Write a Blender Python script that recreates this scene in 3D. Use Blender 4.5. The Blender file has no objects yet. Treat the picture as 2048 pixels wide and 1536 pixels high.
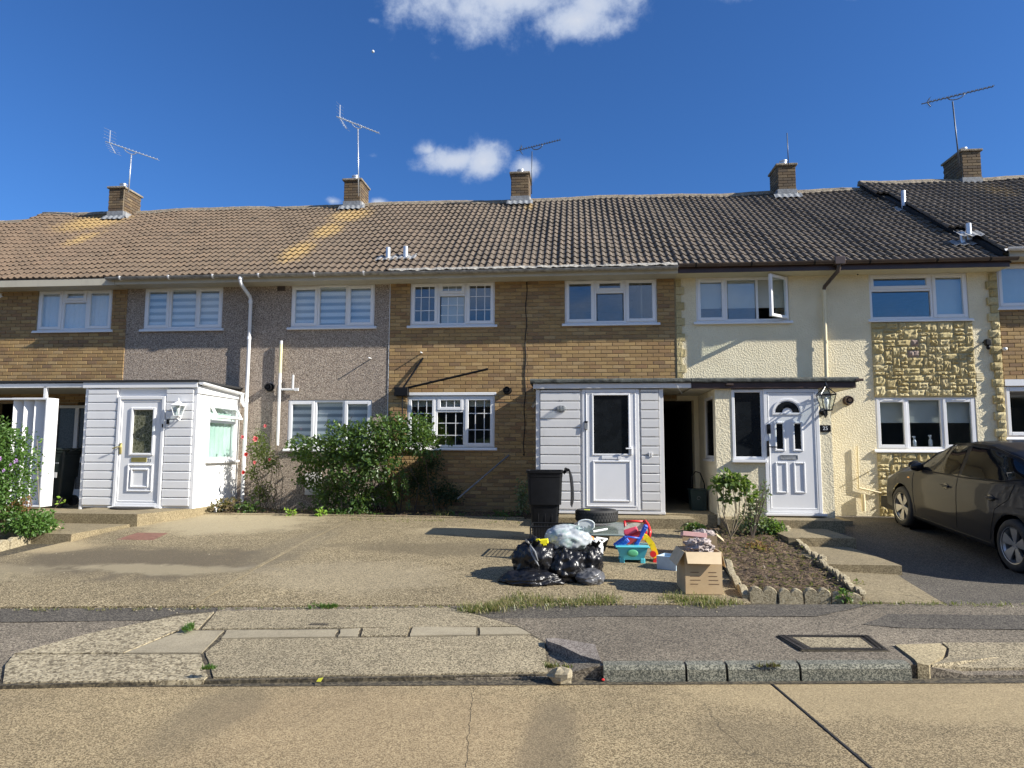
import bpy, math, random
from mathutils import Vector, Matrix, noise
R = math.radians
rnd = random.Random(7)
scn = bpy.context.scene
COL = scn.collection

# ------------------------------------------------------------------ camera
F, CX, CY = 1365.0, 1024.0, 768.0
CAM = Vector((0, -13.5, 1.65))
YAW, PITCH, ROLL = R(5.27), R(5.5), R(.2)
_f = Vector((-math.sin(YAW)*math.cos(PITCH), math.cos(YAW)*math.cos(PITCH), math.sin(PITCH)))
_r0 = Vector((math.cos(YAW), math.sin(YAW), 0)); _u0 = _r0.cross(_f)
_r = _r0*math.cos(ROLL) + _u0*math.sin(ROLL); _u = _u0*math.cos(ROLL) - _r0*math.sin(ROLL)
cd = bpy.data.cameras.new('camera'); cam = bpy.data.objects.new('camera', cd); COL.objects.link(cam)
cam.matrix_world = Matrix((( _r.x, _u.x, -_f.x, CAM.x), (_r.y, _u.y, -_f.y, CAM.y), (_r.z, _u.z, -_f.z, CAM.z), (0, 0, 0, 1)))
cd.sensor_fit = 'HORIZONTAL'; cd.sensor_width = 36; cd.lens = 36*F/2048; cd.clip_start = .1; cd.clip_end = 3000
scn.camera = cam

# ------------------------------------------------------------------ light
SUN = Vector((.835, -.205, .518)).normalized()
sl = bpy.data.lights.new('sun', 'SUN'); sl.energy = 5.0; sl.angle = R(.53); sl.color = (1, .95, .86)
so = bpy.data.objects.new('sun', sl); COL.objects.link(so); so.location = (20, -5, 15)
so.rotation_euler = (-SUN).to_track_quat('-Z', 'Y').to_euler()
scn.view_settings.view_transform = 'Standard'; scn.view_settings.look = 'None'
scn.view_settings.exposure = .80; scn.view_settings.gamma = 1; scn.view_settings.use_curve_mapping = False
try:
    scn.cycles.max_bounces = 6; scn.cycles.transparent_max_bounces = 12; scn.cycles.use_denoising = True
except Exception: pass

def ray(x, y): return _f + _r*((x-CX)/F) - _u*((y-CY)/F)

w = bpy.data.worlds.new('World'); scn.world = w; w.use_nodes = True
N = w.node_tree.nodes; L = w.node_tree.links; N.clear()
def nd(t, **k):
    n = N.new(t)
    for a, b in k.items(): setattr(n, a, b)
    return n
wo = nd('ShaderNodeOutputWorld')
sky = nd('ShaderNodeTexSky', sky_type='NISHITA'); sky.sun_disc = False
sky.sun_elevation = math.asin(SUN.z); sky.sun_rotation = math.atan2(SUN.x, SUN.y)
sky.altitude = 50; sky.air_density = 1.0; sky.dust_density = .4; sky.ozone_density = 2.0
bg = nd('ShaderNodeBackground'); bg.inputs[1].default_value = .072
tint = nd('ShaderNodeMixRGB', blend_type='MULTIPLY'); tint.inputs[0].default_value = 1; tint.inputs[2].default_value = (.36, .70, 1.18, 1)
L.new(sky.outputs[0], tint.inputs[1]); L.new(tint.outputs[0], bg.inputs[0])
tc = nd('ShaderNodeTexCoord')
def vm(op, a, b=None):
    n = nd('ShaderNodeVectorMath', operation=op)
    for i, v in enumerate((a, b)):
        if v is None: continue
        if isinstance(v, (tuple, Vector)): n.inputs[i].default_value = tuple(v)
        else: L.new(v, n.inputs[i])
    return n
def mm(op, a, b=None, c=None, clamp=False):
    n = nd('ShaderNodeMath', operation=op); n.use_clamp = clamp
    for i, v in enumerate((a, b, c)):
        if v is None: continue
        if isinstance(v, (int, float)): n.inputs[i].default_value = v
        else: L.new(v, n.inputs[i])
    return n.outputs[0]
G_ = tc.outputs['Generated']
# clouds seen in the frame: (pixel centre, half width, half height, weight)
blobs = [((1000, -35), 270, 110, 1.15), ((1150, 40), 150, 45, 1.0), ((870, -5), 130, 48, .95), ((1200, 10), 110, 50, .9), ((1470, -20), 50, 22, .7), ((1690, -22), 60, 22, .6),
         ((905, 318), 80, 30, 1.0), ((965, 325), 58, 42, 1.0), ((1050, 338), 34, 24, .95), ((855, 300), 35, 16, .6), ((665, 402), 26, 12, .8), ((755, 404), 22, 9, .7), ((745, 312), 18, 7, .35), ((745, 40), 16, 6, .35)]
mx = None
for (c, hw, hh, wt) in blobs:
    d = ray(*c).normalized()
    k = ray(*c).length
    s = vm('SUBTRACT', G_, d); q = vm('MULTIPLY', s.outputs[0], (F*k/hw, F*k/((hw+hh)/2), F*k/hh))
    ln = vm('LENGTH', q.outputs[0])
    v = mm('MULTIPLY', mm('SUBTRACT', 1.0, ln.outputs['Value']), wt)
    mx = v if mx is None else mm('MAXIMUM', mx, v)
def wnoise(scale, detail, rough, vec=None, stretch=None):
    n = nd('ShaderNodeTexNoise'); n.inputs['Scale'].default_value = scale; n.inputs['Detail'].default_value = detail; n.inputs['Roughness'].default_value = rough
    src = G_
    if stretch: src = vm('MULTIPLY', G_, stretch).outputs[0]
    L.new(src, n.inputs['Vector']); return n.outputs[0]
n1 = wnoise(16, 8, .62)
m1 = mm('ADD', mx, mm('MULTIPLY', mm('SUBTRACT', n1, .5), 2.3))
mr = nd('ShaderNodeMapRange', interpolation_type='SMOOTHSTEP'); L.new(m1, mr.inputs[0]); mr.inputs[1].default_value = -.02; mr.inputs[2].default_value = .85
# fair-weather clouds over the other half of the sky, thickened to lift shade fill
n2 = wnoise(3.2, 8, .6, stretch=(1, 1, 2.2))
sp = nd('ShaderNodeSeparateXYZ'); L.new(G_, sp.inputs[0])
back = nd('ShaderNodeMapRange'); L.new(sp.outputs[1], back.inputs[0]); back.inputs[1].default_value = .15; back.inputs[2].default_value = -.25
mr2 = nd('ShaderNodeMapRange', interpolation_type='SMOOTHSTEP'); L.new(n2, mr2.inputs[0]); mr2.inputs[1].default_value = .40; mr2.inputs[2].default_value = .60
al = mm('MAXIMUM', mm('MULTIPLY', mr.outputs[0], .93), mm('MULTIPLY', mm('MULTIPLY', mr2.outputs[0], back.outputs[0]), .85), clamp=True)
n3 = wnoise(30, 6, .6)
cr = nd('ShaderNodeMixRGB'); L.new(mm('MULTIPLY', m1, .75, clamp=True), cr.inputs[0]); cr.inputs[1].default_value = (.26, .34, .50, 1); cr.inputs[2].default_value = (.46, .49, .55, 1)
cbg = nd('ShaderNodeBackground'); L.new(cr.outputs[0], cbg.inputs[0]); cbg.inputs[1].default_value = .88
mxs = nd('ShaderNodeMixShader'); L.new(al, mxs.inputs[0]); L.new(bg.outputs[0], mxs.inputs[1]); L.new(cbg.outputs[0], mxs.inputs[2])
L.new(mxs.outputs[0], wo.inputs[0])

# ------------------------------------------------------------------ placing helpers
def P(x, y, Y):
    v = ray(x, y); t = (Y-CAM.y)/v.y; return CAM + v*t
def PX(x, y, Y): return P(x, y, Y).x
def PZ(x, y, Y): return P(x, y, Y).z
GR = .01
def lerp(a, b, t): return a+(b-a)*t
def clamp(v, a, b): return max(a, min(b, v))
def kerbY(X): return -8.44+.085*clamp(X, -14, 14)
def backY(X): return -6.55+.085*clamp(X, -14, 14)
def gz(X, Y):
    Xc = clamp(X, -16, 16); k = kerbY(X); b = backY(X)
    if Y < k: return GR*Xc
    if Y < b: return .1+GR*Xc+lerp(0, .02, (Y-k)/(b-k))
    zf = .12+GR*Xc - .06*clamp((Xc-3)/1.5, 0, 1)
    t = clamp((Y-b)/(-1.2-b), 0, 1); p = clamp(1.2+.13*Xc, .7, 1.9) + clamp(Xc-4, 0, 1)*.9
    return zf+(.43-zf)*t**p
def gnd(x, y):
    v = ray(x, y); t = 2.0
    while t < 60:
        p = CAM+v*t
        if p.z < gz(p.x, p.y): break
        t += .01
    return p

# ------------------------------------------------------------------ materials
def new_mat(name):
    m = bpy.data.materials.new(name); m.use_nodes = True
    nt = m.node_tree
    return m, nt, nt.nodes, nt.links, nt.nodes['Principled BSDF']
class MT:
    def __init__(s, name):
        s.m, s.nt, s.n, s.l, s.b = new_mat(name)
        s.geo = s.n.new('ShaderNodeNewGeometry'); s.pos = s.geo.outputs['Position']
    def node(s, t, **k):
        n = s.n.new(t)
        for a, b in k.items(): setattr(n, a, b)
        return n
    def noise(s, scale, detail=4, rough=.55, vec=None, stretch=None):
        n = s.node('ShaderNodeTexNoise'); n.inputs['Scale'].default_value = scale; n.inputs['Detail'].default_value = detail; n.inputs['Roughness'].default_value = rough
        src = vec or s.pos
        if stretch:
            v = s.node('ShaderNodeVectorMath', operation='MULTIPLY'); s.l.new(src, v.inputs[0]); v.inputs[1].default_value = stretch; src = v.outputs[0]
        s.l.new(src, n.inputs['Vector']); return n.outputs[0]
    def voro(s, scale, feature='F1', out='Distance'):
        n = s.node('ShaderNodeTexVoronoi', feature=feature); n.inputs['Scale'].default_value = scale; s.l.new(s.pos, n.inputs['Vector']); return n.outputs[out]
    def math(s, op, a, b=None, c=None, clamp=False):
        n = s.node('ShaderNodeMath', operation=op); n.use_clamp = clamp
        for i, v in enumerate((a, b, c)):
            if v is None: continue
            if isinstance(v, (int, float)): n.inputs[i].default_value = v
            else: s.l.new(v, n.inputs[i])
        return n.outputs[0]
    def ramp(s, fac, stops, interp='LINEAR'):
        n = s.node('ShaderNodeValToRGB'); e = n.color_ramp.elements; n.color_ramp.interpolation = interp
        while len(e) > 1: e.remove(e[-1])
        e[0].position = stops[0][0]; e[0].color = tuple(stops[0][1])+(1,)
        for p, c in stops[1:]:
            x = e.new(p); x.color = tuple(c)+(1,)
        s.l.new(fac, n.inputs[0]); return n.outputs[0]
    def maprange(s, v, a, b, c=0, d=1, smooth=True):
        n = s.node('ShaderNodeMapRange', interpolation_type='SMOOTHSTEP' if smooth else 'LINEAR'); s.l.new(v, n.inputs[0])
        for i, q in enumerate((a, b, c, d)): n.inputs[i+1].default_value = q
        return n.outputs[0]
    def mix(s, fac, a, b, mode='MIX'):
        n = s.node('ShaderNodeMixRGB', blend_type=mode)
        for i, v in enumerate((fac, a, b)):
            if isinstance(v, (int, float)): n.inputs[i].default_value = v
            elif isinstance(v, tuple): n.inputs[i].default_value = v+(1,) if len(v) == 3 else v
            else: s.l.new(v, n.inputs[i])
        return n.outputs[0]
    def bump(s, h, strength=.5, dist=.01):
        n = s.node('ShaderNodeBump'); n.inputs['Strength'].default_value = strength; n.inputs['Distance'].default_value = dist
        s.l.new(h, n.inputs['Height']); s.l.new(n.outputs[0], s.b.inputs['Normal']); return n
    def color(s, c):
        if isinstance(c, tuple): s.b.inputs['Base Color'].default_value = c+(1,)
        else: s.l.new(c, s.b.inputs['Base Color'])
    def set(s, **k):
        for a, v in k.items(): s.b.inputs[a.replace('_', ' ')].default_value = v
    def blob(s, c, r):
        """1 inside a patch round world point c with radii r, falling to 0"""
        a = s.node('ShaderNodeVectorMath', operation='SUBTRACT'); s.l.new(s.pos, a.inputs[0]); a.inputs[1].default_value = c
        b = s.node('ShaderNodeVectorMath', operation='DIVIDE'); s.l.new(a.outputs[0], b.inputs[0]); b.inputs[1].default_value = r
        d = s.node('ShaderNodeVectorMath', operation='LENGTH'); s.l.new(b.outputs[0], d.inputs[0])
        return s.math('SUBTRACT', 1.0, d.outputs['Value'])
    def rand(s):
        o = s.node('ShaderNodeObjectInfo')
        return s.math('FRACT', s.math('ADD', o.outputs['Random'], s.geo.outputs['Random Per Island']))

def simple(name, c, rough=.5, var=.12, scale=6, bump=0, bscale=60, bdist=.003, metal=0, spec=.5, coat=0, trans=0, sub=None):
    t = MT(name)
    nz = t.noise(scale, 5, .6)
    dark = tuple(max(0, x*(1-var)) for x in c); lite = tuple(min(1, x*(1+var)) for x in c)
    t.color(t.ramp(nz, [(.3, dark), (.7, lite)]))
    t.set(Roughness=rough, Metallic=metal); t.b.inputs['Specular IOR Level'].default_value = spec
    if coat: t.b.inputs['Coat Weight'].default_value = coat; t.b.inputs['Coat Roughness'].default_value = .05
    if trans: t.b.inputs['Transmission Weight'].default_value = trans
    if bump: t.bump(t.noise(bscale, 4), bump, bdist)
    return t.m

def m_brick(name, tones, dirt=.35):
    t = MT(name); r = t.rand()
    n = len(tones)
    c = t.ramp(r, [(i/(n), q) for i, q in enumerate(tones)], 'LINEAR')
    c = t.mix(t.maprange(t.noise(55, 5, .7), .35, .75), c, (.10, .075, .05), 'MIX')if False else t.mix(.55, c, t.ramp(t.noise(70, 6, .75), [(.25, (.25, .22, .18)), (.5, (.8, .8, .8)), (.75, (1.25, 1.2, 1.1))]), 'MULTIPLY')
    c = t.mix(t.math('MULTIPLY', t.maprange(t.noise(1.3, 4, .6), .5, .75), dirt), c, (.11, .085, .06))
    t.color(c); t.set(Roughness=.9); t.bump(t.noise(90, 4, .6), .35, .004); return t.m
YEL = [(0.445, 0.291, 0.121), (0.358, 0.221, 0.094), (0.503, 0.338, 0.152), (0.293, 0.177, 0.085), (0.409, 0.268, 0.107), (0.337, 0.211, 0.096), (0.467, 0.322, 0.156), (0.249, 0.155, 0.084), (0.380, 0.245, 0.102), (0.315, 0.183, 0.090), (0.431, 0.286, 0.123)]
M = {}
M['brick'] = m_brick('yellow_stock_brick', YEL)
M['chimbrick'] = m_brick('chimney_brick', [(.13, .085, .048), (.19, .13, .068), (.10, .068, .045), (.23, .165, .09), (.12, .088, .058)], .5)
t = MT('mortar'); t.color(t.ramp(t.noise(30, 5), [(.3, (.27, .21, .125)), (.7, (.42, .34, .21))])); t.set(Roughness=.95); t.bump(t.noise(200, 3), .5, .003); M['mortar'] = t.m
M['darkmortar'] = simple('sooty_mortar', (.17, .14, .10), .95, .3, 30)
# pebbledash
t = MT('pebbledash'); v = t.voro(95, 'F1', 'Color'); vd = t.voro(95)
sepn = t.node('ShaderNodeSeparateColor'); t.l.new(v, sepn.inputs[0])
c = t.ramp(sepn.outputs[0], [(0, (.10, .078, .06)), (.3, (.26, .205, .16)), (.65, (.44, .355, .28)), (1, (.62, .53, .43))])
c = t.mix(.5, c, t.ramp(t.noise(38, 3), [(.35, (.55, .55, .55)), (.65, (1.3, 1.3, 1.3))]), 'MULTIPLY')
c = t.mix(t.maprange(t.noise(.9, 4), .45, .8, 0, .3), c, (.16, .14, .13))
t.color(c); t.set(Roughness=.92); t.bump(t.math('ADD', t.math('MULTIPLY', vd, -1.2), t.noise(42, 3)), .55, .02); M['pebble'] = t.m
# cream render
t = MT('cream_render')
c = t.ramp(t.noise(2.2, 5, .6), [(.3, (.72, .635, .435)), (.7, (.82, .735, .52))])
c = t.mix(t.maprange(t.noise(9, 6, .7, stretch=(1, 1, .25)), .6, .85, 0, .25), c, (.42, .37, .23))
t.color(c); t.set(Roughness=.85); h = t.math('ADD', t.maprange(t.noise(34, 3, .55), .4, .62), t.math('MULTIPLY', t.noise(90, 3), .6)); t.bump(h, .6, .009); M['cream'] = t.m
M['cream_smooth'] = simple('cream_paint', (.74, .64, .41), .6, .06, 3, .2, 90)
# stone
t = MT('split_stone'); r = t.rand()
c = t.ramp(r, [(0, (.52, .43, .22)), (.25, (.56, .47, .26)), (.5, (.46, .37, .18)), (.8, (.60, .51, .29)), (.93, (.50, .41, .22)), (.985, (.34, .26, .22))], 'CONSTANT')
c = t.mix(.6, c, t.ramp(t.noise(35, 6, .7), [(.25, (.45, .42, .38)), (.7, (1.2, 1.2, 1.15))]), 'MULTIPLY')
t.color(c); t.set(Roughness=.9); t.bump(t.noise(45, 6, .7), .9, .015); M['stone'] = t.m
M['stone_joint'] = simple('stone_mortar', (.42, .35, .20), .95, .15, 20, .4, 120)
# roof tiles
t = MT('concrete_roof_tile'); r = t.rand()
sx = t.node('ShaderNodeSeparateXYZ'); t.l.new(t.pos, sx.inputs[0])
xx = t.math('ADD', sx.outputs[0], t.math('MULTIPLY', t.math('SUBTRACT', t.noise(.35, 3), .5), 3.0))
base = t.ramp(t.maprange(xx, -17, 14, 0, 1, False), [(0, (.150, .104, .067)), (.17, (.148, .104, .068)), (.30, (.138, .101, .067)), (.42, (.135, .102, .072)), (.55, (.15, .122, .092)), (.72, (.14, .115, .087)), (1, (.125, .105, .082))])
base = t.mix(.45, base, t.ramp(r, [(0, (.7, .68, .68)), (.5, (1, 1, 1)), (1, (1.3, 1.22, 1.18))]), 'MULTIPLY')
base = t.mix(.8, base, t.ramp(t.noise(26, 6, .7), [(.3, (.55, .53, .5)), (.55, (1, 1, 1)), (.8, (1.35, 1.33, 1.3))]), 'MULTIPLY')
moss = t.maprange(t.math('ADD', t.noise(4.5, 6, .75), t.math('MULTIPLY', t.noise(.5, 3), .5)), .86, .98, 0, .85)
base = t.mix(moss, base, (.05, .042, .03))
lich = None
for c_, r_, wgt in [((-13.0, 3.4, 7.8), (1.2, 1.5, 1.2), 1), ((-12.2, 2.0, 6.9), (.45, 1.2, .9), .7), ((-5.8, 3.4, 7.7), (.75, 1.1, .9), 1), ((-5.95, 2.2, 6.9), (.5, 1.2, .9), 1), ((-6.1, .8, 6.0), (.5, 1.4, .9), .9), ((-1.15, 3.7, 8.0), (.22, .6, .5), .8), ((10.1, 3.4, 7.8), (.7, 1.2, 1), .5)]:
    b = t.math('MULTIPLY', t.blob(c_, r_), wgt); lich = b if lich is None else t.math('MAXIMUM', lich, b)
lm = t.maprange(t.math('ADD', lich, t.math('MULTIPLY', t.math('SUBTRACT', t.noise(7, 6, .7), .5), 1.3)), .05, .75, 0, .85)
base = t.mix(lm, base, t.ramp(t.noise(20, 3), [(.3, (.22, .135, .05)), (.7, (.40, .28, .11))]))
spk = t.maprange(t.noise(33, 2, .4), .70, .76, 0, .7)
base = t.mix(spk, base, (.42, .38, .30))
t.color(base); t.set(Roughness=.88); t.bump(t.noise(80, 4, .6), .3, .004); M['tile'] = t.m
M['ridge'] = simple('ridge_mortar', (.24, .20, .145), .92, .4, 9, .8, 25, .02)
M['eavemortar'] = simple('eaves_mortar', (.33, .31, .27), .9, .4, 14, .9, 30, .02)
M['lead'] = simple('lead_flashing', (.22, .23, .24), .7, .3, 14, .4, 20, .01)
M['leadwhite'] = simple('weathered_lead', (.27, .27, .265), .7, .4, 20, .5, 20, .01)
def m_upvc(name, c=(.80, .80, .80), rough=.28, dirt=.12):
    t = MT(name); nz = t.maprange(t.noise(3.5, 6, .7, stretch=(1, 1, .5)), .45, .85, 0, dirt)
    cc = t.mix(nz, c, tuple(x*.55 for x in c)); t.color(cc); t.set(Roughness=rough); return t.m
M['upvc'] = m_upvc('white_upvc'); M['upvc_old'] = m_upvc('aged_white_upvc', (.72, .71, .69), .4, .3); M['whitewall'] = m_upvc('white_wall_paint', (.84, .84, .83), .6, .15)
M['soffit'] = m_upvc('painted_soffit', (.50, .46, .36), .7, .6); M['soffit_cream'] = m_upvc('cream_soffit', (.62, .56, .38), .7, .3)
M['gutter_grey'] = simple('weathered_gutter', (.30, .28, .24), .5, .5, 9, .3, 40)
M['brownplastic'] = simple('brown_gutter', (.085, .06, .048), .3, .3, 4); M['darktimber'] = simple('dark_brown_fascia', (.05, .028, .022), .4, .3, 4)
M['blackplastic'] = simple('black_plastic', (.007, .0075, .009), .5, .3, 8, .1, 80, spec=.25); M['blackgloss'] = simple('black_gloss', (.012, .012, .013), .2)
M['felt'] = simple('roofing_felt', (.075, .08, .07), .95, .6, 12, .9, 60, .008); M['felt_black'] = simple('black_felt', (.02, .02, .02), .8, .3, 9, .5, 60)
def m_glass(name, tint=(.93, .96, .97), refl=1.0, ior=1.75):
    m, nt, n, l, b = new_mat(name); n.remove(b); out = n['Material Output']
    tr = n.new('ShaderNodeBsdfTransparent'); tr.inputs[0].default_value = tint+(1,)
    gl = n.new('ShaderNodeBsdfGlossy'); gl.inputs['Roughness'].default_value = .02; gl.inputs[0].default_value = (refl, refl, refl, 1)
    g = n.new('ShaderNodeNewGeometry')
    dt = n.new('ShaderNodeVectorMath'); dt.operation = 'DOT_PRODUCT'; l.new(g.outputs['Normal'], dt.inputs[0]); l.new(g.outputs['Incoming'], dt.inputs[1])
    ab = n.new('ShaderNodeMath'); ab.operation = 'ABSOLUTE'; l.new(dt.outputs['Value'], ab.inputs[0])
    om = n.new('ShaderNodeMath'); om.operation = 'SUBTRACT'; om.inputs[0].default_value = 1; l.new(ab.outputs[0], om.inputs[1])
    pw = n.new('ShaderNodeMath'); pw.operation = 'POWER'; l.new(om.outputs[0], pw.inputs[0]); pw.inputs[1].default_value = 5
    fr = n.new('ShaderNodeMath'); fr.operation = 'MULTIPLY_ADD'; l.new(pw.outputs[0], fr.inputs[0]); fr.inputs[1].default_value = 1-ior; fr.inputs[2].default_value = ior
    nz = n.new('ShaderNodeTexNoise'); nz.inputs['Scale'].default_value = 1.3; l.new(g.outputs['Position'], nz.inputs['Vector'])
    bp = n.new('ShaderNodeBump'); bp.inputs['Strength'].default_value = .12; bp.inputs['Distance'].default_value = .01; l.new(nz.outputs[0], bp.inputs['Height']); l.new(bp.outputs[0], gl.inputs['Normal'])
    mx = n.new('ShaderNodeMixShader'); l.new(fr.outputs[0], mx.inputs[0]); l.new(tr.outputs[0], mx.inputs[1]); l.new(gl.outputs[0], mx.inputs[2]); l.new(mx.outputs[0], out.inputs[0]); return m
M['glass'] = m_glass('window_glass', ior=.10)
M['glass_low'] = m_glass('clear_glass', (.9, .94, .94), ior=.05)
M['darkglass'] = simple('dark_obscure_glass', (.012, .014, .016), .12, .3, 5)
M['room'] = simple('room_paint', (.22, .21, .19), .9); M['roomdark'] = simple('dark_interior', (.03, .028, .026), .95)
M['blind'] = simple('blind_fabric', (.52, .52, .47), .8, .05)
t = MT('striped_blind'); sz = t.node('ShaderNodeSeparateXYZ'); t.l.new(t.pos, sz.inputs[0])
st = t.math('FRACT', t.math('MULTIPLY', sz.outputs[2], 6.9)); t.color(t.ramp(st, [(0, (.30, .34, .38)), (.28, (.34, .38, .42)), (.42, (.80, .82, .84)), (.8, (.86, .87, .88)), (.95, (.36, .40, .44))])); t.set(Roughness=.8); M['zebra'] = t.m
t = MT('net_curtain'); c = t.ramp(t.noise(60, 4, .8), [(.3, (.55, .58, .62)), (.7, (.85, .87, .9))]); t.color(c); t.set(Roughness=.9); M['net'] = t.m
t = MT('vertical_blind'); c = t.ramp(t.noise(3, 2), [(.3, (.42, .55, .48)), (.7, (.55, .68, .6))]); t.color(c); t.set(Roughness=.8); M['vblind'] = t.m
# ground materials
def m_agg(name, dark, mid, lite, big=(.85, 1.15), s1=120, s2=55, bump=.7, patches=None, dist=.006, cracks=True, tb=(1.05, 1.03, .92)):
    t = MT(name)
    v = t.voro(s1, 'F1', 'Color'); sp_ = t.node('ShaderNodeSeparateColor'); t.l.new(v, sp_.inputs[0])
    mixv = t.math('ADD', t.math('MULTIPLY', sp_.outputs[0], .5), t.math('MULTIPLY', t.noise(s2, 6, .75), .62))
    c = t.ramp(mixv, [(.38, dark), (.55, mid), (.74, lite)])
    c = t.mix(1.0, c, t.ramp(t.noise(.7, 5, .6), [(.3, (big[0],)*3), (.7, (big[1],)*3)]), 'MULTIPLY')
    c = t.mix(.7, c, t.ramp(t.noise(5, 5, .7), [(.3, (.82, .82, .82)), (.7, (1.15, 1.15, 1.15))]), 'MULTIPLY')
    if patches:
        for (cc, rr, colr, wgt, sh) in patches:
            f = t.maprange(t.math('ADD', t.blob(cc, rr), t.math('MULTIPLY', t.math('SUBTRACT', t.noise(2.5, 5, .65), .5), sh)), .0, .5, 0, wgt)
            c = t.mix(f, c, colr)
    if cracks:
        n = t.node('ShaderNodeTexVoronoi', feature='DISTANCE_TO_EDGE'); n.inputs['Scale'].default_value = .55
        wv = t.node('ShaderNodeVectorMath', operation='ADD'); t.l.new(t.pos, wv.inputs[0])
        nc = t.node('ShaderNodeTexNoise'); nc.inputs['Scale'].default_value = 2.2; nc.inputs['Detail'].default_value = 6; t.l.new(t.pos, nc.inputs['Vector'])
        sc = t.node('ShaderNodeVectorMath', operation='SCALE'); t.l.new(nc.outputs['Color'], sc.inputs[0]); sc.inputs['Scale'].default_value = .5
        t.l.new(sc.outputs[0], wv.inputs[1]); t.l.new(wv.outputs[0], n.inputs['Vector'])
        ck = t.math('MULTIPLY', t.maprange(n.outputs['Distance'], .0, .006, 1, 0), t.maprange(t.noise(.4, 2), .5, .62))
        c = t.mix(t.math('MULTIPLY', ck, .6), c, tuple(x*.35 for x in dark))
    c = t.mix(1.0, c, tb, 'MULTIPLY')
    t.color(c); t.set(Roughness=.9)
    t.bump(t.math('ADD', t.noise(s2*1.6, 4, .7), t.math('MULTIPLY', t.noise(9, 4), .6)), bump, dist); return t.m
M['road'] = m_agg('road_concrete', (.11, .083, .045), (.245, .185, .108), (.42, .335, .21), s1=150, s2=85,
    patches=[((-1.2, -9.3, 0), (1.5, .9, 3), (.36, .26, .16), .3, 1.0), ((2.4, -8.6, 0), (2.2, .5, 3), (.42, .33, .2), .4, .8), ((-.15, -9.5, 0), (.22, 1.0, 3), (.12, .095, .065), .5, .8), ((-2.3, -9.2, 0), (.35, .7, 3), (.13, .105, .07), .45, 1.0), ((1.0, -9.3, 0), (.5, .4, 3), (.14, .11, .07), .3, 1.0)])
M['apron'] = m_agg('pavement_concrete', (.085, .07, .045), (.23, .19, .13), (.42, .36, .26), s1=120, s2=70)
M['apron_rough'] = m_agg('rough_patch_concrete', (.13, .105, .07), (.30, .255, .18), (.44, .38, .28), s1=60, s2=25, bump=1, dist=.012)
M['apron_smooth'] = m_agg('smooth_concrete', (.24, .205, .15), (.28, .245, .185), (.33, .29, .225), s1=150, s2=60, bump=.25)
M['drive'] = m_agg('drive_concrete', (.06, .046, .025), (.185, .145, .085), (.40, .33, .22), s1=110, s2=62, bump=.8, dist=.006,
    patches=[((-5.9, -2.2, .4), (1.9, 1.5, 2), (.40, .34, .235), .7, 1.0), ((-5.6, -5.2, .2), (2.4, 1.1, 2), (.10, .08, .055), .85, 1.5), ((-7.2, -5.9, .1), (1.5, .6, 2), (.40, .34, .23), .35, 1.5), ((-5.0, -5.6, .1), (1.3, .3, 2), (.42, .36, .25), .45, 1.6), ((-.9, -2.6, .3), (2.4, .5, 2), (.36, .30, .20), .5, 1.4), ((-1.9, -4.0, .2), (1.8, .6, 2), (.10, .08, .05), .6, 1.6), ((-3.9, -4.2, .2), (.5, 2.0, 2), (.13, .11, .08), .4, 1.2), ((-2.6, -5.6, .2), (1.6, .9, 2), (.36, .31, .23), .3, 1.2), ((-7.4, -4.4, .2), (.9, .6, 1), (.44, .35, .22), .6, 1)])
M['path'] = m_agg('path_concrete', (.15, .12, .075), (.215, .175, .11), (.29, .24, .16), s1=90, s2=40)
M['asphalt'] = m_agg('pavement_asphalt', (.05, .043, .035), (.115, .10, .082), (.24, .215, .175), s1=110, s2=60, big=(.8, 1.3), bump=.8, cracks=False, tb=(1.12, 1.05, .92))
M['asphalt_dark'] = m_agg('dark_asphalt', (.03, .026, .022), (.072, .062, .052), (.16, .145, .12), s1=110, s2=60, bump=.8, cracks=False, tb=(1.0, .97, .9))
M['kerbstone'] = m_agg('kerb_granite', (.05, .055, .05), (.12, .125, .112), (.25, .25, .22), s1=130, s2=70, bump=.6, cracks=False, tb=(1.1, 1.06, .92))
M['kerbtan'] = m_agg('kerb_concrete', (.16, .13, .08), (.28, .23, .15), (.40, .34, .23), s1=110, s2=50, cracks=False)
M['kerbpurple'] = m_agg('kerb_purple', (.10, .085, .08), (.17, .145, .135), (.28, .25, .24), s1=110, s2=50, cracks=False)
M['soil'] = m_agg('bed_soil', (.035, .02, .011), (.088, .053, .032), (.19, .135, .09), s1=45, s2=24, bump=1, dist=.03, cracks=False)
M['darkdirt'] = m_agg('joint_dirt', (.03, .025, .018), (.06, .05, .035), (.12, .10, .07), s1=60, s2=30, cracks=False)
M['grassland'] = simple('far_ground', (.10, .10, .07), .95, .3, .5)
M['edging'] = m_agg('edging_stone', (.20, .165, .11), (.31, .265, .185), (.40, .35, .26), s1=90, s2=34, bump=.8, dist=.01, cracks=False)
M['iron'] = simple('cast_iron', (.04, .034, .028), .6, .4, 20, .4, 60); M['rust'] = simple('rusty_plate', (.22, .105, .07), .7, .3, 12, .3, 60)
M['chrome'] = simple('steel', (.55, .56, .57), .3, .1, 8, metal=.9); M['alu'] = simple('aluminium', (.62, .64, .66), .35, .1, 8, metal=.6)
M['aerialdark'] = simple('tarnished_aerial', (.10, .115, .14), .45, .2, 8, metal=.4)
M['brass'] = simple('brass', (.42, .35, .12), .35, .2, 8, metal=.6)
M['rubber'] = simple('tyre_rubber', (.028, .027, .026), .75, .3, 20, .3, 80)
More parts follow.
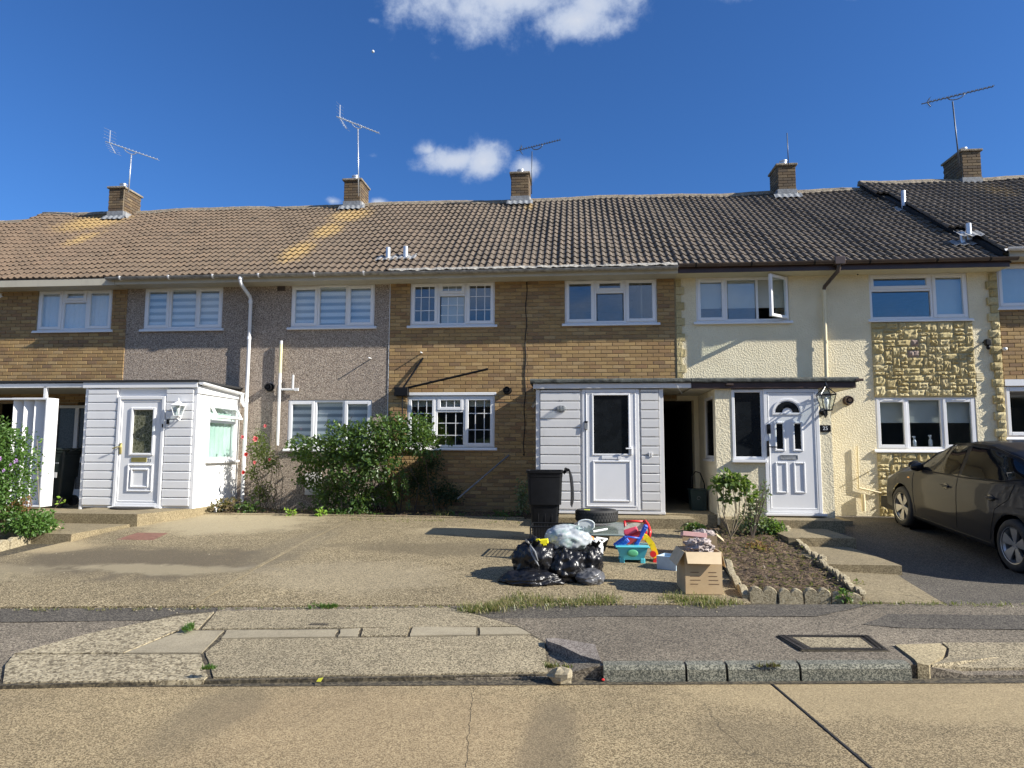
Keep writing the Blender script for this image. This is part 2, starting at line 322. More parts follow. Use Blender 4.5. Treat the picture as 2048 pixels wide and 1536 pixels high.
def m_leaf(name, tones, trans=.35, rough=.45):
    t = MT(name); c = t.ramp(t.geo.outputs['Random Per Island'], [(i/max(1, len(tones)-1), q) for i, q in enumerate(tones)])
    t.color(c); t.set(Roughness=rough); out = t.n['Material Output']
    tb = t.node('ShaderNodeBsdfTranslucent'); t.l.new(t.mix(.5, c, (.35, .5, .06)), tb.inputs[0])
    mx = t.node('ShaderNodeMixShader'); mx.inputs[0].default_value = trans; t.l.new(t.b.outputs[0], mx.inputs[1]); t.l.new(tb.outputs[0], mx.inputs[2]); t.l.new(mx.outputs[0], out.inputs[0]); return t.m
M['bramble'] = m_leaf('bush_leaf', [(.028, .062, .016), (.045, .098, .022), (.065, .13, .028), (.10, .17, .04), (.035, .075, .022)], .3, .42)
M['bramble_shade'] = m_leaf('shaded_bush_leaf', [(.018, .036, .012), (.03, .055, .018), (.024, .045, .014)], .15, .5)  # bush leaves beside the porch, its shade put into a darker leaf colour
M['hedge'] = m_leaf('hedge_leaf', [(.05, .11, .02), (.08, .17, .03), (.12, .22, .05), (.06, .13, .025)])
M['roseleaf'] = m_leaf('rose_leaf', [(.05, .08, .02), (.09, .12, .03), (.14, .16, .04), (.05, .07, .03)])
M['sapleaf'] = m_leaf('sapling_leaf', [(.07, .13, .03), (.12, .19, .05), (.17, .24, .07)])
M['varleaf'] = m_leaf('variegated_leaf', [(.07, .11, .05), (.16, .20, .11), (.28, .32, .20), (.10, .14, .07)])
M['limeleaf'] = m_leaf('lime_leaf', [(.16, .30, .03), (.25, .42, .05), (.34, .48, .07)])
M['grass'] = m_leaf('grass_blade', [(.07, .11, .02), (.13, .15, .045), (.30, .25, .11), (.24, .20, .09), (.36, .30, .16)])
M['lawn'] = m_leaf('green_grass', [(.04, .10, .015), (.07, .15, .025), (.10, .18, .03)])
M['dry'] = m_leaf('dry_leaf', [(.30, .12, .05), (.22, .10, .045), (.36, .19, .09)])
M['drygrass'] = m_leaf('dead_leaf', [(.13, .085, .05), (.24, .17, .10), (.09, .06, .035), (.07, .045, .03)])
M['stem'] = simple('stem', (.20, .16, .10), .8, .3); M['darkstem'] = simple('dark_stem', (.07, .05, .035), .8, .3)
M['petal_pink'] = simple('pink_petal', (.85, .22, .22), .6, .2, 60); M['petal_red'] = simple('red_petal', (.70, .06, .05), .6, .2, 60); M['petal_purple'] = simple('mauve_petal', (.55, .35, .62), .6, .2, 60)
M['moon'] = simple('moon_surface', (.6, .62, .65), .9)

# ------------------------------------------------------------------ mesh building
WO = {}
class MB:
    def __init__(s): s.v = []; s.f = []; s.M = Matrix.Identity(4)
    def add(s, vs, fs):
        o = len(s.v); s.v.extend((s.M @ Vector(p)) for p in vs); s.f.extend(tuple(i+o for i in q) for q in fs)
    def box(s, x0, x1, y0, y1, z0, z1):
        s.add([(x0, y0, z0), (x1, y0, z0), (x1, y1, z0), (x0, y1, z0), (x0, y0, z1), (x1, y0, z1), (x1, y1, z1), (x0, y1, z1)],
              [(0, 3, 2, 1), (4, 5, 6, 7), (0, 1, 5, 4), (1, 2, 6, 5), (2, 3, 7, 6), (3, 0, 4, 7)]); return s
    def bbox(s, x0, x1, y0, y1, z0, z1, b=.005):
        """box with chamfered edges on the faces seen (all 12 edges)"""
        b = min(b, (x1-x0)*.45, (y1-y0)*.45, (z1-z0)*.45); vs = []; 
        import itertools
        idx = {}
        for ix, iy, iz in itertools.product((0, 1), repeat=3):
            X = (x0, x1)[ix]; Y = (y0, y1)[iy]; Z = (z0, z1)[iz]; dx = b if ix == 0 else -b; dy = b if iy == 0 else -b; dz = b if iz == 0 else -b
            idx[(ix, iy, iz, 0)] = len(vs); vs.append((X, Y+dy, Z+dz)); idx[(ix, iy, iz, 1)] = len(vs); vs.append((X+dx, Y, Z+dz)); idx[(ix, iy, iz, 2)] = len(vs); vs.append((X+dx, Y+dy, Z))
        g = lambda a, b_, c, k: idx[(a, b_, c, k)]
        fs = []
        for a in (0, 1):
            q = [g(a, 0, 0, 0), g(a, 1, 0, 0), g(a, 1, 1, 0), g(a, 0, 1, 0)]; fs.append(q if a else q[::-1])
            q = [g(0, a, 0, 1), g(1, a, 0, 1), g(1, a, 1, 1), g(0, a, 1, 1)]; fs.append(q[::-1] if a else q)
            q = [g(0, 0, a, 2), g(1, 0, a, 2), g(1, 1, a, 2), g(0, 1, a, 2)]; fs.append(q if a else q[::-1])
        for a in (0, 1):
            for b_ in (0, 1):
                fs.append([g(0, a, b_, 1), g(1, a, b_, 1), g(1, a, b_, 2), g(0, a, b_, 2)])
                fs.append([g(a, 0, b_, 0), g(a, 1, b_, 0), g(a, 1, b_, 2), g(a, 0, b_, 2)])
                fs.append([g(a, b_, 0, 0), g(a, b_, 1, 0), g(a, b_, 1, 1), g(a, b_, 0, 1)])
        for k in itertools.product((0, 1), repeat=3): fs.append([g(*k, 0), g(*k, 1), g(*k, 2)])
        s.add(vs, fs); return s
    def prism(s, pts, axis, a, b):
        """polygon pts (2D) extruded along axis from a to b"""
        n = len(pts)
        def mk(p, t): return {'x': (t, p[0], p[1]), 'y': (p[0], t, p[1]), 'z': (p[0], p[1], t)}[axis]
        s.add([mk(p, a) for p in pts]+[mk(p, b) for p in pts], [tuple(range(n))[::-1], tuple(range(n, 2*n))]+[(i, (i+1) % n, n+(i+1) % n, n+i) for i in range(n)]); return s
    def tube(s, path, r, n=8, caps=True, closed=False):
        path = [Vector(p) for p in path]; m = len(path); rr = r if isinstance(r, (list, tuple)) else [r]*m
        vs = []; up = None
        for i, p in enumerate(path):
            a = path[(i-1) % m] if (i > 0 or closed) else p; b = path[(i+1) % m] if (i < m-1 or closed) else p
            d = (b-a).normalized() if (b-a).length > 1e-9 else Vector((0, 0, 1))
            if up is None:
                up = Vector((0, 0, 1)) if abs(d.z) < .9 else Vector((1, 0, 0))
            sd = d.cross(up); 
            if sd.length < 1e-6: sd = d.orthogonal()
            sd.normalize(); u2 = sd.cross(d).normalized(); up = u2
            for k in range(n):
                t_ = 2*math.pi*k/n; vs.append(p+(sd*math.cos(t_)+u2*math.sin(t_))*rr[i])
        fs = []
        for i in range(m if closed else m-1):
            j = (i+1) % m
            for k in range(n): fs.append((i*n+k, i*n+(k+1) % n, j*n+(k+1) % n, j*n+k))
        if caps and not closed: fs.append(tuple(range(n))[::-1]); fs.append(tuple((m-1)*n+k for k in range(n)))
        s.add(vs, fs); return s
    def lathe(s, prof, c=(0, 0, 0), axis='z', n=24, caps=True):
        vs = []; m = len(prof)
        for (r, h) in prof:
            for k in range(n):
                a = 2*math.pi*k/n; q = (r*math.cos(a), r*math.sin(a), h)
                if axis == 'x': q = (q[2], q[0], q[1])
                if axis == 'y': q = (q[0], q[2], q[1])
                vs.append((q[0]+c[0], q[1]+c[1], q[2]+c[2]))
        fs = [(i*n+k, i*n+(k+1) % n, (i+1)*n+(k+1) % n, (i+1)*n+k) for i in range(m-1) for k in range(n)]
        if caps: fs.append(tuple(range(n))[::-1]); fs.append(tuple((m-1)*n+k for k in range(n)))
        s.add(vs, fs); return s
    def grid(s, fn, nu, nv, wrap=False):
        vs = [fn(i/nu, j/nv) for j in range(nv+1) for i in range(nu+1)]
        s.add(vs, [(j*(nu+1)+i, j*(nu+1)+i+1, (j+1)*(nu+1)+i+1, (j+1)*(nu+1)+i) for j in range(nv) for i in range(nu)]); return s
    def blob(s, c, r, seed=0, amp=.2, fr=2.0, nu=40, nv=24, flat=None, crease=0, cf=5):
        c = Vector(c); off = Vector((seed*7.3, seed*3.1, seed*1.7)); vs = []
        for j in range(nv+1):
            for i in range(nu):
                a = 2*math.pi*i/nu; b = math.pi*j/nv - math.pi/2
                d = Vector((math.cos(a)*math.cos(b), math.sin(a)*math.cos(b), math.sin(b)))
                k = 1+amp*noise.fractal(d*fr+off, 1, 2, 4)
                if crease: k += crease*(abs(noise.noise(d*cf+off))-.25)+crease*.6*(abs(noise.noise(d*cf*2.3+off))-.25)
                p = c+Vector((d.x*r[0], d.y*r[1], d.z*r[2]))*k
                if flat is not None and p.z < flat: p.z = flat+(p.z-flat)*.05
                vs.append(p)
        fs = [(j*nu+i, j*nu+(i+1) % nu, (j+1)*nu+(i+1) % nu, (j+1)*nu+i) for j in range(nv) for i in range(nu)]
        s.add(vs, fs); return s
    def leaf(s, p, d, n, L_, W_, fold=.25):
        d = Vector(d).normalized(); sd = d.cross(Vector(n))
        if sd.length < 1e-4: sd = d.orthogonal()
        sd.normalize(); n = sd.cross(d).normalized(); p = Vector(p)
        m1 = p+d*L_*.45; tip = p+d*L_ - n*L_*.1
        s.add([p, m1+sd*W_*.5+n*W_*fold, tip, m1-sd*W_*.5+n*W_*fold], [(0, 1, 2), (0, 2, 3)]); return s
    def build(s, name, mat, parent=None, smooth=False, **kw):
        me = bpy.data.meshes.new(name)
        if not s.v: s.v = [Vector((0, 0, 0))]
        lo = Vector((min(p.x for p in s.v), min(p.y for p in s.v), min(p.z for p in s.v))); hi = Vector((max(p.x for p in s.v), max(p.y for p in s.v), max(p.z for p in s.v)))
        c = Vector(((lo.x+hi.x)/2, (lo.y+hi.y)/2, lo.z))
        me.from_pydata([tuple(p-c) for p in s.v], [], s.f); me.update()
        import bmesh
        if len(s.f) < 60000:
            bm = bmesh.new(); bm.from_mesh(me); bmesh.ops.recalc_face_normals(bm, faces=bm.faces); bm.to_mesh(me); bm.free()
        if mat is not None: me.materials.append(M[mat] if isinstance(mat, str) else mat)
        if smooth is True: me.shade_smooth()
        elif smooth:
            me.shade_smooth(); me.set_sharp_from_angle(angle=R(smooth))
        o = bpy.data.objects.new(name, me); COL.objects.link(o); WO[o.name] = c
        if parent: o.parent = parent; o.location = c-WO[parent.name]
        else: o.location = c
        for k, v in kw.items(): o[k] = v
        return o
def place(me, name, pos, parent, scale=(1, 1, 1), rot=None):
    o = bpy.data.objects.new(name, me); COL.objects.link(o); o.parent = parent; o.location = Vector(pos)-WO[parent.name]; o.scale = scale
    if rot is not None: o.rotation_euler = rot
    WO[o.name] = Vector(pos); return o
def thing(name, label, cat, loc=(0, 0, 0), group=None, kind=None):
    o = bpy.data.objects.new(name, None); COL.objects.link(o); o.location = loc; WO[o.name] = Vector(loc); o.empty_display_size = .1
    if label: o['label'] = label
    if cat: o['category'] = cat
    if group: o['group'] = group
    if kind: o['kind'] = kind
    return o
def tag(o, label, cat, group=None, kind=None):
    if label: o['label'] = label
    if cat: o['category'] = cat
    if group: o['group'] = group
    if kind: o['kind'] = kind
    return o
def text(s, name, size, loc, parent, mat, rot=(R(90), 0, 0), ext=.002, bold=False):
    cu = bpy.data.curves.new(name, 'FONT'); cu.body = s; cu.size = size; cu.extrude = ext; cu.align_x = 'CENTER'; cu.align_y = 'CENTER'
    ob = bpy.data.objects.new(name+'_tmp', cu); COL.objects.link(ob)
    dg = bpy.context.evaluated_depsgraph_get(); me = bpy.data.meshes.new_from_object(ob.evaluated_get(dg)); bpy.data.objects.remove(ob)
    me.materials.clear(); me.materials.append(M[mat]); o = bpy.data.objects.new(name, me); COL.objects.link(o); o.rotation_euler = rot
    o.parent = parent; o.location = Vector(loc)-WO[parent.name]; WO[o.name] = Vector(loc); return o
# ------------------------------------------------------------------ houses
EY, EZ, RY, RZ = -.42, 5.17, 4.3, 8.33
SLP = (RZ-EZ)/(RY-EY); SANG = math.atan(SLP); SLEN = math.hypot(RZ-EZ, RY-EY)
def brick_mesh():
    b = MB(); c = .006
    b.add([(-.5, 0, -.5), (.5, 0, -.5), (.5, 0, .5), (-.5, 0, .5)], [])
    x, z = .5, .5
    vs = [(-x, .03, -z), (x, .03, -z), (x, .03, z), (-x, .03, z), (-x, .003, -z), (x, .003, -z), (x, .003, z), (-x, .003, z),
          (-x+.02, 0, -z+.07), (x-.02, 0, -z+.07), (x-.02, 0, z-.07), (-x+.02, 0, z-.07)]
    b = MB(); b.add(vs, [(0, 1, 5, 4), (1, 2, 6, 5), (2, 3, 7, 6), (3, 0, 4, 7), (4, 5, 9, 8), (5, 6, 10, 9), (6, 7, 11, 10), (7, 4, 8, 11), (8, 9, 10, 11)])
    me = bpy.data.meshes.new('brick'); me.from_pydata([tuple(p) for p in b.v], [], b.f); me.update(); return me
BRICK = {}
def get_brick(mat):
    if mat not in BRICK:
        me = brick_mesh(); me.materials.append(M[mat]); BRICK[mat] = me
    return BRICK[mat]
def brick_field(parent, rects, holes, Y, z0, mat='brick', limit=300, near=None, bl=.215, bh=.065, j=.01, face='y', off=0.0, proud=.013):
    """bricks over the rects (u0,u1,z0,z1) minus holes. face y: u is X, looking -Y; face x+/x-: u is Y"""
    out = []
    ch = bh+j; us = min(r[0] for r in rects); ue = max(r[1] for r in rects)
    k0 = int((min(r[2] for r in rects)-z0)/ch)-1; k1 = int((max(r[3] for r in rects)-z0)/ch)+2
    for k in range(k0, k1):
        za = z0+k*ch; zb = za+bh; u = us-bl+(k % 2)*(bl+j)/2+off
        while u < ue:
            segs = [(u, u+bl)]
            for r in rects:
                for (a, b) in segs:
                    aa, bb = max(a, r[0]), min(b, r[1]); zz0, zz1 = max(za, r[2]), min(zb, r[3])
                    if bb-aa < .025 or zz1-zz0 < .02: continue
                    parts = [(aa, bb)]
                    for h in holes:
                        if zz1 <= h[2]+.002 or zz0 >= h[3]-.002: continue
                        np_ = []
                        if zz0 < h[2] and h[2]-zz0 > .02: zz1 = min(zz1, h[2])
                        elif zz1 > h[3] and zz1-h[3] > .02: zz0 = max(zz0, h[3])
                        else:
                            for (p, q) in parts:
                                if q <= h[0] or p >= h[1]: np_.append((p, q)); continue
                                if h[0]-p > .03: np_.append((p, h[0]-.004))
                                if q-h[1] > .03: np_.append((h[1]+.004, q))
                            parts = np_
                    for (p, q) in parts: out.append((p, q, zz0, zz1))
            u += bl+j
    me = get_brick(mat)
    def key(b): 
        return abs((b[0]+b[1])/2-near[0])+abs((b[2]+b[3])/2-near[1])*1.3
    if near is not None: out.sort(key=key)
    objs = out[:limit]; rest = out[limit:]
    for (p, q, a, b) in objs:
        yy = Y-proud-rnd.random()*.004; sx = q-p; sz = b-a-rnd.random()*.003
        if face == 'y': place(me, 'brick', ((p+q)/2, yy, (a+b)/2), parent, (sx, 1, sz), (0, R(rnd.uniform(-.35, .35)), 0))
        elif face == 'x+': place(me, 'brick', (Y+proud+rnd.random()*.003, (p+q)/2, (a+b)/2), parent, (sx, 1, sz), (0, 0, R(90)))
        else: place(me, 'brick', (Y-proud-rnd.random()*.003, (p+q)/2, (a+b)/2), parent, (sx, 1, sz), (0, 0, R(-90)))
    if rest:
        mb = MB()
        for (p, q, a, b) in rest:
            mb.M = Matrix.Translation(((p+q)/2, Y-proud-rnd.random()*.004, (a+b)/2)) @ Matrix.Diagonal((q-p, 1, b-a, 1))
            mb.add([tuple(v.co) for v in me.vertices], [tuple(pp.vertices) for pp in me.polygons])
        o = mb.build('brick', mat, parent); o['kind'] = 'stuff'
def cells(x0, x1, z0, z1, holes):
    xs = sorted({x0, x1}|{h[0] for h in holes}|{h[1] for h in holes}); zs = sorted({z0, z1}|{h[2] for h in holes}|{h[3] for h in holes})
    xs = [x for x in xs if x0 <= x <= x1]; zs = [z for z in zs if z0 <= z <= z1]; out = []
    for j in range(len(zs)-1):
        run = None
        for i in range(len(xs)-1):
            cx, cz = (xs[i]+xs[i+1])/2, (zs[j]+zs[j+1])/2
            ins = any(h[0] < cx < h[1] and h[2] < cz < h[3] for h in holes)
            if ins:
                if run: out.append(run); run = None
            else: run = (run[0], xs[i+1], zs[j], zs[j+1]) if run else (xs[i], xs[i+1], zs[j], zs[j+1])
        if run: out.append(run)
    return out
def wall(parent, x0, x1, z0, z1, holes, mat, Y=0, th=.25, name='wall'):
    b = MB()
    for (a, c, d, e) in cells(x0, x1, z0, z1, holes): b.box(a, c, Y, Y+th, d, e)
    return b.build(name, mat, parent)

def tile_mesh(w, g):
    """double roman tile: two rolls and two pans, w wide, gauge g, front edge at local y=0 (down slope), local z = roof normal"""
    prof = []
    for u in (0, 1):
        x = u*w/2; h = w/2
        prof += [(x, .0), (x+h*.06, .022), (x+h*.18, .033), (x+h*.34, .031), (x+h*.50, .011), (x+h*.62, .0), (x+h*.97, .0)]
    prof.append((w, .004)); n = len(prof)
    vs = []; T = .030
    for (x, z) in prof: vs.append((x, 0, z+T))
    for (x, z) in prof: vs.append((x, g+.05, z+T-.030))
    for (x, z) in prof: vs.append((x, .004, z-.012))
    fs = [(i, i+1, n+i+1, n+i) for i in range(n-1)]+[(2*n+i, 2*n+i+1, i+1, i) for i in range(n-1)]+[(0, n, 2*n), (n-1, 3*n-1, 2*n-1)]
    me = bpy.data.meshes.new('tile'); me.from_pydata(vs, [], fs); me.update(); me.materials.append(M['tile']); return me
TW, NR = .2875, 19
TG = SLEN/NR
TILE = tile_mesh(TW, TG)
def sag(X, t):
    return (.024*math.sin(X*1.13+.4)+.006*math.sin(X*2.9+1))*t + .012*math.sin(X*3.1+t*5)
def roof(parent, x0, x1, dz=0, skew=0):
    b = MB()   # deck and back slope
    zt = RZ+dz-.05; ze = EZ+dz-.03
    b.prism([(EY+.03, ze), (RY, zt), (RY*2+.2, ze+.3), (RY*2+.2, ze+.22), (RY, zt-.1), (EY+.03, ze-.03)], 'x', x0, x1)
    if skew: b.add([(x0, EY+.03, ze), (x0-skew, RY, zt), (x0, RY, zt), (x0, EY+.03, ze-.12), (x0-skew, RY, zt-.25), (x0, RY, zt-.2)], [(0, 1, 2), (0, 3, 4, 1)])
    r = b.build('roof', 'felt_black', parent)
    n = int(round((x1-x0)/TW)); sc = (x1-x0)/(n*TW); cnt = 0; rest = MB()
    for j in range(NR):
        for i in range(-int(skew*(j+.5)/NR/TW+.5), n):
            t = j/NR; x = x0+i*TW*sc; y = EY+t*(RY-EY); z = EZ+dz+t*(RZ-EZ)+sag(x, t)+rnd.uniform(-.003, .003)
            ry = rnd.uniform(-.006, .006); rx = SANG+rnd.uniform(-.004, .008)
            if cnt < 300:
                place(TILE, 'tile', (x, y, z), r, (sc, 1, 1), (rx, ry, rnd.uniform(-.006, .006)))
            else:
                rest.M = Matrix.Translation((x, y, z)) @ Matrix.Rotation(rx, 4, 'X') @ Matrix.Rotation(ry, 4, 'Y') @ Matrix.Diagonal((sc, 1, 1, 1))
                rest.add([tuple(v.co) for v in TILE.vertices], [tuple(p.vertices) for p in TILE.polygons])
            cnt += 1
    if rest.v:
        o = rest.build('tile', 'tile', r); o['kind'] = 'stuff'
    # ridge tiles
    x = x0-skew
    while x < x1-.05:
        xe = min(x+.45, x1); m = MB(); pr = []
        for k in range(9):
            a = math.pi*k/8; pr.append((math.cos(a)*.125, math.sin(a)*.105))
        n9 = len(pr); m.add([(xx, RY+.02+p[0], RZ+dz-.04+p[1]+sag(xx, 1)*.9+(.006 if q else 0)) for q, xx in enumerate((x, xe-.006)) for p in pr], [tuple(range(n9))[::-1], tuple(range(n9, 2*n9))]+[(i, (i+1) % n9, n9+(i+1) % n9, n9+i) for i in range(n9)]); m.build('ridge_tile', 'ridge', r, smooth=40)
        x += .45
    m = MB(); m.grid(lambda u, v: (lerp(x0, x1, u), RY-.16-.05*v+.03*noise.noise(Vector((u*40, v, 3))), RZ+dz-.10+.06*(1-v)+sag(lerp(x0, x1, u), 1)+.02*noise.noise(Vector((u*90, v*2, 7)))), 120, 3)
    m.build('ridge_mortar', 'ridge', r, smooth=True)
    return r
def chimney(house, x0, x1, y0, y1, z0, z1, cap=.06):
    root = MB(); root.box(x0, x1, y0, y1, z0-.6, z1-.06); ch = root.build('chimney', 'darkmortar', house)
    zb = z0+.22
    for (rects, Y, face) in (([(x0, x1, zb, z1-.07)], y0, 'y'), ([(y0+.03, y1, zb, z1-.07)], x1, 'x+'), ([(y0+.03, y1, zb, z1-.07)], x0, 'x-')):
        brick_field(ch, rects, [], Y, zb, 'chimbrick', 400, None, face=face)
    m = MB(); m.bbox(x0-.05, x1+.05, y0-.05, y1+.05, z1-.06, z1, .012); m.build('cap', 'ridge', ch)
    cx, cy = (x0+x1)/2, (y0+y1)/2-.1
    m = MB(); m.lathe([(.085, z1), (.085, z1+.14), (.1, z1+.14), (.1, z1+.17), (.07, z1+.17), (.07, z1+.05)], (cx, cy, 0), n=14, caps=False); m.build('flue_terminal', 'alu', ch, smooth=40)
    m = MB(); m.box(x0-.02, x1+.02, y0-.02, y0+.02, z0-.25, zb); m.box(x1-.01, x1+.025, y0+.021, y1, z0-.25, zb); m.box(x0-.025, x0+.01, y0+.021, y1, z0-.25, zb)
    k = SLP
    def ap(u, v):
        x = lerp(x0-.12, x1+.12, u); y = y0-.14+.15*v+.02*noise.noise(Vector((x*9, v, 1))); return (x, y-.012, EZ+(y-EY)*k+.07+.012*math.sin(x*43)+.05*v)
    m.grid(ap, 24, 4); m.build('flashing', 'lead', ch)
    m = MB()
    for i in range(7):
        xx = x1+.03+rnd.random()*.02; yy = y0+.04+i*.05; m.add([(xx, yy, zb-.12), (xx+.07, yy-.04, zb-.17-rnd.random()*.05), (xx+.06, yy+.05, zb-.13), (xx-.01, yy+.04, zb+.03)], [(0, 1, 2, 3)])
    m.build('flashing', 'leadwhite', ch)
    return ch

# window layouts: u0,u1,v0,v1,casement ; v from the top
LA = [(0, .335, 0, 1, 1), (.335, .655, 0, .30, 1), (.335, .655, .30, 1, 0), (.655, 1, 0, 1, 1)]
LBz = [(0, .33, 0, 1, 1), (.33, .665, 0, 1, 0), (.665, 1, 0, 1, 1)]
LC = [(0, .635, 0, .36, 1), (0, .635, .36, 1, 0), (.635, 1, 0, 1, 1)]
L2 = [(0, .5, 0, 1, 1), (.5, 1, 0, 1, 0)]
def bar(b, x0, x1, z0, z1, y0, y1): b.bbox(x0, x1, y0, y1, z0, z1, .006)
def frame_ring(b, x0, x1, z0, z1, y0, y1, t):
    bar(b, x0, x0+t, z0, z1, y0, y1); bar(b, x1-t, x1, z0, z1, y0, y1); bar(b, x0+t, x1-t, z0, z0+t, y0+.001, y1); bar(b, x0+t, x1-t, z1-t, z1, y0+.001, y1)
def window(house, x0, x1, z0, z1, layout, Y=0, mat='upvc', bars=False, skip=(), sillz=True, glass='glass', fr=.05, vents=False, depth=.015):
    """outer frame part with casement, pane and sill sub-parts; front face of the frame lies `depth` behind Y"""
    ya = Y+depth; b = MB(); frame_ring(b, x0, x1, z0, z1, ya, ya+.07, fr)
    W = x1-x0; H = z1-z0
    for (u0, u1, v0, v1, c) in layout:
        if u1 < 1: 
            xx = x0+u1*W
            if not any(abs(q[0]-u0) < .01 and q is not None and q[2] < v0 for q in layout if q[1] == u1): bar(b, xx-.022, xx+.022, z0+fr, z1-fr, ya+.002, ya+.068)
        if v1 < 1:
            zz = z1-v1*H; bar(b, x0+u0*W+(.022 if u0 > 0 else fr), x0+u1*W-(.022 if u1 < 1 else fr), zz-.022, zz+.022, ya+.003, ya+.067)
    o = b.build('window', mat, house)
    for i, (u0, u1, v0, v1, c) in enumerate(layout):
        if i in skip: continue
        a = x0+u0*W+(.024 if u0 > 0 else .03); e = x0+u1*W-(.024 if u1 < 1 else .03); t = z1-v0*H-(.024 if v0 > 0 else .03); q = z1-v1*H+(.024 if v1 < 1 else .03)
        if c:
            m = MB(); a2, e2, q2, t2 = a-.002, e+.002, q-.002, t+.002; frame_ring(m, a2, e2, q2, t2, ya-.012, ya+.05, .062); m.build('casement', mat, o)
            g = (a2+.058, e2-.058, q2+.058, t2-.058); yg = ya+.012
        else: g = (a+.016, e-.016, q+.016, t-.016); yg = ya+.03
        m = MB(); m.box(g[0], g[1], yg, yg+.006, g[2], g[3]); m.build('pane', glass, o)
        if bars:
            m = MB(); gw, gh = g[1]-g[0], g[3]-g[2]
            for k in ((.32, .72) if gh > .3 else (.3, .7)): m.box(g[0]+gw*k-.007, g[0]+gw*k+.007, yg-.006, yg-.001, g[2], g[3])
            if gh > .3:
                for k in (.31, .69): m.box(g[0], g[1], yg-.007, yg-.002, g[2]+gh*k-.007, g[2]+gh*k+.007)
            m.build('glazing_bar', mat, o)
        if vents and c and v0 == 0:
            m = MB(); m.bbox((a+e)/2-.13, (a+e)/2+.13, ya-.024, ya-.012, t-.03, t-.012, .004); m.build('trickle_vent', mat, o)
    if sillz:
        m = MB(); m.prism([(Y-.06, z0-.055), (Y-.06, z0-.035), (Y-.03, z0-.003), (Y+.09, z0-.003), (Y+.09, z0-.055)], 'x', x0-.055, x1+.055); m.build('sill', mat, o)
    return o
def interior(house, x0, x1, hole_list, z_mid=2.75, dark=False):
    m = MB(); x0 += .01; x1 -= .01
    # inner faces of upper and lower rooms, open towards the street wall
    for (a, b) in ((.45, z_mid-.06), (z_mid+.06, 5.08)):
        m.box(x0, x1, 3.4, 3.5, a, b); m.box(x0, x0+.03, .26, 3.4, a, b); m.box(x1-.03, x1, .26, 3.4, a, b); m.box(x0+.03, x1-.03, .26, 3.4, a-.05, a+.02); m.box(x0+.03, x1-.03, .26, 3.4, b-.02, b+.03)
    m.build('interior', 'room', house)
def gutter(house, x0, x1, mat, z=5.16, y=-.50, r=.06, bracket_mat=None, ruin=False):
    m = MB(); pr = []
    for k in range(9):
        a = math.pi+math.pi*k/8; pr.append((y+math.cos(a)*r, z+math.sin(a)*r))
    pr += [(y+r*.85, z), ]+[(y+math.cos(math.pi+math.pi*k/8)*r*.85, z+math.sin(math.pi+math.pi*k/8)*r*.85) for k in range(7, 0, -1)]+[(y-r*.85, z)]
    m.prism(pr, 'x', x0, x1); g = m.build('gutter', mat, house, smooth=30)
    if bracket_mat:
        x = x0+.3
        while x < x1:
            q = MB(); q.prism([(y+math.cos(math.pi+math.pi*k/8)*(r+.008), z+math.sin(math.pi+math.pi*k/8)*(r+.008)) for k in range(9)]+[(y+r+.008, z+.012), (y-r-.008, z+.012)], 'x', x, x+.03)
            q.build('gutter_bracket', bracket_mat, g); x += .9+rnd.random()*.3
    return g
def eaves(house, x0, x1, fz0, fz1, fmat, smat, fy=-.43):
    m = MB(); m.box(x0, x1, fy, fy+.02, fz0, fz1); m.build('fascia', fmat, house)
    m = MB(); m.box(x0, x1, fy+.021, 0, fz0+.004, fz0+.016); m.build('soffit', smat, house)

XB = [-15.2, -9.485, -3.765, 1.985, 7.97, 13.9]
H19 = thing('terraced_house', 'yellow brick house at the left edge with net curtained upper window and reddish roof', 'house', (XB[0], 0, .4), 'terraced houses')
H21 = thing('terraced_house', 'house with grey pebbledash wall and white boarded porch with side window', 'house', (XB[1], 0, .4), 'terraced houses')
H23 = thing('terraced_house', 'brown brick house with georgian bar windows and big bush in front', 'house', (XB[2], 0, .4), 'terraced houses')
H25 = thing('terraced_house', 'cream rendered house with split stone panel and an upper window swung open', 'house', (XB[3], 0, .4), 'terraced houses')
H27 = thing('terraced_house', 'brick house at the right edge with slightly higher roof and eaves', 'house', (XB[4], 0, .4), 'terraced houses')
H17 = thing('terraced_house', 'house whose lower reddish roof end shows at the far left', 'house', (-20.9, 0, .4), 'terraced houses')
UH = 5.05; US = 4.16; ZT = 5.165
W19u = (-11.53, -9.82, US, UH)
W21a = (-9.10, -7.36, US, UH); W21b = (-5.87, -4.09, US, UH)
W23a = (-3.34, -1.60, US, UH+.01); W23b = (-.19, 1.63, US, UH+.01)
W25a = (PX(1391, 560, 0), PX(1576, 560, 0), US, UH-.01); W25b = (5.665, 7.46, US, UH)
D21 = (-5.86, -4.10, 1.66, 2.65); D23 = (-3.37, -1.59, 1.69, 2.74); D25 = (5.67, 7.48, 1.68, 2.66)
W27 = (8.0, 9.75, 4.36, 5.20); D27 = (8.0, 9.9, 1.92, 2.86)
PASS = (1.40, 2.30, .35, 2.62)
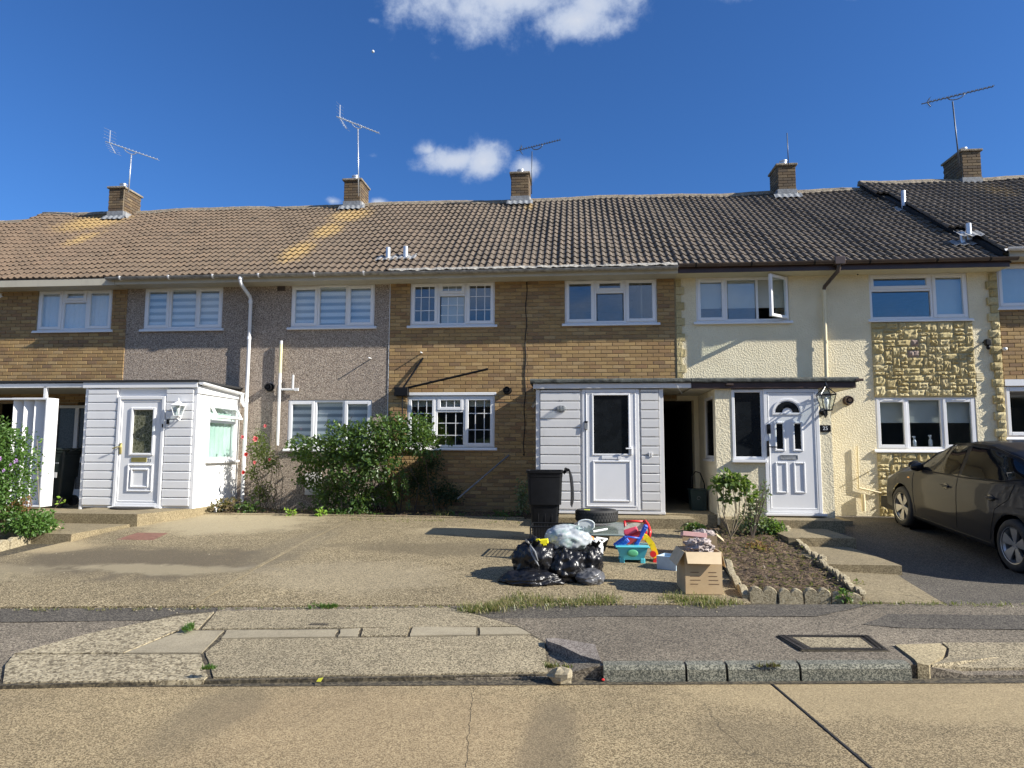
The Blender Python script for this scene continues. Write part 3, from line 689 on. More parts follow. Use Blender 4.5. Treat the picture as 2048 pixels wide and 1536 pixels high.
# --- number 17/19
wl = wall(H19, XB[0], XB[1], .2, ZT, [W19u, (-12.4, -11.0, .5, 2.6), (-10.45, -9.55, .57, 2.62)], 'mortar')
brick_field(wl, [(-12.9, XB[1]-.0, .5, 5.16)], [W19u, (-12.4, -11.0, .5, 2.6), (-10.45, -9.55, .57, 2.62)], 0, .50, near=(-10.8, 4.0))
interior(H19, XB[0], XB[1], []); roof(H19, XB[0]-.0, XB[1]+.02)
window(H19, *W19u, LA, mat='upvc'); eaves(H19, -15.2, -9.49, 5.02, 5.16, 'soffit', 'soffit')
m = MB(); m.box(-15.2, -9.6, -.42, -.405, 5.13, 5.21); m.build('eaves_board', 'felt_black', H19)
m = MB(); m.box(XB[0]-5.7, XB[0], 0, 8, .2, 4.98); m.build('wall', 'mortar', H17)
r17 = roof(H17, XB[0]-5.7, XB[0]-.01, -.19)
m = MB(); m.lathe([(.05, 0), (.09, .02), (.09, .05), (.02, .07)], P(0, 592, 0)+Vector((0, -.02, 0)), 'y', 20); 
o = m.build('round_vent', 'upvc', H19, smooth=40)
# --- 21
wl = wall(H21, XB[1], XB[2], .2, ZT, [W21a, W21b, D21, (-8.3, -7.4, .58, 2.55)], 'pebble')
interior(H21, XB[1], XB[2], []); roof(H21, XB[1]+.02, XB[2]+.0); eaves(H21, -9.48, XB[2], 5.03, 5.15, 'soffit', 'soffit')
window(H21, *W21a, LBz); window(H21, *W21b, LBz); window(H21, *D21, LBz)
gutter(H21, -9.62, XB[2], 'gutter_grey', bracket_mat='upvc')
m = MB(); m.box(XB[2]-.008, XB[2]+.004, -.012, 0, .5, 5.12); m.build('render_stop_bead', 'upvc_old', H21)
dp = MB(); dp.tube([(-6.73, -.50, 5.10), (-6.73, -.50, 5.02), (-6.72, -.46, 4.96), (-6.70, -.14, 4.80), (-6.70, -.09, 4.72), (-6.71, -.09, .47)], .036, 12)
for z in (4.66, 3.9, 2.6, 1.3): dp.lathe([(.044, z), (.044, z+.06)], (-6.705, -.09, 0), n=12)
dp.lathe([(.05, 5.06), (.045, 5.14)], (-6.73, -.50, 0), n=12)
dp.build('downpipe', 'upvc', H21, smooth=40)
vp = MB(); x = -6.02
vp.tube([(x, -.07, 1.72), (x, -.07, 3.87)], .03, 10); vp.lathe([(.036, 3.0), (.036, 3.06)], (x, -.07, 0), n=10)
vp.tube([(x, -.07, 2.86), (-5.70, -.07, 2.86)], .024, 10); vp.tube([(-5.74, -.07, 2.87), (-5.74, -.07, 3.16)], .022, 10); vp.box(-5.70, -5.62, -.09, -.05, 2.83, 2.89); vp.lathe([(.034, 2.78), (.034, 2.94)], (x, -.07, 0), n=10)
vp.build('waste_pipe', 'upvc_old', H21, smooth=40)
m = MB(); m.tube([(x, -.07, 3.2), (x, -.07, 3.80)], .0315, 10); m.build('pipe_sleeve', simple('yellowed_plastic', (.74, .69, .40), .4, .1), H21, smooth=40)
def round_flue(house, px, py, r=.068, body='blackplastic', out=.11):
    c = P(px, py, 0); m = MB(); m.lathe([(r, 0), (r, -out), (r*.82, -out), (r*.78, -out+.04), (.01, -out+.05)], (c.x, 0, c.z), 'y', 20, False); m.lathe([(r*.45, -out+.045), (r*.45, -out-.01), (.01, -out-.01)], (c.x, 0, c.z), 'y', 14, False)
    m.lathe([(r+.02, -.004), (r+.02, -.016), (r, -.016)], (c.x, 0, c.z), 'y', 20, False); return m.build('boiler_flue', body, house, smooth=40)
round_flue(H21, 540, 775); m = MB(); m.bbox(PX(555, 575, 0), PX(570, 575, 0), -.012, 0, PZ(562, 582, 0), PZ(562, 566, 0)); m.build('air_vent', simple('brown_vent', (.06, .045, .04), .7), H21)
def stub(house, px, py, ln=.14, r=.013, mat='upvc'):
    c = P(px, py, -ln*.5); m = MB(); m.tube([(c.x, 0, c.z), (c.x, -ln, c.z-.006)], r, 8); return m.build('overflow_pipe', mat, house, smooth=True)
stub(H21, 740, 716, .17); 
m = MB(); m.bbox(PX(612, 950, 0), PX(644, 950, 0), -.05, 0, PZ(620, 990, 0), PZ(620, 945, 0), .01); m.build('meter_box', 'upvc_old', H21)
# --- 23
holes23 = [W23a, W23b, D23, (-.55, 1.2, .4, 2.6), (PASS[0], XB[3], .2, PASS[3])]
wl = wall(H23, XB[2], XB[3], .2, ZT, holes23, 'mortar')
brick_field(wl, [(XB[2]+.005, XB[3]-.02, .4, 5.12)], holes23, 0, .40, near=(.0, 3.9))
interior(H23, XB[2], 1.38, []); roof(H23, XB[2], XB[3]+.0); eaves(H23, XB[2], XB[3], 5.03, 5.14, 'soffit', 'soffit')
window(H23, *W23a, LA, bars=True); window(H23, *W23b, LA, vents=True)
m = MB(); m.bbox(D23[0]-.02, D23[1]+.03, -.03, .0, D23[3]-.01, D23[3]+.05, .006); m.build('window_head_trim', 'upvc', H23)
window(H23, D23[0], D23[1], D23[2], D23[3]-.015, LA, bars=True)
g = gutter(H23, XB[2]+.003, XB[3]-.01, 'gutter_grey', z=5.15)
m = MB()
def junk(u, v):
    x = lerp(XB[2]+.1, XB[3]-.02, u); return (x, -.57+.17*v, 5.165+.05*math.sin(v*math.pi)+.028*noise.fractal(Vector((x*7, v*3, 2)), 1, 2, 4)+.02*v)
m.grid(junk, 260, 5); m.build('eaves_mortar', 'eavemortar', H23, smooth=True)
round_flue(H23, 1015, 781, out=.16); stub(H23, 843, 705, .15)
m = MB(); pts = []
for i in range(41):
    z = lerp(5.02, 1.55, i/40); pts.append((-.955+.012*math.sin(i*.8)-.0012*i, -.02, z))
pts.append((-1.0, -.02, 1.53)); pts.append((-1.02, -.02, 1.57)); m.tube(pts, .009, 6); m.build('cable', 'blackplastic', H23)
c = P(1044, 805, 0); m = MB()
for i in range(5):
    for j in range(4): m.box(c.x-.10+i*.043, c.x-.10+i*.043+.03, -.012, 0, c.z-.07+j*.037, c.z-.07+j*.037+.025)
m.build('air_brick', simple('terracotta', (.22, .15, .10), .8), H23)
# --- passage
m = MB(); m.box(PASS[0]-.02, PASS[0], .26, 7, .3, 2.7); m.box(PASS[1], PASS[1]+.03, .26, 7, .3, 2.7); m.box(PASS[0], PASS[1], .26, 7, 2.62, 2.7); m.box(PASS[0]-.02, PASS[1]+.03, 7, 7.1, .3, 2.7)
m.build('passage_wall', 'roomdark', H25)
# --- 25
holes25 = [W25a, W25b, D25, (XB[3], PASS[1], .2, PASS[3]), (2.5, 4.1, .45, 2.5)]
stone_u = (5.665, 7.50, D25[3]+.012, US-.058); stone_d = (5.665, 7.50, .4, D25[2]-.058)
wl = wall(H25, XB[3]+.001, XB[4], .2, ZT, holes25, 'cream')
interior(H25, 2.35, XB[4], []); roof(H25, XB[3], 8.04); eaves(H25, XB[3], 7.98, 5.035, 5.15, 'darktimber', 'soffit_cream')
gutter(H25, XB[3]+.01, 8.08, 'brownplastic', z=5.19, bracket_mat='blackplastic')
window(H25, *W25a, LBz, skip=(2,), vents=True); window(H25, *W25b, LC); window(H25, *D25, LBz, vents=True)
# the open casement, hinged on its right edge and swung out
wa, wb = W25a[0]+.665*(W25a[1]-W25a[0])+.02, W25a[1]-.03; cw = wb-wa
m = MB(); m.M = Matrix.Translation((wb, -.02, 0)) @ Matrix.Rotation(R(40), 4, 'Z') @ Matrix.Translation((-cw, 0, 0)); frame_ring(m, 0, cw, W25a[2]+.03, W25a[3]-.03, -.02, .04, .055)
oc = m.build('open_casement', 'upvc', H25)
m2 = MB(); m2.M = m.M; m2.box(.05, cw-.05, .005, .012, W25a[2]+.08, W25a[3]-.08); m2.build('pane', 'glass_low', oc)
m = MB(); m.box(XB[3]+.0, XB[3]+.012, -.012, -.001, 2.95, 5.03); m.build('render_stop_bead', 'stone_joint', H25)
def stone_panel(rect, seed, parent, Y=0):
    rr = random.Random(seed); x0, x1, z0, z1 = rect
    m = MB(); m.box(x0, x1, Y-.012, Y-.002, z0, z1); pan = m.build('stone_panel', 'stone_joint', parent)
    unit = .068; nz_ = int((z1-z0)/unit); nx = int((x1-x0)/unit); occ = [[0]*nx for _ in range(nz_)]; uz, ux = (z1-z0)/nz_, (x1-x0)/nx
    for j in range(nz_-1, -1, -1):
        for i in range(nx):
            if occ[j][i]: continue
            h = rr.choice([1, 2, 2, 3]) ; h = min(h, j+1); wd = rr.choice([2, 3, 4, 4]) if h > 1 else rr.choice([2, 3, 3])
            k = 0
            while k < wd and i+k < nx and not occ[j][i+k]: k += 1
            wd = k
            while any(occ[j-a][i+b] for a in range(h) for b in range(wd)): h -= 1
            for a in range(h):
                for b in range(wd): occ[j-a][i+b] = 1
            xa, xb = x0+i*ux+.005, x0+(i+wd)*ux-.005; za, zb = z0+(j-h+1)*uz+.005, z0+(j+1)*uz-.005
            split_stone(pan, xa, xb, za, zb, Y, rr)
    return pan
def split_stone(parent, xa, xb, za, zb, Y, rr, d=.034, base=-.01):
    m = MB(); nu, nv = 6, 4; off = Vector((rr.random()*50, rr.random()*50, 0))
    def fn(u, v):
        e = min(u, 1-u, v, 1-v) > .01
        k = (.5+1.1*noise.noise(off+Vector((u*4.5, v*4.2, 0)))) if e else 0
        if e: u += rr.uniform(-.05, .05); v += rr.uniform(-.05, .05)
        return (lerp(xa, xb, u), Y-.012-d*(.25+max(0, k)) if e else Y-.014, lerp(za, zb, v))
    m.grid(fn, nu, nv); o = m.build('stone', 'stone', parent); return o
stone_panel(stone_u, 5, H25); stone_panel((5.665, 7.50, .42, D25[2]-.058), 9, H25)
rr = random.Random(3)
def quoins(x0, sgn, z0, z1, parent, d=.05):
    q = MB(); q.box(min(x0, x0+sgn*.1), max(x0, x0+sgn*.1), -.01, 0, z0, z1); pan = q.build('quoin_backing', 'stone_joint', parent)
    z = z1; k = 0
    while z > z0+.02:
        h = .155; wq = .16 if k % 2 else .10
        xa, xb = (x0, x0+wq) if sgn > 0 else (x0-wq-.03, x0)
        za = max(z0, z-h)
        m = MB(); nu, nv = 4, 3; off = Vector((rr.random()*50, rr.random()*50, 0)); a_, b_ = za+.005, z-.005
        def fn(u, v):
            e = min(u, 1-u, v, 1-v) > .01; kk = (.6+.8*noise.noise(off+Vector((u*3, v*3, 0)))) if e else 0
            return (lerp(xa, xb, u), -.012-d*(.5+max(0, kk)) if e else -.02-d*.5, lerp(a_, b_, v))
        m.grid(fn, nu, nv); y_ = -.02-d*.5; m.add([(xa, 0, a_), (xb, 0, a_), (xb, 0, b_), (xa, 0, b_), (xa, y_, a_), (xb, y_, a_), (xb, y_, b_), (xa, y_, b_)], [(0, 1, 5, 4), (1, 2, 6, 5), (2, 3, 7, 6), (3, 0, 4, 7)])
        m.build('quoin_stone', 'stone', pan); z -= h; k += 1
quoins(XB[3]+.014, 1, 2.98, 5.02, H25, .015); quoins(XB[4], -1, .5, 5.02, H25, .05)
dp = MB(); dp.tube([(4.93, -.5, 5.15), (4.93, -.5, 5.05), (4.92, -.46, 4.99)], .04, 12); 
dp.tube([(4.92, -.46, 5.0), (4.80, -.12, 4.80), (4.79, -.09, 4.74)], .036, 12); dp.bbox(4.84, 5.03, -.58, -.44, 5.11, 5.26, .01)
dp.build('rainwater_outlet', 'brownplastic', H25, smooth=40)
dp = MB(); dp.tube([(4.79, -.09, 4.76), (4.77, -.09, 2.86)], .036, 12)
for z in (4.62, 3.7): dp.lathe([(.043, z), (.043, z+.05)], (4.785, -.09, 0), n=12)
dp.build('downpipe', 'cream_smooth', H25, smooth=40)
gp = MB(); gp.tube([P(1715, 892, -.04), P(1718, 976, -.04)], .016, 8); gp.tube([P(1718, 976, -.04), P(1762, 986, -.04)], .016, 8); gp.tube([P(1726, 988, -.06), P(1728, 1022, -.06)], .034, 10); gp.tube([P(1737, 944, -.12), P(1737, 944, 0)], .012, 6)
gp.build('gas_pipe', 'cream_smooth', H25, smooth=40)
round_flue(H25, 1695, 801, r=.075, body='brownplastic', out=.11)
m = MB(); c = P(1959, 753, 0)
for i in range(4): m.bbox(c.x-.065, c.x+.065, -.02, 0, c.z-.08+i*.042, c.z-.08+i*.042+.034, .005)
m.build('vent_grille', 'cream_smooth', H25)
m = MB(); m.tube([P(1712, 542, -.05), P(1716, 550, -.08)], .012, 6); m.build('bracket', 'blackplastic', H25)
# --- 27
wl = wall(H27, XB[4]+.001, XB[5], .2, 5.28, [W27, D27], 'mortar')
brick_field(wl, [(XB[4]+.02, 9.2, .5, 5.25)], [W27, D27], 0, .45, near=(8.2, 3.6), limit=280)
interior(H27, XB[4], XB[5], []); roof(H27, 7.90, XB[5]+3, .19, .55)
window(H27, *W27, L2); window(H27, *D27, L2); eaves(H27, XB[4]+.02, XB[5], 5.22, 5.36, 'soffit', 'soffit')
gutter(H27, 7.90, XB[5], 'upvc_old', z=5.37, bracket_mat='upvc')
m = MB(); m.box(8.0, 9.9, -.035, 0, D27[3]+.01, D27[3]+.13); m.build('window_head_trim', 'upvc', H27)
stub(H27, 2008, 698, .12, .03)
# chimneys
chimney(H19, -12.78, -12.35, 3.67, 4.4, 7.93, 8.85)
chimney(H21, -6.21, -5.755, 3.96, 4.65, 8.12, 8.97)
chimney(H23, -1.645, -1.194, 3.96, 4.75, 8.12, 9.0)
chimney(H25, 5.179, 5.616, 3.84, 4.5, 8.04, 8.93)
chimney(H27, 9.778, 10.222, 4.1, 4.95, 8.3, 9.25)
# roof vent pipes
def roofpoint(px, py, dz=0):
    v = ray(px, py); t = (EZ+dz+.02+(CAM.y-EY)*SLP-CAM.z)/(v.z-SLP*v.y); return CAM+v*t
for hs, px, py, hh, tall in ((H21, 776, 518, 24, 0), (H23, 811, 516, 24, 0), (H25, 1808, 420, 40, 1), (H25, 1926, 488, 24, 0), (H27, 1938, 470, 24, 0)):
    p = roofpoint(px, py, .19 if hs is H27 else 0); h = hh/F*(p-CAM).dot(_f)
    m = MB(); m.lathe([(.052, -.1), (.05, h*.96), (.04, h)], p, n=12); v_ = m.build('vent_pipe', 'alu', hs, smooth=40)
    m = MB(); m.grid(lambda u, v: (p.x+lerp(-.24, .24, u), p.y+lerp(-.16, .1, v), p.z+.045+lerp(-.16, .1, v)*SLP+.016*math.sin((p.x+lerp(-.24, .24, u))*43)+.008*noise.noise(Vector((u*9, v*7, px)))), 14, 5); m.build('flashing', 'leadwhite', v_)
# tv aerials
def aerial(label, mast0, mast1, b0, b1, nel, refl=None, mat='alu', Y=3.6, el=.14, r=.017, group='rooftop tv aerials'):
    a = P(*mast0, Y); b = P(*mast1, Y); root = thing('tv_aerial', label, 'tv aerial', a, group)
    m = MB(); m.tube([a, b], r, 8); m.build('mast', mat, root, smooth=True)
    if b0 is None: return root
    c = P(*b0, Y+.12) if False else P(*b0, Y); d = P(*b1, Y); bm = MB(); bm.tube([c, d], r*.8, 6); bo = bm.build('boom', mat, root)
    ax = (d-c).normalized(); e = MB()
    for i in range(nel):
        q = c.lerp(d, .12+.88*i/(nel-1)); hl = el*(1-.35*i/nel); dirv = Vector((.08, .98, .12)).normalized() if refl != 'small' else Vector((.1, 1, .05)).normalized()
        e.tube([q-dirv*hl, q+dirv*hl], .005, 5); e.box(q.x-.012, q.x+.012, q.y-.012, q.y+.012, q.z, q.z+.03)
    e.build('element', mat, root)
    k = MB(); mid = c.lerp(d, .45); pts = []
    for i in range(9):
        s_ = i/8; pts.append(c.lerp(d, .36+.25*s_)+Vector((0, 0, -.10*math.sin(math.pi*s_)**.5)))
    k.tube(pts, .012, 6); k.build('cradle', mat, root, smooth=True)
    rf = MB(); o_ = c.lerp(d, .08); size = .36 if refl == 'big' else .13
    up = Vector((-.35, 0, 1)).normalized() if refl == 'big' else Vector((.1, 0, 1)).normalized()
    for sg in (1, -1):
        arm = (up*sg+ax*.35).normalized() if refl == 'big' else (Vector((0, 0, sg*.8))+ax*.5).normalized()
        rf.tube([o_, o_+arm*size], .012, 6)
        for k_ in range(4):
            q = o_+arm*size*(k_+1)/4; dv = Vector((.12, .97, .1)).normalized()*(.22 if refl == 'big' else .12); rf.tube([q-dv, q+dv], .003, 4)
    rf.build('reflector', mat, root)
    return root
aerial('light metal tv aerial with forked reflector on the leftmost chimney', (257, 385), (263, 308), (211, 283), (314, 319), 14, 'big')
aerial('tall light metal aerial with grid reflector on chimney above pebbledash house', (717, 392), (716, 258), (673, 233), (757, 266), 12, 'big')
aerial('thin dark tv aerial pointing up right on chimney of middle brick house', (1063, 388), (1064, 303), (1032, 302), (1120, 280), 16, 'small', 'aerialdark', el=.09, r=.012)
aerial('bare dark aerial pole on the chimney above the cream house', (1577, 330), (1574, 266), None, None, 0, None, 'aerialdark', r=.012)
aerial('long dark yagi tv aerial on a leaning pole on the rightmost chimney', (1919, 332), (1905, 203), (1843, 208), (1986, 173), 16, 'small', 'aerialdark', el=.12)

# ------------------------------------------------------------------ blinds and curtains
def flat_blind(name, label, w_, u0, u1, v0, v1, mat, y=.10, cat='blind', wave=0, group=None):
    x0, x1, z0, z1 = w_; a, b = lerp(x0, x1, u0), lerp(x0, x1, u1); t, q = lerp(z1, z0, v0), lerp(z1, z0, v1)
    m = MB(); n = 60 if wave else 1
    def fn(u, v): return (lerp(a, b, u), y+wave*math.sin(u*(b-a)*55+.8*math.sin(u*17)), lerp(t, q, v))
    m.grid(fn, n, 1)
    if not wave: m.box(a, b, y-.01, y+.02, q-.015, q+.01); m.box(a, b, y-.02, y+.03, t-.02, t+.03)
    o = m.build(name, mat, None, smooth=bool(wave)); return tag(o, label, cat, group)
flat_blind('net_curtain', 'white net curtain in the upper window of the leftmost brick house', W19u, .03, .97, .03, .97, 'net', cat='curtain', wave=.015)
flat_blind('striped_blind', 'striped blind in upper window above the left white porch', W21a, .03, .97, .03, .97, 'zebra', group='striped blinds of the pebbledash house')
flat_blind('striped_blind', 'striped blind in upper window right of the tall white downpipe', W21b, .03, .97, .03, .97, 'zebra', group='striped blinds of the pebbledash house')
flat_blind('striped_blind', 'striped blind in ground floor window behind the big bush', D21, .03, .97, .03, .97, 'zebra', group='striped blinds of the pebbledash house')
flat_blind('roller_blind', 'grey voile blind in the upper georgian bar window', W23a, .36, .66, .02, .97, 'blind', .12)
flat_blind('roller_blind', 'short pleated blind at the top of the lower georgian bar window', D23, .03, .97, .02, .2, 'blind', .14)
flat_blind('roller_blind', 'half lowered blind behind the open upper window of the cream house', W25a, .03, .97, .03, .66, 'blind', .12)
flat_blind('roller_blind', 'pale blind in the right light of the wide awning window above the stone panel', W25b, .66, .97, .03, .95, 'blind', .14)
flat_blind('roller_blind', 'half lowered blind in ground floor window beside the parked car', D25, .03, .97, .03, .47, 'blind', .12)
flat_blind('roller_blind', 'pale blind in upper window at the right edge', W27, .03, .97, .03, .97, 'blind', .14)
def bottle(label, px, py, h, col):
    p = P(px, py, .14); m = MB(); m.lathe([(.03, 0), (.034, .01), (.034, h*.6), (.012, h*.78), (.012, h*.86), (.02, h*.87), (.02, h)], (p.x, .14, D25[2]+.06), n=12); b = m.build('spray_bottle', col, None, smooth=40); 
    m = MB(); m.box(p.x-.035, p.x+.02, .13, .15, D25[2]+.06+h, D25[2]+.06+h+.025); m.build('trigger', 'upvc', b); return tag(b, label, 'bottle')
bottle('clear bottle on the window sill beside the parked car', 1829, 890, .17, 'alu'); bottle('white spray bottle on the window sill beside the parked car', 1861, 890, .19, 'upvc')
# ------------------------------------------------------------------ ground
def sheet(name, corners, nu, nv, mat, dz=0, parent=None, kind='structure', thick=.05, zf=None, wob=0):
    """bilinear patch over four plan corners (front-left, front-right, back-right, back-left) that follows the terrain"""
    A, B, C_, D_ = corners; m = MB()
    def pt(u, v):
        x = lerp(lerp(A[0], B[0], u), lerp(D_[0], C_[0], u), v); y = lerp(lerp(A[1], B[1], u), lerp(D_[1], C_[1], u), v)
        return x, y
    def fn(u, v):
        x, y = pt(u, v); z = (zf(x, y) if zf else gz(x, y))+dz
        if wob: z += wob*noise.fractal(Vector((x*1.1, y*1.1, 0)), 1, 2, 3)
        return (x, y, z)
    m.grid(fn, nu, nv)
    if thick:
        edge = [fn(i/nu, 0) for i in range(nu+1)]+[fn(1, j/nv) for j in range(1, nv+1)]+[fn(1-i/nu, 1) for i in range(1, nu+1)]+[fn(0, 1-j/nv) for j in range(1, nv)]
        n = len(edge); m.add([p for p in edge]+[(p[0], p[1], p[2]-thick) for p in edge], [(i, (i+1) % n, n+(i+1) % n, n+i) for i in range(n)])
    o = m.build(name, mat, parent, smooth=30)
    if kind and not parent: o['kind'] = kind
    return o
g0 = MB(); g0.add([(-900, -900, -.5), (900, -900, -.5), (900, 900, -.5), (-900, 900, -.5)], [(0, 1, 2, 3)]); g0.build('ground', 'grassland', None, kind='structure')
yd = MB(); yd.add([(-25, -1, .18), (25, -1, .18), (25, 30, .18), (-25, 30, .18)], [(0, 1, 2, 3)]); yd.build('back_garden', 'grassland', None, kind='structure')
# road slabs either side of the expansion joint
road = thing('road', None, None, (0, -12, 0), kind='structure')
def jX(Y): return 1.37+(-8.35-Y)*.115
roadz = lambda x, y: GR*clamp(x, -16, 16)
sheet('road_slab', [(-9.0, -20), (jX(-20)-.014, -20), (jX(-8.3)-.014, kerbY(1.35)+.02), (-9.0, kerbY(-9)+.02)], 24, 20, 'road', 0, road, zf=roadz, thick=.12)
sheet('road_slab', [(jX(-20)+.014, -20), (12, -20), (12, kerbY(12)+.02), (jX(-8.3)+.014, kerbY(1.4)+.02)], 16, 20, 'road', -.001, road, zf=roadz, thick=.12)
sheet('road_slab', [(-30, -20), (-9.03, -20), (-9.03, kerbY(-9)), (-30, kerbY(-14))], 10, 10, 'road', 0, road, zf=roadz, thick=.12)
sheet('road_slab', [(12.03, -20), (30, -20), (30, kerbY(14)), (12.03, kerbY(12))], 10, 10, 'road', 0, road, zf=roadz, thick=.12)
sheet('joint_sealant', [(jX(-20)-.02, -20), (jX(-20)+.02, -20), (jX(-8.3)+.02, -8.3), (jX(-8.3)-.02, -8.3)], 1, 30, 'felt_black', -.012, road, zf=roadz, thick=.05)
jn = MB(); pts = []
for i in range(60):
    Y = lerp(-9.9, -8.38, i/59); pts.append((jX(Y)+.006*noise.noise(Vector((Y*9, 0, 0))), Y, roadz(1.4, Y)-.006))
jn.tube(pts, [.012+.006*abs(noise.noise(Vector((i*.6, 5, 0)))) for i in range(60)], 6); jn.build('joint_sealant', 'felt_black', road)
for (pa, pb, wd, sd) in (((946, 1376), (932, 1536), .0015, 1),):
    a, b = gnd(*pa), gnd(*pb); cpts = []
    for i in range(40):
        p = a.lerp(b, i/39); cpts.append((p.x+.02*noise.noise(Vector((i*.35, sd, 0)))+.006*noise.noise(Vector((i*1.3, sd, 5))), p.y, roadz(p.x, p.y)+.0005))
    q = MB(); q.tube(cpts, wd, 4); q.build('crack', 'darkdirt', road)
# far side of the street, behind the camera: pavement and verge
sheet('far_pavement', [(-30, -24), (30, -24), (30, -20.02), (-30, -20.02)], 6, 2, 'asphalt', .1, zf=roadz, thick=.15)
opp = MB(); opp.box(-34, 34, -42, -34, 0, 5.2); opp.prism([(-33.5, 5.2), (-38, 8.3), (-42.5, 5.2)], 'x', -34, 34)
opp.build('opposite_terrace', simple('far_brick', (.10, .075, .05), .9, .4, 1.2), None, kind='structure')
hd = MB()
for i in range(46):
    hd.blob((-30+i*1.35+rnd.random(), -29+rnd.random(), .9), (.95, .8, 1.0+rnd.random()*.8), i, .35, 3, 14, 8)
hd.build('opposite_hedge', simple('far_hedge', (.03, .05, .018), .9, .4, 6), None, kind='structure')
# dirt under everything near the kerb
sheet('gutter_dirt', [(-12, kerbY(-12)-.05), (9, kerbY(9)-.05), (9, kerbY(9)+.2), (-12, kerbY(-12)+.2)], 40, 1, 'darkdirt', .004, zf=roadz, thick=0)
pave = thing('pavement', None, None, (0, -7.5, .1), kind='structure')
def pz(x, y):
    drop = 1-clamp((x+.15)/.3, 0, 1) if x < 1 else clamp((x-2.45)/.35, 0, 1)
    return GR*clamp(x, -16, 16)+lerp(.1-.082*drop, .12, clamp((y-kerbY(x))/(backY(x)-kerbY(x)), 0, 1))
sheet('asphalt', [(-12, kerbY(-12)+.06), (9, kerbY(9)+.06), (9, backY(9)+.0), (-12, backY(-12))], 210, 8, 'asphalt', 0, pave, zf=pz, thick=.1, wob=.004)
sheet('asphalt_patch', [(-12, backY(-12)-.62), (-3.4, backY(-3.4)-.42), (-3.5, backY(-3.5)-.02), (-12, backY(-12)-.02)], 20, 2, 'asphalt_dark', .004, pave, zf=pz, thick=0)
sheet('asphalt_patch', [(-.95, backY(-.9)-.42), (2.2, backY(2.2)-.48), (2.9, backY(2.9)-.02), (-1.2, backY(-1.2)-.02)], 20, 2, 'asphalt_dark', .004, pave, zf=pz, thick=0)
sheet('asphalt_patch', [(2.5, backY(2.2)-.72), (6, backY(6)-.95), (6.5, backY(6.2)-.5), (2.9, backY(2.9)-.35)], 20, 2, 'asphalt_dark', .005, pave, zf=pz, thick=0)
def onpave(x, y):
    v = ray(x, y); t = 2.0
    while t < 40:
        p = CAM+v*t
        if p.z < pz(p.x, p.y): break
        t += .005
    return p
def poly_slab(pix, mat, name='concrete_slab', top=.019, parent=None, gap=.008, zf=pz, mapper=None):
    pts = [(mapper or onpave)(*q) for q in pix]; c = sum((Vector(p) for p in pts), Vector())/len(pts); q = []
    for i, p in enumerate(pts):     # roughen the outline and shrink a little for the joint
        nx = pts[(i+1) % len(pts)]
        for k in range(6):
            s = Vector(p).lerp(Vector(nx), k/6); d = (c-s); d.z = 0; d.normalize(); s = s+d*(gap+.012*abs(noise.noise(Vector((s.x*9, s.y*9, 1))))); q.append((s.x, s.y))
    m = MB(); n = len(q); 
    vs = [(a, b, zf(a, b)+top) for a, b in q]+[(a, b, zf(a, b)+top-.09) for a, b in q]+[(c.x, c.y, zf(c.x, c.y)+top)]
    m.add(vs, [(i, (i+1) % n, 2*n) for i in range(n)]+[((i+1) % n, i, n+i, n+(i+1) % n) for i in range(n)]); return m.build(name, mat, parent or pave)
slabs = [([(432, 1226), (898, 1218), (1038, 1257), (402, 1262)], 'apron'), ([(452, 1264), (678, 1263), (672, 1278), (440, 1281)], 'apron_smooth'), ([(680, 1262), (722, 1260), (717, 1278), (674, 1278)], 'apron_smooth'),
 ([(724, 1260), (822, 1257), (815, 1276), (719, 1277)], 'apron'), ([(824, 1257), (955, 1258), (955, 1274), (817, 1276)], 'apron_smooth'), ([(957, 1258), (1038, 1258), (1064, 1272), (957, 1274)], 'apron_smooth'),
 ([(442, 1283), (1062, 1275), (1092, 1290), (1098, 1350), (424, 1360), (408, 1310)], 'apron'), ([(247, 1311), (362, 1265), (450, 1265), (404, 1311)], 'apron_smooth'),
 ([(8, 1335), (25, 1314), (247, 1313), (404, 1313), (418, 1358), (408, 1366), (2, 1371)], 'apron_rough'), ([(25, 1312), (180, 1270), (345, 1237), (430, 1227), (398, 1262), (360, 1264), (245, 1311)], 'apron_rough'),
 ([(-500, 1400), (-500, 1345), (0, 1336), (-3, 1371)], 'apron')]
for px_, mt in slabs: poly_slab(px_, mt)
dz_ = MB()
poly_slab([(-3, 1374), (30, 1309), (360, 1228), (900, 1215), (1042, 1256), (1094, 1289), (1100, 1352), (420, 1364)], 'darkdirt', 'slab_joint', top=.009, gap=-.004)
# kerb stones
def kerb(xa, xb, mat='kerbstone', h=.012, face=.0, tilt=0):
    m = MB(); ya, yb = kerbY(xa), kerbY(xb); pr = []
    def ring(x, y): z = GR*x; return [(x, y, z-.05), (x, y+.006, z+.085), (x, y+.03, z+.1+h), (x, y+.125, z+.1+h), (x, y+.125, z-.05)]
    A = ring(xa+.004, ya); B = ring(xb-.004, yb)
    m.add(A+B, [(0, 1, 2, 3, 4), (9, 8, 7, 6, 5)]+[(i, i+1, 5+i+1, 5+i) for i in range(4)]+[(4, 0, 5, 9)]); return m.build('kerbstone', mat, pave)
for a, b in ((PX(1206, 1340, kerbY(.2)), PX(1372, 1340, kerbY(.7))), (PX(1374, 1340, kerbY(.8)), PX(1453, 1340, kerbY(1.1))), (PX(1456, 1340, kerbY(1.1)), PX(1600, 1340, kerbY(1.6))), (PX(1602, 1340, kerbY(1.7)), PX(1826, 1340, kerbY(2.3)))): kerb(a, b)
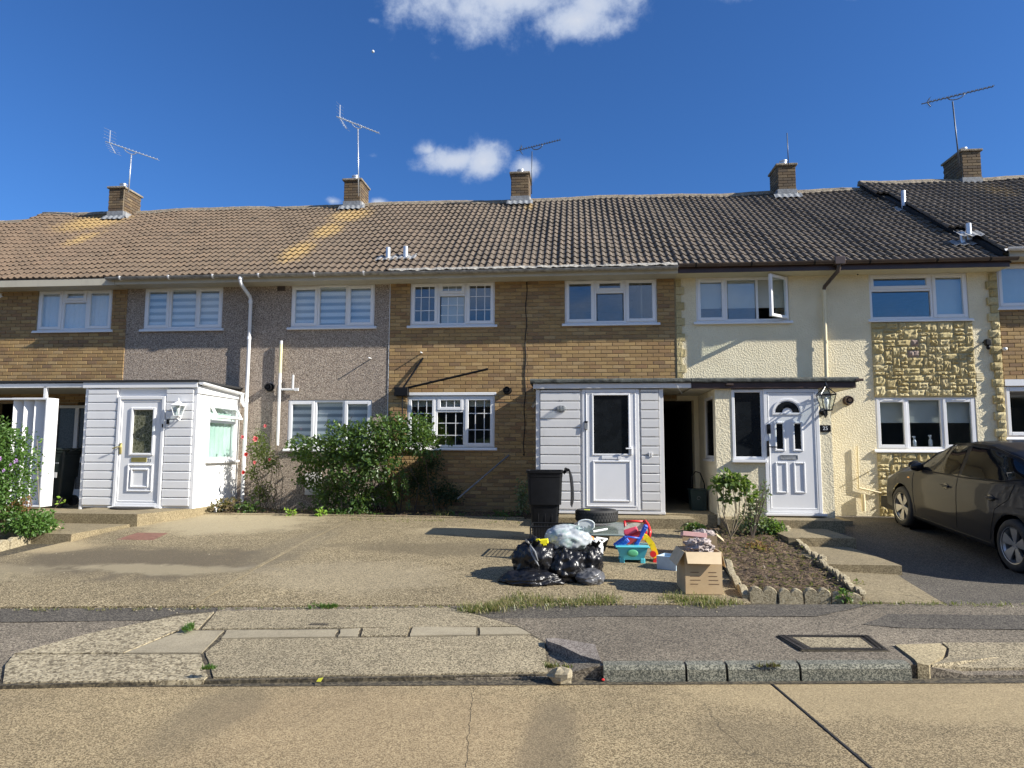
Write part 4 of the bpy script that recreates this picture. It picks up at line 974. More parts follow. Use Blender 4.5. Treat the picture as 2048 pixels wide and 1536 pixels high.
def radius_kerb(pix, mat, top=.014):
    pts = [onpave(*q) for q in pix]; m = MB(); n = len(pts)
    vs = [(p.x, p.y, (GR*p.x+.104 if mat == 'kerbpurple' else pz(p.x, p.y))+top) for p in pts]+[(p.x, p.y, GR*p.x-.04) for p in pts]; m.add(vs, [tuple(range(n))]+[(i, (i+1) % n, n+(i+1) % n, n+i) for i in range(n)]); return m.build('kerbstone', mat, pave, smooth=20)
radius_kerb([(1092, 1292), (1110, 1291), (1190, 1292), (1201, 1323), (1203, 1327), (1160, 1322), (1120, 1308), (1096, 1300)], 'kerbpurple')
radius_kerb([(1790, 1293), (1880, 1290), (1893, 1300), (1888, 1315), (1858, 1335), (1835, 1330), (1829, 1322)], 'kerbtan')
poly_slab([(1882, 1289), (2300, 1289), (2300, 1338), (1900, 1338), (1862, 1334), (1893, 1318), (1896, 1302)], 'apron', top=.019)
# manhole cover, stop tap and gully plates
mh = thing('manhole_cover', 'rectangular concrete filled manhole cover with iron rim in the asphalt pavement', 'manhole cover', onpave(1665, 1288), None)
c4 = [onpave(*q) for q in ((1556, 1274), (1738, 1274), (1776, 1303), (1604, 1303))]
def quad_plate(c, k, z0, z1, mat, name, par, inner=None):
    ce = sum(c, Vector())/4; q = [ce+(p-ce)*k for p in c]; m = MB()
    if inner is None: m.prism([(p.x, p.y) for p in q], 'z', pz(ce.x, ce.y)+z0, pz(ce.x, ce.y)+z1)
    else:
        for i in range(4):
            a, b = q[i], q[(i+1) % 4]; ia, ib = ce+(a-ce)*inner, ce+(b-ce)*inner; m.prism([(a.x, a.y), (b.x, b.y), (ib.x, ib.y), (ia.x, ia.y)], 'z', pz(ce.x, ce.y)+z0, pz(ce.x, ce.y)+z1)
    return m.build(name, mat, par)
quad_plate(c4, .74, .0, .012, 'apron', 'infill', mh); quad_plate(c4, 1, 0, .014, 'iron', 'rim', mh, .93); quad_plate(c4, .9, 0, .012, 'iron', 'rim', mh, .93); quad_plate(c4, .82, 0, .012, 'iron', 'rim', mh, .93)
quad_plate(c4, 1.04, 0, .006, 'darkdirt', 'surround', mh)
m = MB(); ce = sum(c4, Vector())/4
for i in range(4):
    a, b = c4[i], c4[(i+1) % 4]
    for k in range(26 if i % 2 == 0 else 12):
        p = (a.lerp(b, (k+.5)/(26 if i % 2 == 0 else 12))-ce); 
        for s in (.95, .87): q = ce+p*s; m.box(q.x-.008, q.x+.008, q.y-.008, q.y+.008, pz(q.x, q.y)+.01, pz(q.x, q.y)+.019)
m.build('tread_stud', 'iron', mh)['kind'] = 'stuff'
gp_ = onpave(641, 1250); m = MB()
for i in range(7): m.box(gp_.x-.08+i*.024, gp_.x-.08+i*.024+.014, gp_.y-.06, gp_.y+.06, pz(gp_.x, gp_.y)+.012, pz(gp_.x, gp_.y)+.019)
m.box(gp_.x-.09, gp_.x+.10, gp_.y-.07, gp_.y-.06, pz(gp_.x, gp_.y)+.005, pz(gp_.x, gp_.y)+.018); m.box(gp_.x-.09, gp_.x+.10, gp_.y+.06, gp_.y+.07, pz(gp_.x, gp_.y)+.005, pz(gp_.x, gp_.y)+.018); m.box(gp_.x-.09, gp_.x+.10, gp_.y-.06, gp_.y+.06, pz(gp_.x, gp_.y)+.005, pz(gp_.x, gp_.y)+.0125)
tag(m.build('drain_cover', 'iron', None), 'small iron grid cover in the concrete pavement slab', 'drain cover')
m = MB(); q = [gnd(232, 1081), gnd(275, 1067), gnd(335, 1068), gnd(306, 1082)]; m.add([(p.x, p.y, gz(p.x, p.y)+.014) for p in q]+[(p.x, p.y, gz(p.x, p.y)-.02) for p in q], [(0, 1, 2, 3), (0, 1, 5, 4), (1, 2, 6, 5), (2, 3, 7, 6), (3, 0, 4, 7)])
tag(m.build('inspection_cover', 'rust', None), 'flat rust brown inspection cover in the drive by the left porch steps', 'manhole cover')
# drives
sheet('driveway', [(-7.62, backY(-7.6)+.01), (-3.80, backY(-3.8)+.01), (-3.98, -1.22), (-7.1, -1.22)], 40, 50, 'drive', .012, wob=.004)
sheet('driveway', [(-3.77, backY(-3.8)+.012), (1.72, backY(1.72)+.012), (1.95, -1.3), (-3.95, -1.3)], 50, 50, 'drive', .012, wob=.004)
sheet('driveway', [(-3.815, backY(-3.8)+.03), (-3.755, backY(-3.8)+.03), (-3.94, -1.25), (-3.99, -1.25)], 1, 30, 'path', .016)
sheet('driveway_base', [(-12.5, backY(-12.5)+.0), (9, backY(9)+.0), (9, .2), (-12.5, .2)], 80, 50, 'darkdirt', -.03, thick=.15)
sheet('drive_edge_strip', [(-7.6, -1.24), (-.9, -1.32), (-.9, -1.22), (-7.3, -1.14)], 30, 1, 'drive', .03, thick=.08)
sheet('planting_strip', [(-7.2, -1.18), (-.72, -1.24), (-.72, .1), (-6.9, .1)], 80, 16, 'soil', .0, zf=lambda x, y: .41+.05*noise.fractal(Vector((x*3, y*3, 0)), 1, 2, 3)+.03, thick=.1)
sheet('car_drive', [(3.68, backY(3.7)+.01), (12, backY(12)+.01), (12, -.02), (3.9, -.02)], 50, 40, 'asphalt_dark', .008, wob=.006)
sheet('left_garden_bed', [(-12.5, backY(-12.5)+.02), (-7.72, backY(-7.7)+.3), (-8.1, -3.2), (-12.5, -3.2)], 40, 30, 'soil', .03, wob=.05)
sheet('left_path', [(-12.5, -3.15), (-8.75, -3.15), (-8.75, -.02), (-12.5, -.02)], 20, 20, 'path', 0, zf=lambda x, y: .54, thick=.2)
# front bed of the cream house
bedc = [(1.74, -6.20), (2.86, -6.22), (3.28, -2.35), (1.98, -2.02)]
sheet('flower_bed_soil', bedc, 60, 90, 'soil', .0, zf=lambda x, y: gz(x, y)+.045+.035*noise.fractal(Vector((x*4, y*4, 2)), 1, 2, 4)+.02*noise.noise(Vector((x*17, y*17, 0))), thick=.12)
# path with its shallow steps
def block(name, x0, x1, y0, y1, z0, z1, mat, b=.012, parent=None, wob=.008, taper=0):
    m = MB(); nx, ny = max(2, int((x1-x0)/.15)), max(2, int((y1-y0)/.15))
    def edge(u, v):
        x = lerp(x0, x1, u); y = lerp(y0, y1, v); 
        e = min(u*(x1-x0), (1-u)*(x1-x0), v*(y1-y0), (1-v)*(y1-y0))
        return (x+wob*noise.noise(Vector((x*6, y*6, 3))), y+wob*1.4*noise.noise(Vector((x*6, y*6, 9))), z1-(b if e < .001 else 0)+.3*wob*noise.noise(Vector((x*4, y*4, 5))))
    m.grid(edge, nx, ny); ring = [edge(i/nx, 0) for i in range(nx+1)]+[edge(1, j/ny) for j in range(1, ny+1)]+[edge(1-i/nx, 1) for i in range(1, nx+1)]+[edge(0, 1-j/ny) for j in range(1, ny)]
    n = len(ring); lo = [(p[0]+wob*.6*noise.noise(Vector((p[0]*9, p[1]*9, 7))), p[1]+wob*noise.noise(Vector((p[0]*9, 1, 7)))-(.0), z0) for p in ring]
    m.add(list(ring)+lo, [(i, (i+1) % n, n+(i+1) % n, n+i) for i in range(n)]); o = m.build(name, mat, parent, smooth=25)
    return o
st = thing('garden_steps', 'three wide shallow concrete steps beside the flower bed, shaded by the car', 'steps', (3.5, -3.3, .2))
block('step', 2.42, 4.28, -2.02, -.02, .2, .55, 'path', parent=st); block('step', 4.285, 4.62, -1.45, -.02, .2, .50, 'path', parent=st)
block('step', 3.05, 3.98, -3.2, -2.0, .1, .42, 'path', parent=st); block('step', 2.98, 3.90, -4.75, -3.18, .05, .295, 'path', parent=st)
sheet('path', [(2.84, backY(2.9)+.01), (3.64, backY(3.6)+.01), (3.86, -4.6), (2.98, -4.6)], 12, 20, 'path', .014, wob=.004)
st = thing('porch_steps', 'two long low concrete steps in front of the white boarded porch at the left', 'steps', (-7.8, -3, .3))
m = MB(); top = [(-8.75, -2.72), (-7.18, -2.72), (-6.86, -1.60), (-6.86, -.9), (-8.75, -.9)]
m.prism(top, 'z', .2, .572); m.build('step', 'path', st)
block('step', -8.55, -7.30, -4.05, -2.70, .1, .42, 'path', parent=st, wob=.012)
st = block('porch_step', -.70, 1.93, -2.06, -.05, .2, .552, 'path', wob=.012); tag(st, 'long worn concrete doorstep in front of the middle white porch', 'step')
m = MB(); m.box(1.51, 2.38, -1.56, 6.9, .3, .575); m.build('passage_floor', 'path', None, kind='structure')
# scalloped edging stones
def scallop(parent, a, b, h, n=2, th=.05, mat='edging', tilt=0, base=None):
    a, b = Vector(a), Vector(b); d = (b-a); ln = d.length; d.normalize(); nn = Vector((-d.y, d.x, 0)).normalized(); pts = [(0, -.05)]
    for k in range(n):
        for i in range(9):
            t_ = i/8; pts.append((ln*(k+t_)/n, h*(.62+.38*math.sin(math.pi*t_)**.7)))
    pts.append((ln, -.05)); m = MB(); N_ = len(pts); z0 = (a.z+b.z)/2
    def q(p, s): o_ = a+d*p[0]+nn*(s+(tilt*p[1])); return (o_.x, o_.y, lerp(a.z, b.z, p[0]/ln)+p[1])
    fr, bk, fi = [q(p, -th/2) for p in pts], [q(p, th/2) for p in pts], [q((p[0]*.96+ln*.02, p[1]*.93), -th/2-.012) for p in pts]
    m.add(fr+bk+fi, [tuple(range(2*N_, 3*N_))]+[(i, (i+1) % N_, 2*N_+(i+1) % N_, 2*N_+i) for i in range(N_)]+[tuple(range(N_, 2*N_))[::-1]]+[((i+1) % N_, i, N_+i, N_+(i+1) % N_) for i in range(N_)])
    return m.build('edging_stone', mat, parent, smooth=35)
ed = thing('bed_edging', 'row of weathered scalloped concrete edging stones round the flower bed of the cream house', 'edging', (2.3, -6.2, .15))
for (xa, xb, y_, n) in ((1497, 1553, 1199, 2), (1556, 1605, 1200, 2), (1607, 1660, 1201, 2), (1662, 1687, 1202, 1), (1689, 1722, 1203, 1)):
    scallop(ed, gnd(xa, y_), gnd(xb, y_+1), (.125 if n == 2 else .105)*rnd.uniform(.85, 1.1), n, tilt=rnd.uniform(-.1, .15))
a, b = Vector((2.86, -6.18, gz(2.86, -6.18)+.02)), Vector((3.32, -2.1, gz(3.32, -2.1)+.02)); k = 15
for i in range(k):
    p, q = a.lerp(b, i/k), a.lerp(b, (i+.93)/k); p.z = gz(p.x, p.y)+.02; q.z = gz(q.x, q.y)+.02; scallop(ed, p, q, rnd.uniform(.08, .12), 2, .045, tilt=rnd.uniform(-.3, .4))
a, b = Vector((1.72, -6.2, 0)), Vector((1.90, -4.4, 0))
for i in range(4):
    p, q = a.lerp(b, i/4), a.lerp(b, (i+.9)/4); p.z = gz(p.x, p.y)-.02; q.z = gz(q.x, q.y)-.02; scallop(ed, p, q, .12, 1, .06, tilt=rnd.uniform(-.3, .3))
ed = thing('bed_edging', 'low pale scalloped edging along the left garden bed by the hydrangea', 'edging', (-8, -4.5, .2))
a, b = Vector((-7.70, backY(-7.7)+.2, 0)), Vector((-8.0, -3.7, 0))
for i in range(9):
    p, q = a.lerp(b, i/9), a.lerp(b, (i+.93)/9); p.z = gz(p.x, p.y); q.z = gz(q.x, q.y); scallop(ed, p, q, .12, 2, .06)
scallop(ed, (-8.0, -3.7, .33), (-7.98, -3.45, .33), .16, 1, .1)

# ------------------------------------------------------------------ porches
def board_mesh(mat):
    b = MB(); vs = []; pr = [(.5, -.0), (.47, -.012), (.42, -.018), (-.38, -.016), (-.47, -.004), (-.5, .004)]   # (z, y) for height 1
    n = len(pr)
    for x, k in ((-.5, 0), (-.485, 1), (.485, 1), (.5, 0)):
        for (z, y) in pr: vs.append((x, y if k else .004, z))
    fs = [(c*n+i, c*n+i+1, (c+1)*n+i+1, (c+1)*n+i) for c in range(3) for i in range(n-1)]
    me = bpy.data.meshes.new('cladding_board'); me.from_pydata(vs, [], fs); me.update(); me.materials.append(M[mat]); return me
BD = board_mesh('upvc'); BD2 = board_mesh('upvc_old')
def boards(par, x0, x1, z0, z1, Y, pitch, me):
    z = z0
    while z < z1-.02:
        h = min(pitch, z1-z); place(me, 'cladding_board', ((x0+x1)/2, Y, z+h/2), par, (x1-x0, 2.4, h*.97), (R(rnd.uniform(-.4, .4)), 0, 0)); z += pitch
def panel_mould(m, x0, x1, z0, z1, Y, t=.035, d=.018):
    for a, b, c, e in ((x0, x0+t, z0, z1), (x1-t, x1, z0, z1), (x0+t, x1-t, z0, z0+t), (x0+t, x1-t, z1-t, z1)): m.bbox(a, b, Y-d, Y+.002, c, e, .008)
# left porch
PY = -1.62
p21 = thing('porch', 'white boarded porch with numbered panelled door in front of the pebbledash house', 'porch', (-8, PY, .57))
X0, X1 = -9.04, -6.88
fl, fr_, dl, dr = PX(233, 900, PY), PX(328, 900, PY), PX(247, 900, PY), PX(320, 900, PY)
zb, zt = .575, 2.76
m = MB(); m.box(X0, fl, PY+.01, PY+.07, zb, zt); m.box(fr_, X1-.002, PY+.01, PY+.07, zb, zt); m.box(fl, fr_, PY+.01, PY+.07, PZ(280, 792, PY), zt)
m.box(X0, X0+.06, PY+.07, -.002, zb, zt); m.build('wall', 'upvc', p21)
win = (PY+.35, PY+1.0)
m = MB()   # right side wall with window opening
ya, yb = onx = (0, 0)
def onX(x, y, X): v = ray(x, y); return CAM+v*((X-CAM.x)/v.x)
wy0, wy1 = onX(415, 880, X1).y, onX(470, 880, X1).y; wz0, wz1 = onX(415, 921, X1).z, onX(425, 808, X1).z
for (a, b, c, e) in cells(PY, -.002, .28, 2.76, [(wy0, wy1, wz0, wz1)]): m.box(X1-.10, X1, a, b, c, e)
m.build('side_wall', 'whitewall', p21)
m = MB(); m.bbox(X1-.05, X1+.012, PY-.012, PY+.05, .5, 2.76, .004); m.build('corner_trim', 'upvc', p21); m = MB(); m.bbox(X0-.01, X0+.04, PY-.016, PY+.04, zb-.05, 2.76, .004); m.build('corner_trim', 'upvc', p21)
boards(p21, X0+.05, fl-.012, zb+.03, zt-.02, PY+.008, .157, BD); boards(p21, fr_+.012, X1-.055, zb+.03, zt-.02, PY+.008, .157, BD)
m = MB(); m.bbox(X0-.05, X1+.02, PY-.05, PY+.012, 2.762, 2.865, .004); m.build('fascia', 'upvc', p21)
m = MB(); m.box(X0-3.6, X0-.052, PY-.04, PY-.01, 2.775, 2.85); m.build('fascia', 'upvc_old', p21)
m = MB(); m.box(X0-3.6, X1+.05, PY-.07, 0, 2.867, 2.905); m.build('roof', 'felt_black', p21)
m = MB(); m.box(X0-3.6, X0-.02, PY-.005, -.002, 2.79, 2.80); m.build('soffit', 'soffit', p21)
gm = MB(); pr = [(X1+.09+math.cos(math.pi+math.pi*k/8)*.05, 2.83+math.sin(math.pi+math.pi*k/8)*.05) for k in range(9)]
n_ = len(pr); gm.add([(p[0], PY-.05, p[1]+.03) for p in pr]+[(p[0], -.05, p[1]-.05) for p in pr], [tuple(range(n_))[::-1], tuple(range(n_, 2*n_))]+[(i, (i+1) % n_, n_+(i+1) % n_, n_+i) for i in range(n_)])
gm.box(X1+.002, X1+.035, PY-.03, -.01, 2.66, 2.80); gm.tube([(X1+.09, -.12, 2.74), (X1+.09, -.12, 2.62), (X1+.13, -.10, 2.54), (-6.72, -.10, 2.50)], .034, 10)
gm.build('gutter', 'upvc', p21, smooth=30)
sw = MB(); sw.box(X1-.06, X1+.004, wy0, wy0+.05, wz0, wz1); sw.box(X1-.06, X1+.004, wy1-.05, wy1, wz0, wz1); sw.box(X1-.06, X1+.003, wy0+.05, wy1-.05, wz0, wz0+.06); sw.box(X1-.06, X1+.003, wy0+.05, wy1-.05, wz1-.05, wz1)
zm = onX(425, 842, X1).z; sw.box(X1-.06, X1+.002, wy0+.05, wy1-.05, zm-.03, zm+.03); sw.bbox(X1-.02, X1+.09, wy0-.05, wy1+.05, wz0-.05, wz0-.004); swo = sw.build('window', 'upvc', p21)
m = MB(); m.box(X1-.035, X1-.03, wy0+.05, wy1-.05, wz0+.06, zm-.03); m.build('pane', 'glass_low', swo)
m = MB(); m.M = Matrix.Translation((X1, 0, wz1-.04)) @ Matrix.Rotation(R(-30), 4, 'Y'); hh = wz1-.05-zm; m.box(0, .035, wy0+.03, wy0+.08, -hh, 0); m.box(0, .035, wy1-.08, wy1-.03, -hh, 0); m.box(.001, .034, wy0+.08, wy1-.08, -hh, -hh+.05); m.box(.001, .034, wy0+.08, wy1-.08, -.05, 0); m.build('open_vent', 'upvc', swo)
m2 = MB(); m2.M = m.M; m2.box(.014, .018, wy0+.08, wy1-.08, -hh+.05, -.05); m2.build('pane', 'glass_low', swo)
m = MB(); m.grid(lambda u, v: (X1-.09+.012*math.sin(u*40), lerp(wy0+.03, wy1-.03, u), lerp(wz1-.04, wz0+.05, v)), 40, 1); tag(m.build('vertical_blind', 'vblind', None, smooth=True), 'pale green blind inside the side window of the left porch', 'blind')
# door of the left porch
dz0, dz1 = .60, PZ(280, 795, PY)
m = MB(); frame_ring(m, fl, fr_, zb+.03, dz1+.02, PY-.045, PY+.06, .06); m.bbox(fl-.05, fr_+.03, PY-.09, PY+.0, zb-.0, zb+.028); dfr = m.build('door_frame', 'upvc', p21)
dm = MB(); gx0, gx1, gz0, gz1 = PX(266, 870, PY), PX(306, 870, PY), PZ(286, 906, PY), PZ(286, 820, PY)
for (a, b, c, e) in cells(fl+.06, fr_-.06, zb+.09, dz1-.04, [(gx0, gx1, gz0, gz1)]): dm.box(a, b, PY-.02, PY+.03, c, e)
panel_mould(dm, gx0-.045, gx1+.045, gz0-.045, gz1+.045, PY-.02, .045, .022); panel_mould(dm, gx0-.05, gx1+.05, PZ(286, 983, PY), PZ(286, 928, PY), PY-.02, .03, .02); panel_mould(dm, gx0+.02, gx1-.02, PZ(286, 975, PY), PZ(286, 937, PY), PY-.02, .03, .024)
panel_mould(dm, fl+.075, fr_-.075, zb+.11, dz1-.06, PY-.018, .02, .012)
door = dm.build('door', 'upvc', p21)
t = MT('leaded_glass'); v = t.voro(14, 'DISTANCE_TO_EDGE'); cc = t.ramp(t.noise(18, 5), [(.35, (.05, .055, .03)), (.7, (.20, .20, .13))]); t.color(t.mix(t.maprange(v, .01, .03, 1, 0), cc, (.35, .35, .28))); t.set(Roughness=.15); M['leaded'] = t.m
m = MB(); m.box(gx0, gx1, PY+.0, PY+.006, gz0, gz1); m.build('pane', 'leaded', door)
m = MB(); lx0, lx1 = PX(264, 920, PY), PX(295, 920, PY); m.bbox(lx0, lx1, PY-.03, PY-.015, PZ(280, 924, PY), PZ(280, 915, PY)); m.build('letterbox', 'brass', door)
hz = PZ(243, 896, PY); hx = fl+.10
m = MB(); m.bbox(hx-.018, hx+.018, PY-.05, PY-.018, hz-.11, hz+.09); m.tube([(hx, PY-.05, hz+.02), (hx, PY-.09, hz+.02), (hx-.02, PY-.10, hz+.02), (hx-.11, PY-.10, hz-.01)], .011, 8); m.build('handle', 'brass', door, smooth=40)
text('21', 'house_number', .085, (PX(301, 921, PY), PY-.024, PZ(301, 921, PY)), door, 'chrome')
m = MB(); c = P(337, 842, PY-.02); m.bbox(c.x-.025, c.x+.025, PY-.05, PY-.008, c.z-.055, c.z+.03); m.build('doorbell', 'blackplastic', p21); m = MB(); c = P(326, 851, PY-.04); m.bbox(c.x-.012, c.x+.012, PY-.06, PY-.045, c.z-.035, c.z+.03); m.build('lock_box', 'blackplastic', p21)
m = MB(); m.lathe([(.30, 0), (.30, .02), (.27, .03)], (0, 0, 0), n=28)
for i in range(len(m.v)):
    if m.v[i].y > 0: m.v[i] = Vector((m.v[i].x, 0, m.v[i].z))
m.M = Matrix.Identity(4); m.v = [Vector((v.x*1.35+(fl+fr_)/2, v.y*1.0+PY-.10, v.z+.575)) for v in m.v]; tag(m.build('door_mat', simple('dark_mat', (.025, .022, .02), .95), None), 'dark half round mat on the step of the left white porch', 'door mat')
def lantern(name, label, base, mat, s, glassm, fill=None, up=True):
    root = thing(name, label, 'wall lamp', base); x, y, z = base; rel = lambda v: (x+v[0]*s, y+v[1]*s, z+v[2]*s); yo = -.13
    m = MB(); m.lathe([(.045*s, 0), (.045*s, -.02*s), (.03*s, -.03*s)], (x, y, z-.10*s), 'y', 16); pts = [rel((0, -.02, -.10)), rel((0, yo*.6, -.17)), rel((0, yo, -.14)), rel((0, yo, -.09))]; m.tube(pts, .012*s, 8); m.build('bracket', mat, root, smooth=40)
    c = rel((0, yo, 0)); m = MB(); w0, w1, h0, h1 = .05*s, .095*s, -.09*s, .10*s
    for a in range(4):
        ang = math.pi/4+a*math.pi/2; m.tube([(c[0]+math.cos(ang)*w0*1.3, c[1]+math.sin(ang)*w0*1.3, c[2]+h0), (c[0]+math.cos(ang)*w1*1.3, c[1]+math.sin(ang)*w1*1.3, c[2]+h1)], .006*s, 6)
    def sq(w_, h): return [(c[0]+math.cos(math.pi/4+a*math.pi/2)*w_*1.3, c[1]+math.sin(math.pi/4+a*math.pi/2)*w_*1.3, c[2]+h) for a in range(4)]
    m.tube(sq(w1, h1), .009*s, 6, closed=True); m.tube(sq(w0, h0), .009*s, 6, closed=True); m.add(sq(w0, h0), [(0, 1, 2, 3)]); fo = m.build('frame', mat, root)
    m = MB()
    if name == 'carriage_lamp': m.add(sq(w1*1.1, h1)+[(c[0], c[1], c[2]+.19*s)], [(0, 1, 4), (1, 2, 4), (2, 3, 4), (3, 0, 4)]); m.lathe([(.012*s, .18*s), (.018*s, .2*s), (.004*s, .24*s)], c, n=10)
    else:
        for p in sq(w1*1.05, h1): m.tube([p, (c[0], c[1], c[2]+.21*s)], .006*s, 6)
        m.lathe([(.02*s, .2*s), (.022*s, .215*s), (.004*s, .26*s)], c, n=10)
    m.build('lamp_top', mat, root)
    m = MB(); a_, b_ = sq(w0*.93, h0), sq(w1*.93, h1); m.add(a_+b_, [(0, 1, 5, 4), (1, 2, 6, 5), (2, 3, 7, 6), (3, 0, 4, 7)]); m.build('pane', glassm, root)
    m = MB(); m.lathe([(.014*s, -.08*s), (.014*s, -.03*s), (.028*s, .0), (.022*s, .05*s), (.005*s, .07*s)], c, n=12); m.build('bulb', simple('bulb_glass', (.85, .85, .8), .2), root, smooth=True); return root
c = P(356, 822, PY-.13); lantern('carriage_lamp', 'white carriage lamp right of the numbered door on the left porch', (c.x, PY, c.z), 'upvc', 1.0, 'glass_low')

# middle porch
PM = -1.60
p23 = thing('porch', 'white boarded porch with half glazed door, behind the tyre and rubbish bags', 'porch', (.4, PM, .57))
X0, X1 = -.672, 1.508; zb = .60; zt = 2.70
fl, fr_ = PX(1165, 900, PM), PX(1278.7, 900, PM)
m = MB(); m.box(X0, fl, PM+.01, PM+.07, zb, zt); m.box(fr_, X1, PM+.01, PM+.07, zb, zt); m.box(X0, X0+.05, PM+.07, -.002, zb, zt); m.box(X1-.05, X1, PM+.07, 1.0, zb, zt); m.build('wall', 'upvc_old', p23)
bl0, bl1 = PX(1080, 900, PM), PX(1161, 900, PM); br0, br1 = PX(1282.5, 900, PM), PX(1318.5, 900, PM)
boards(p23, bl0, bl1, zb+.03, zt-.01, PM+.008, .155, BD2); boards(p23, br0, br1, zb+.03, zt-.01, PM+.008, .155, BD2)
m = MB(); m.bbox(X0-.004, bl0-.004, PM-.014, PM+.03, zb+.013, zt, .004); m.build('corner_trim', 'upvc_old', p23); m = MB(); m.bbox(br1+.004, X1+.006, PM-.014, PM+.03, zb+.013, zt, .004); m.build('corner_trim', 'upvc_old', p23); m = MB(); m.bbox(X0-.01, X1+.012, PM-.035, PM+.02, zb-.03, zb+.012, .004); m.build('base_trim', 'upvc_old', p23)
XR = XB[3]-.005
m = MB(); m.bbox(X0-.05, XR, PM-.07, PM-.04, 2.71, 2.80, .004); m.build('fascia', 'upvc_old', p23)
m = MB(); m.box(X0-.03, XR, PM-.039, -.002, 2.725, 2.737); m.build('soffit', 'soffit', p23)
def slab_roof(par, x0, x1, y0, z0, z1, mat):
    m = MB(); nx = int((x1-x0)/.03)
    pr = [(y0, z0), (y0-.012, z0+.02), (y0-.010, z1-.03), (y0+.02, z1-.006), (y0+.08, z1), (-.002, z1+.03)]
    def fn(u, v):
        k = v*(len(pr)-1); i = min(int(k), len(pr)-2); f = k-i; y = lerp(pr[i][0], pr[i+1][0], f); z = lerp(pr[i][1], pr[i+1][1], f); x = lerp(x0, x1, u)
        return (x, y+.008*noise.noise(Vector((x*11, v*4, 2))), z+.008*noise.noise(Vector((x*6, v*3, 8))))
    m.grid(fn, nx, 10); m.add([(x0, p[0], p[1]) for p in pr]+[(x0, -.002, z0)], [tuple(range(len(pr)+1))]); m.add([(x1, p[0], p[1]) for p in pr]+[(x1, -.002, z0)], [tuple(range(len(pr)+1))]); return m.build('roof', mat, par, smooth=30)
slab_roof(p23, X0-.10, XR-.004, PM-.10, 2.80, 2.885, 'felt')
m = MB(); frame_ring(m, fl, fr_, zb+.03, 2.70, PM-.03, PM+.06, .055); m.build('door_frame', 'upvc', p23)
gx0, gx1, gz0, gz1 = PX(1187, 850, PM), PX(1256.5, 850, PM), PZ(1220, 907.5, PM), PZ(1220, 791, PM)
dm = MB(); a0, a1, b0, b1 = fl+.06, fr_-.055, zb+.09, 2.64
for (a, b, c_, e) in cells(a0, a1, b0, b1, [(gx0, gx1, gz0, gz1)]): dm.box(a, b, PM-.03, PM+.03, c_, e)
panel_mould(dm, gx0-.03, gx1+.03, gz0-.03, gz1+.03, PM-.03, .03, .012); panel_mould(dm, gx0-.02, gx1+.03, PZ(1220, 1003, PM), PZ(1220, 921, PM), PM-.03, .03, .014); panel_mould(dm, a0, a1, b0, b1, PM-.03, .018, .008)
door = dm.build('door', 'upvc', p23)
m = MB(); m.box(gx0, gx1, PM-.012, PM-.004, gz0, gz1); m.build('pane', 'darkglass', door)
c = P(1222, 915, PM-.03); m = MB(); m.bbox(c.x-.16, c.x+.16, PM-.045, PM-.028, c.z-.028, c.z+.028); m.box(c.x+.12, c.x+.17, PM-.05, PM-.044, c.z-.03, c.z+.03); m.build('letterbox', 'upvc', door)
c = P(1263, 897, PM-.03); m = MB(); m.bbox(c.x-.016, c.x+.016, PM-.055, PM-.028, c.z-.11, c.z+.03); m.tube([(c.x, PM-.055, c.z), (c.x, PM-.09, c.z), (c.x-.03, PM-.095, c.z), (c.x-.10, PM-.09, c.z-.003)], .012, 8); m.build('handle', 'upvc', door, smooth=40)
c = P(1172, 851, PM-.02); m = MB(); m.bbox(c.x-.03, c.x+.03, PM-.07, PM-.03, c.z-.07, c.z+.045); m.build('doorbell', 'lead', p23); m = MB(); m.bbox(c.x-.031, c.x+.031, PM-.075, PM-.03, c.z+.046, c.z+.075); m.build('doorbell_top', 'blackplastic', p23)
c = P(1121, 800, PM-.02); text('23', 'house_number', .08, (c.x, PM-.026, c.z), p23, 'blackplastic')
c = P(1122, 818, PM); lr = thing('bulkhead_light', 'oval caged bulkhead light under the number on the middle porch', 'wall lamp', c)
m = MB(); m.lathe([(.055, 0), (.062, -.03), (.055, -.035)], (0, 0, 0), 'y', 20); m.v = [Vector((c.x+v.x*1.5, PM-.01+v.y, c.z+v.z)) for v in m.v]; m.build('base', 'lead', lr, smooth=40)
m = MB(); m.blob((c.x, PM-.055, c.z), (.075, .05, .045), 1, 0); m.build('diffuser', 'glass_low', lr, smooth=True)
m = MB(); 
for xx in (-.05, 0, .05): m.tube([(c.x+xx, PM-.04+.0, c.z+.055), (c.x+xx, PM-.10, c.z+.03), (c.x+xx, PM-.11, c.z), (c.x+xx, PM-.10, c.z-.03), (c.x+xx, PM-.04, c.z-.055)], .005, 6)
m.tube([(c.x-.09, PM-.04, c.z), (c.x-.06, PM-.10, c.z), (c.x+.06, PM-.10, c.z), (c.x+.09, PM-.04, c.z)], .005, 6); m.build('cage', 'lead', lr)
c = P(1300, 909, PM-.02); m = MB(); m.bbox(c.x-.02, c.x+.0, PM-.05, PM-.01, c.z-.04, c.z+.04, .003); m.bbox(c.x+.014, c.x+.034, PM-.05, PM-.01, c.z-.04, c.z+.04, .003); m.build('hook_plate', 'upvc_old', p23)
m = MB(); m.tube([P(1352, 766, PM-.08), P(1356, 775, PM-.08), P(1364, 787, PM+.1)], .006, 6); m.build('loose_wire', 'upvc_old', p23)
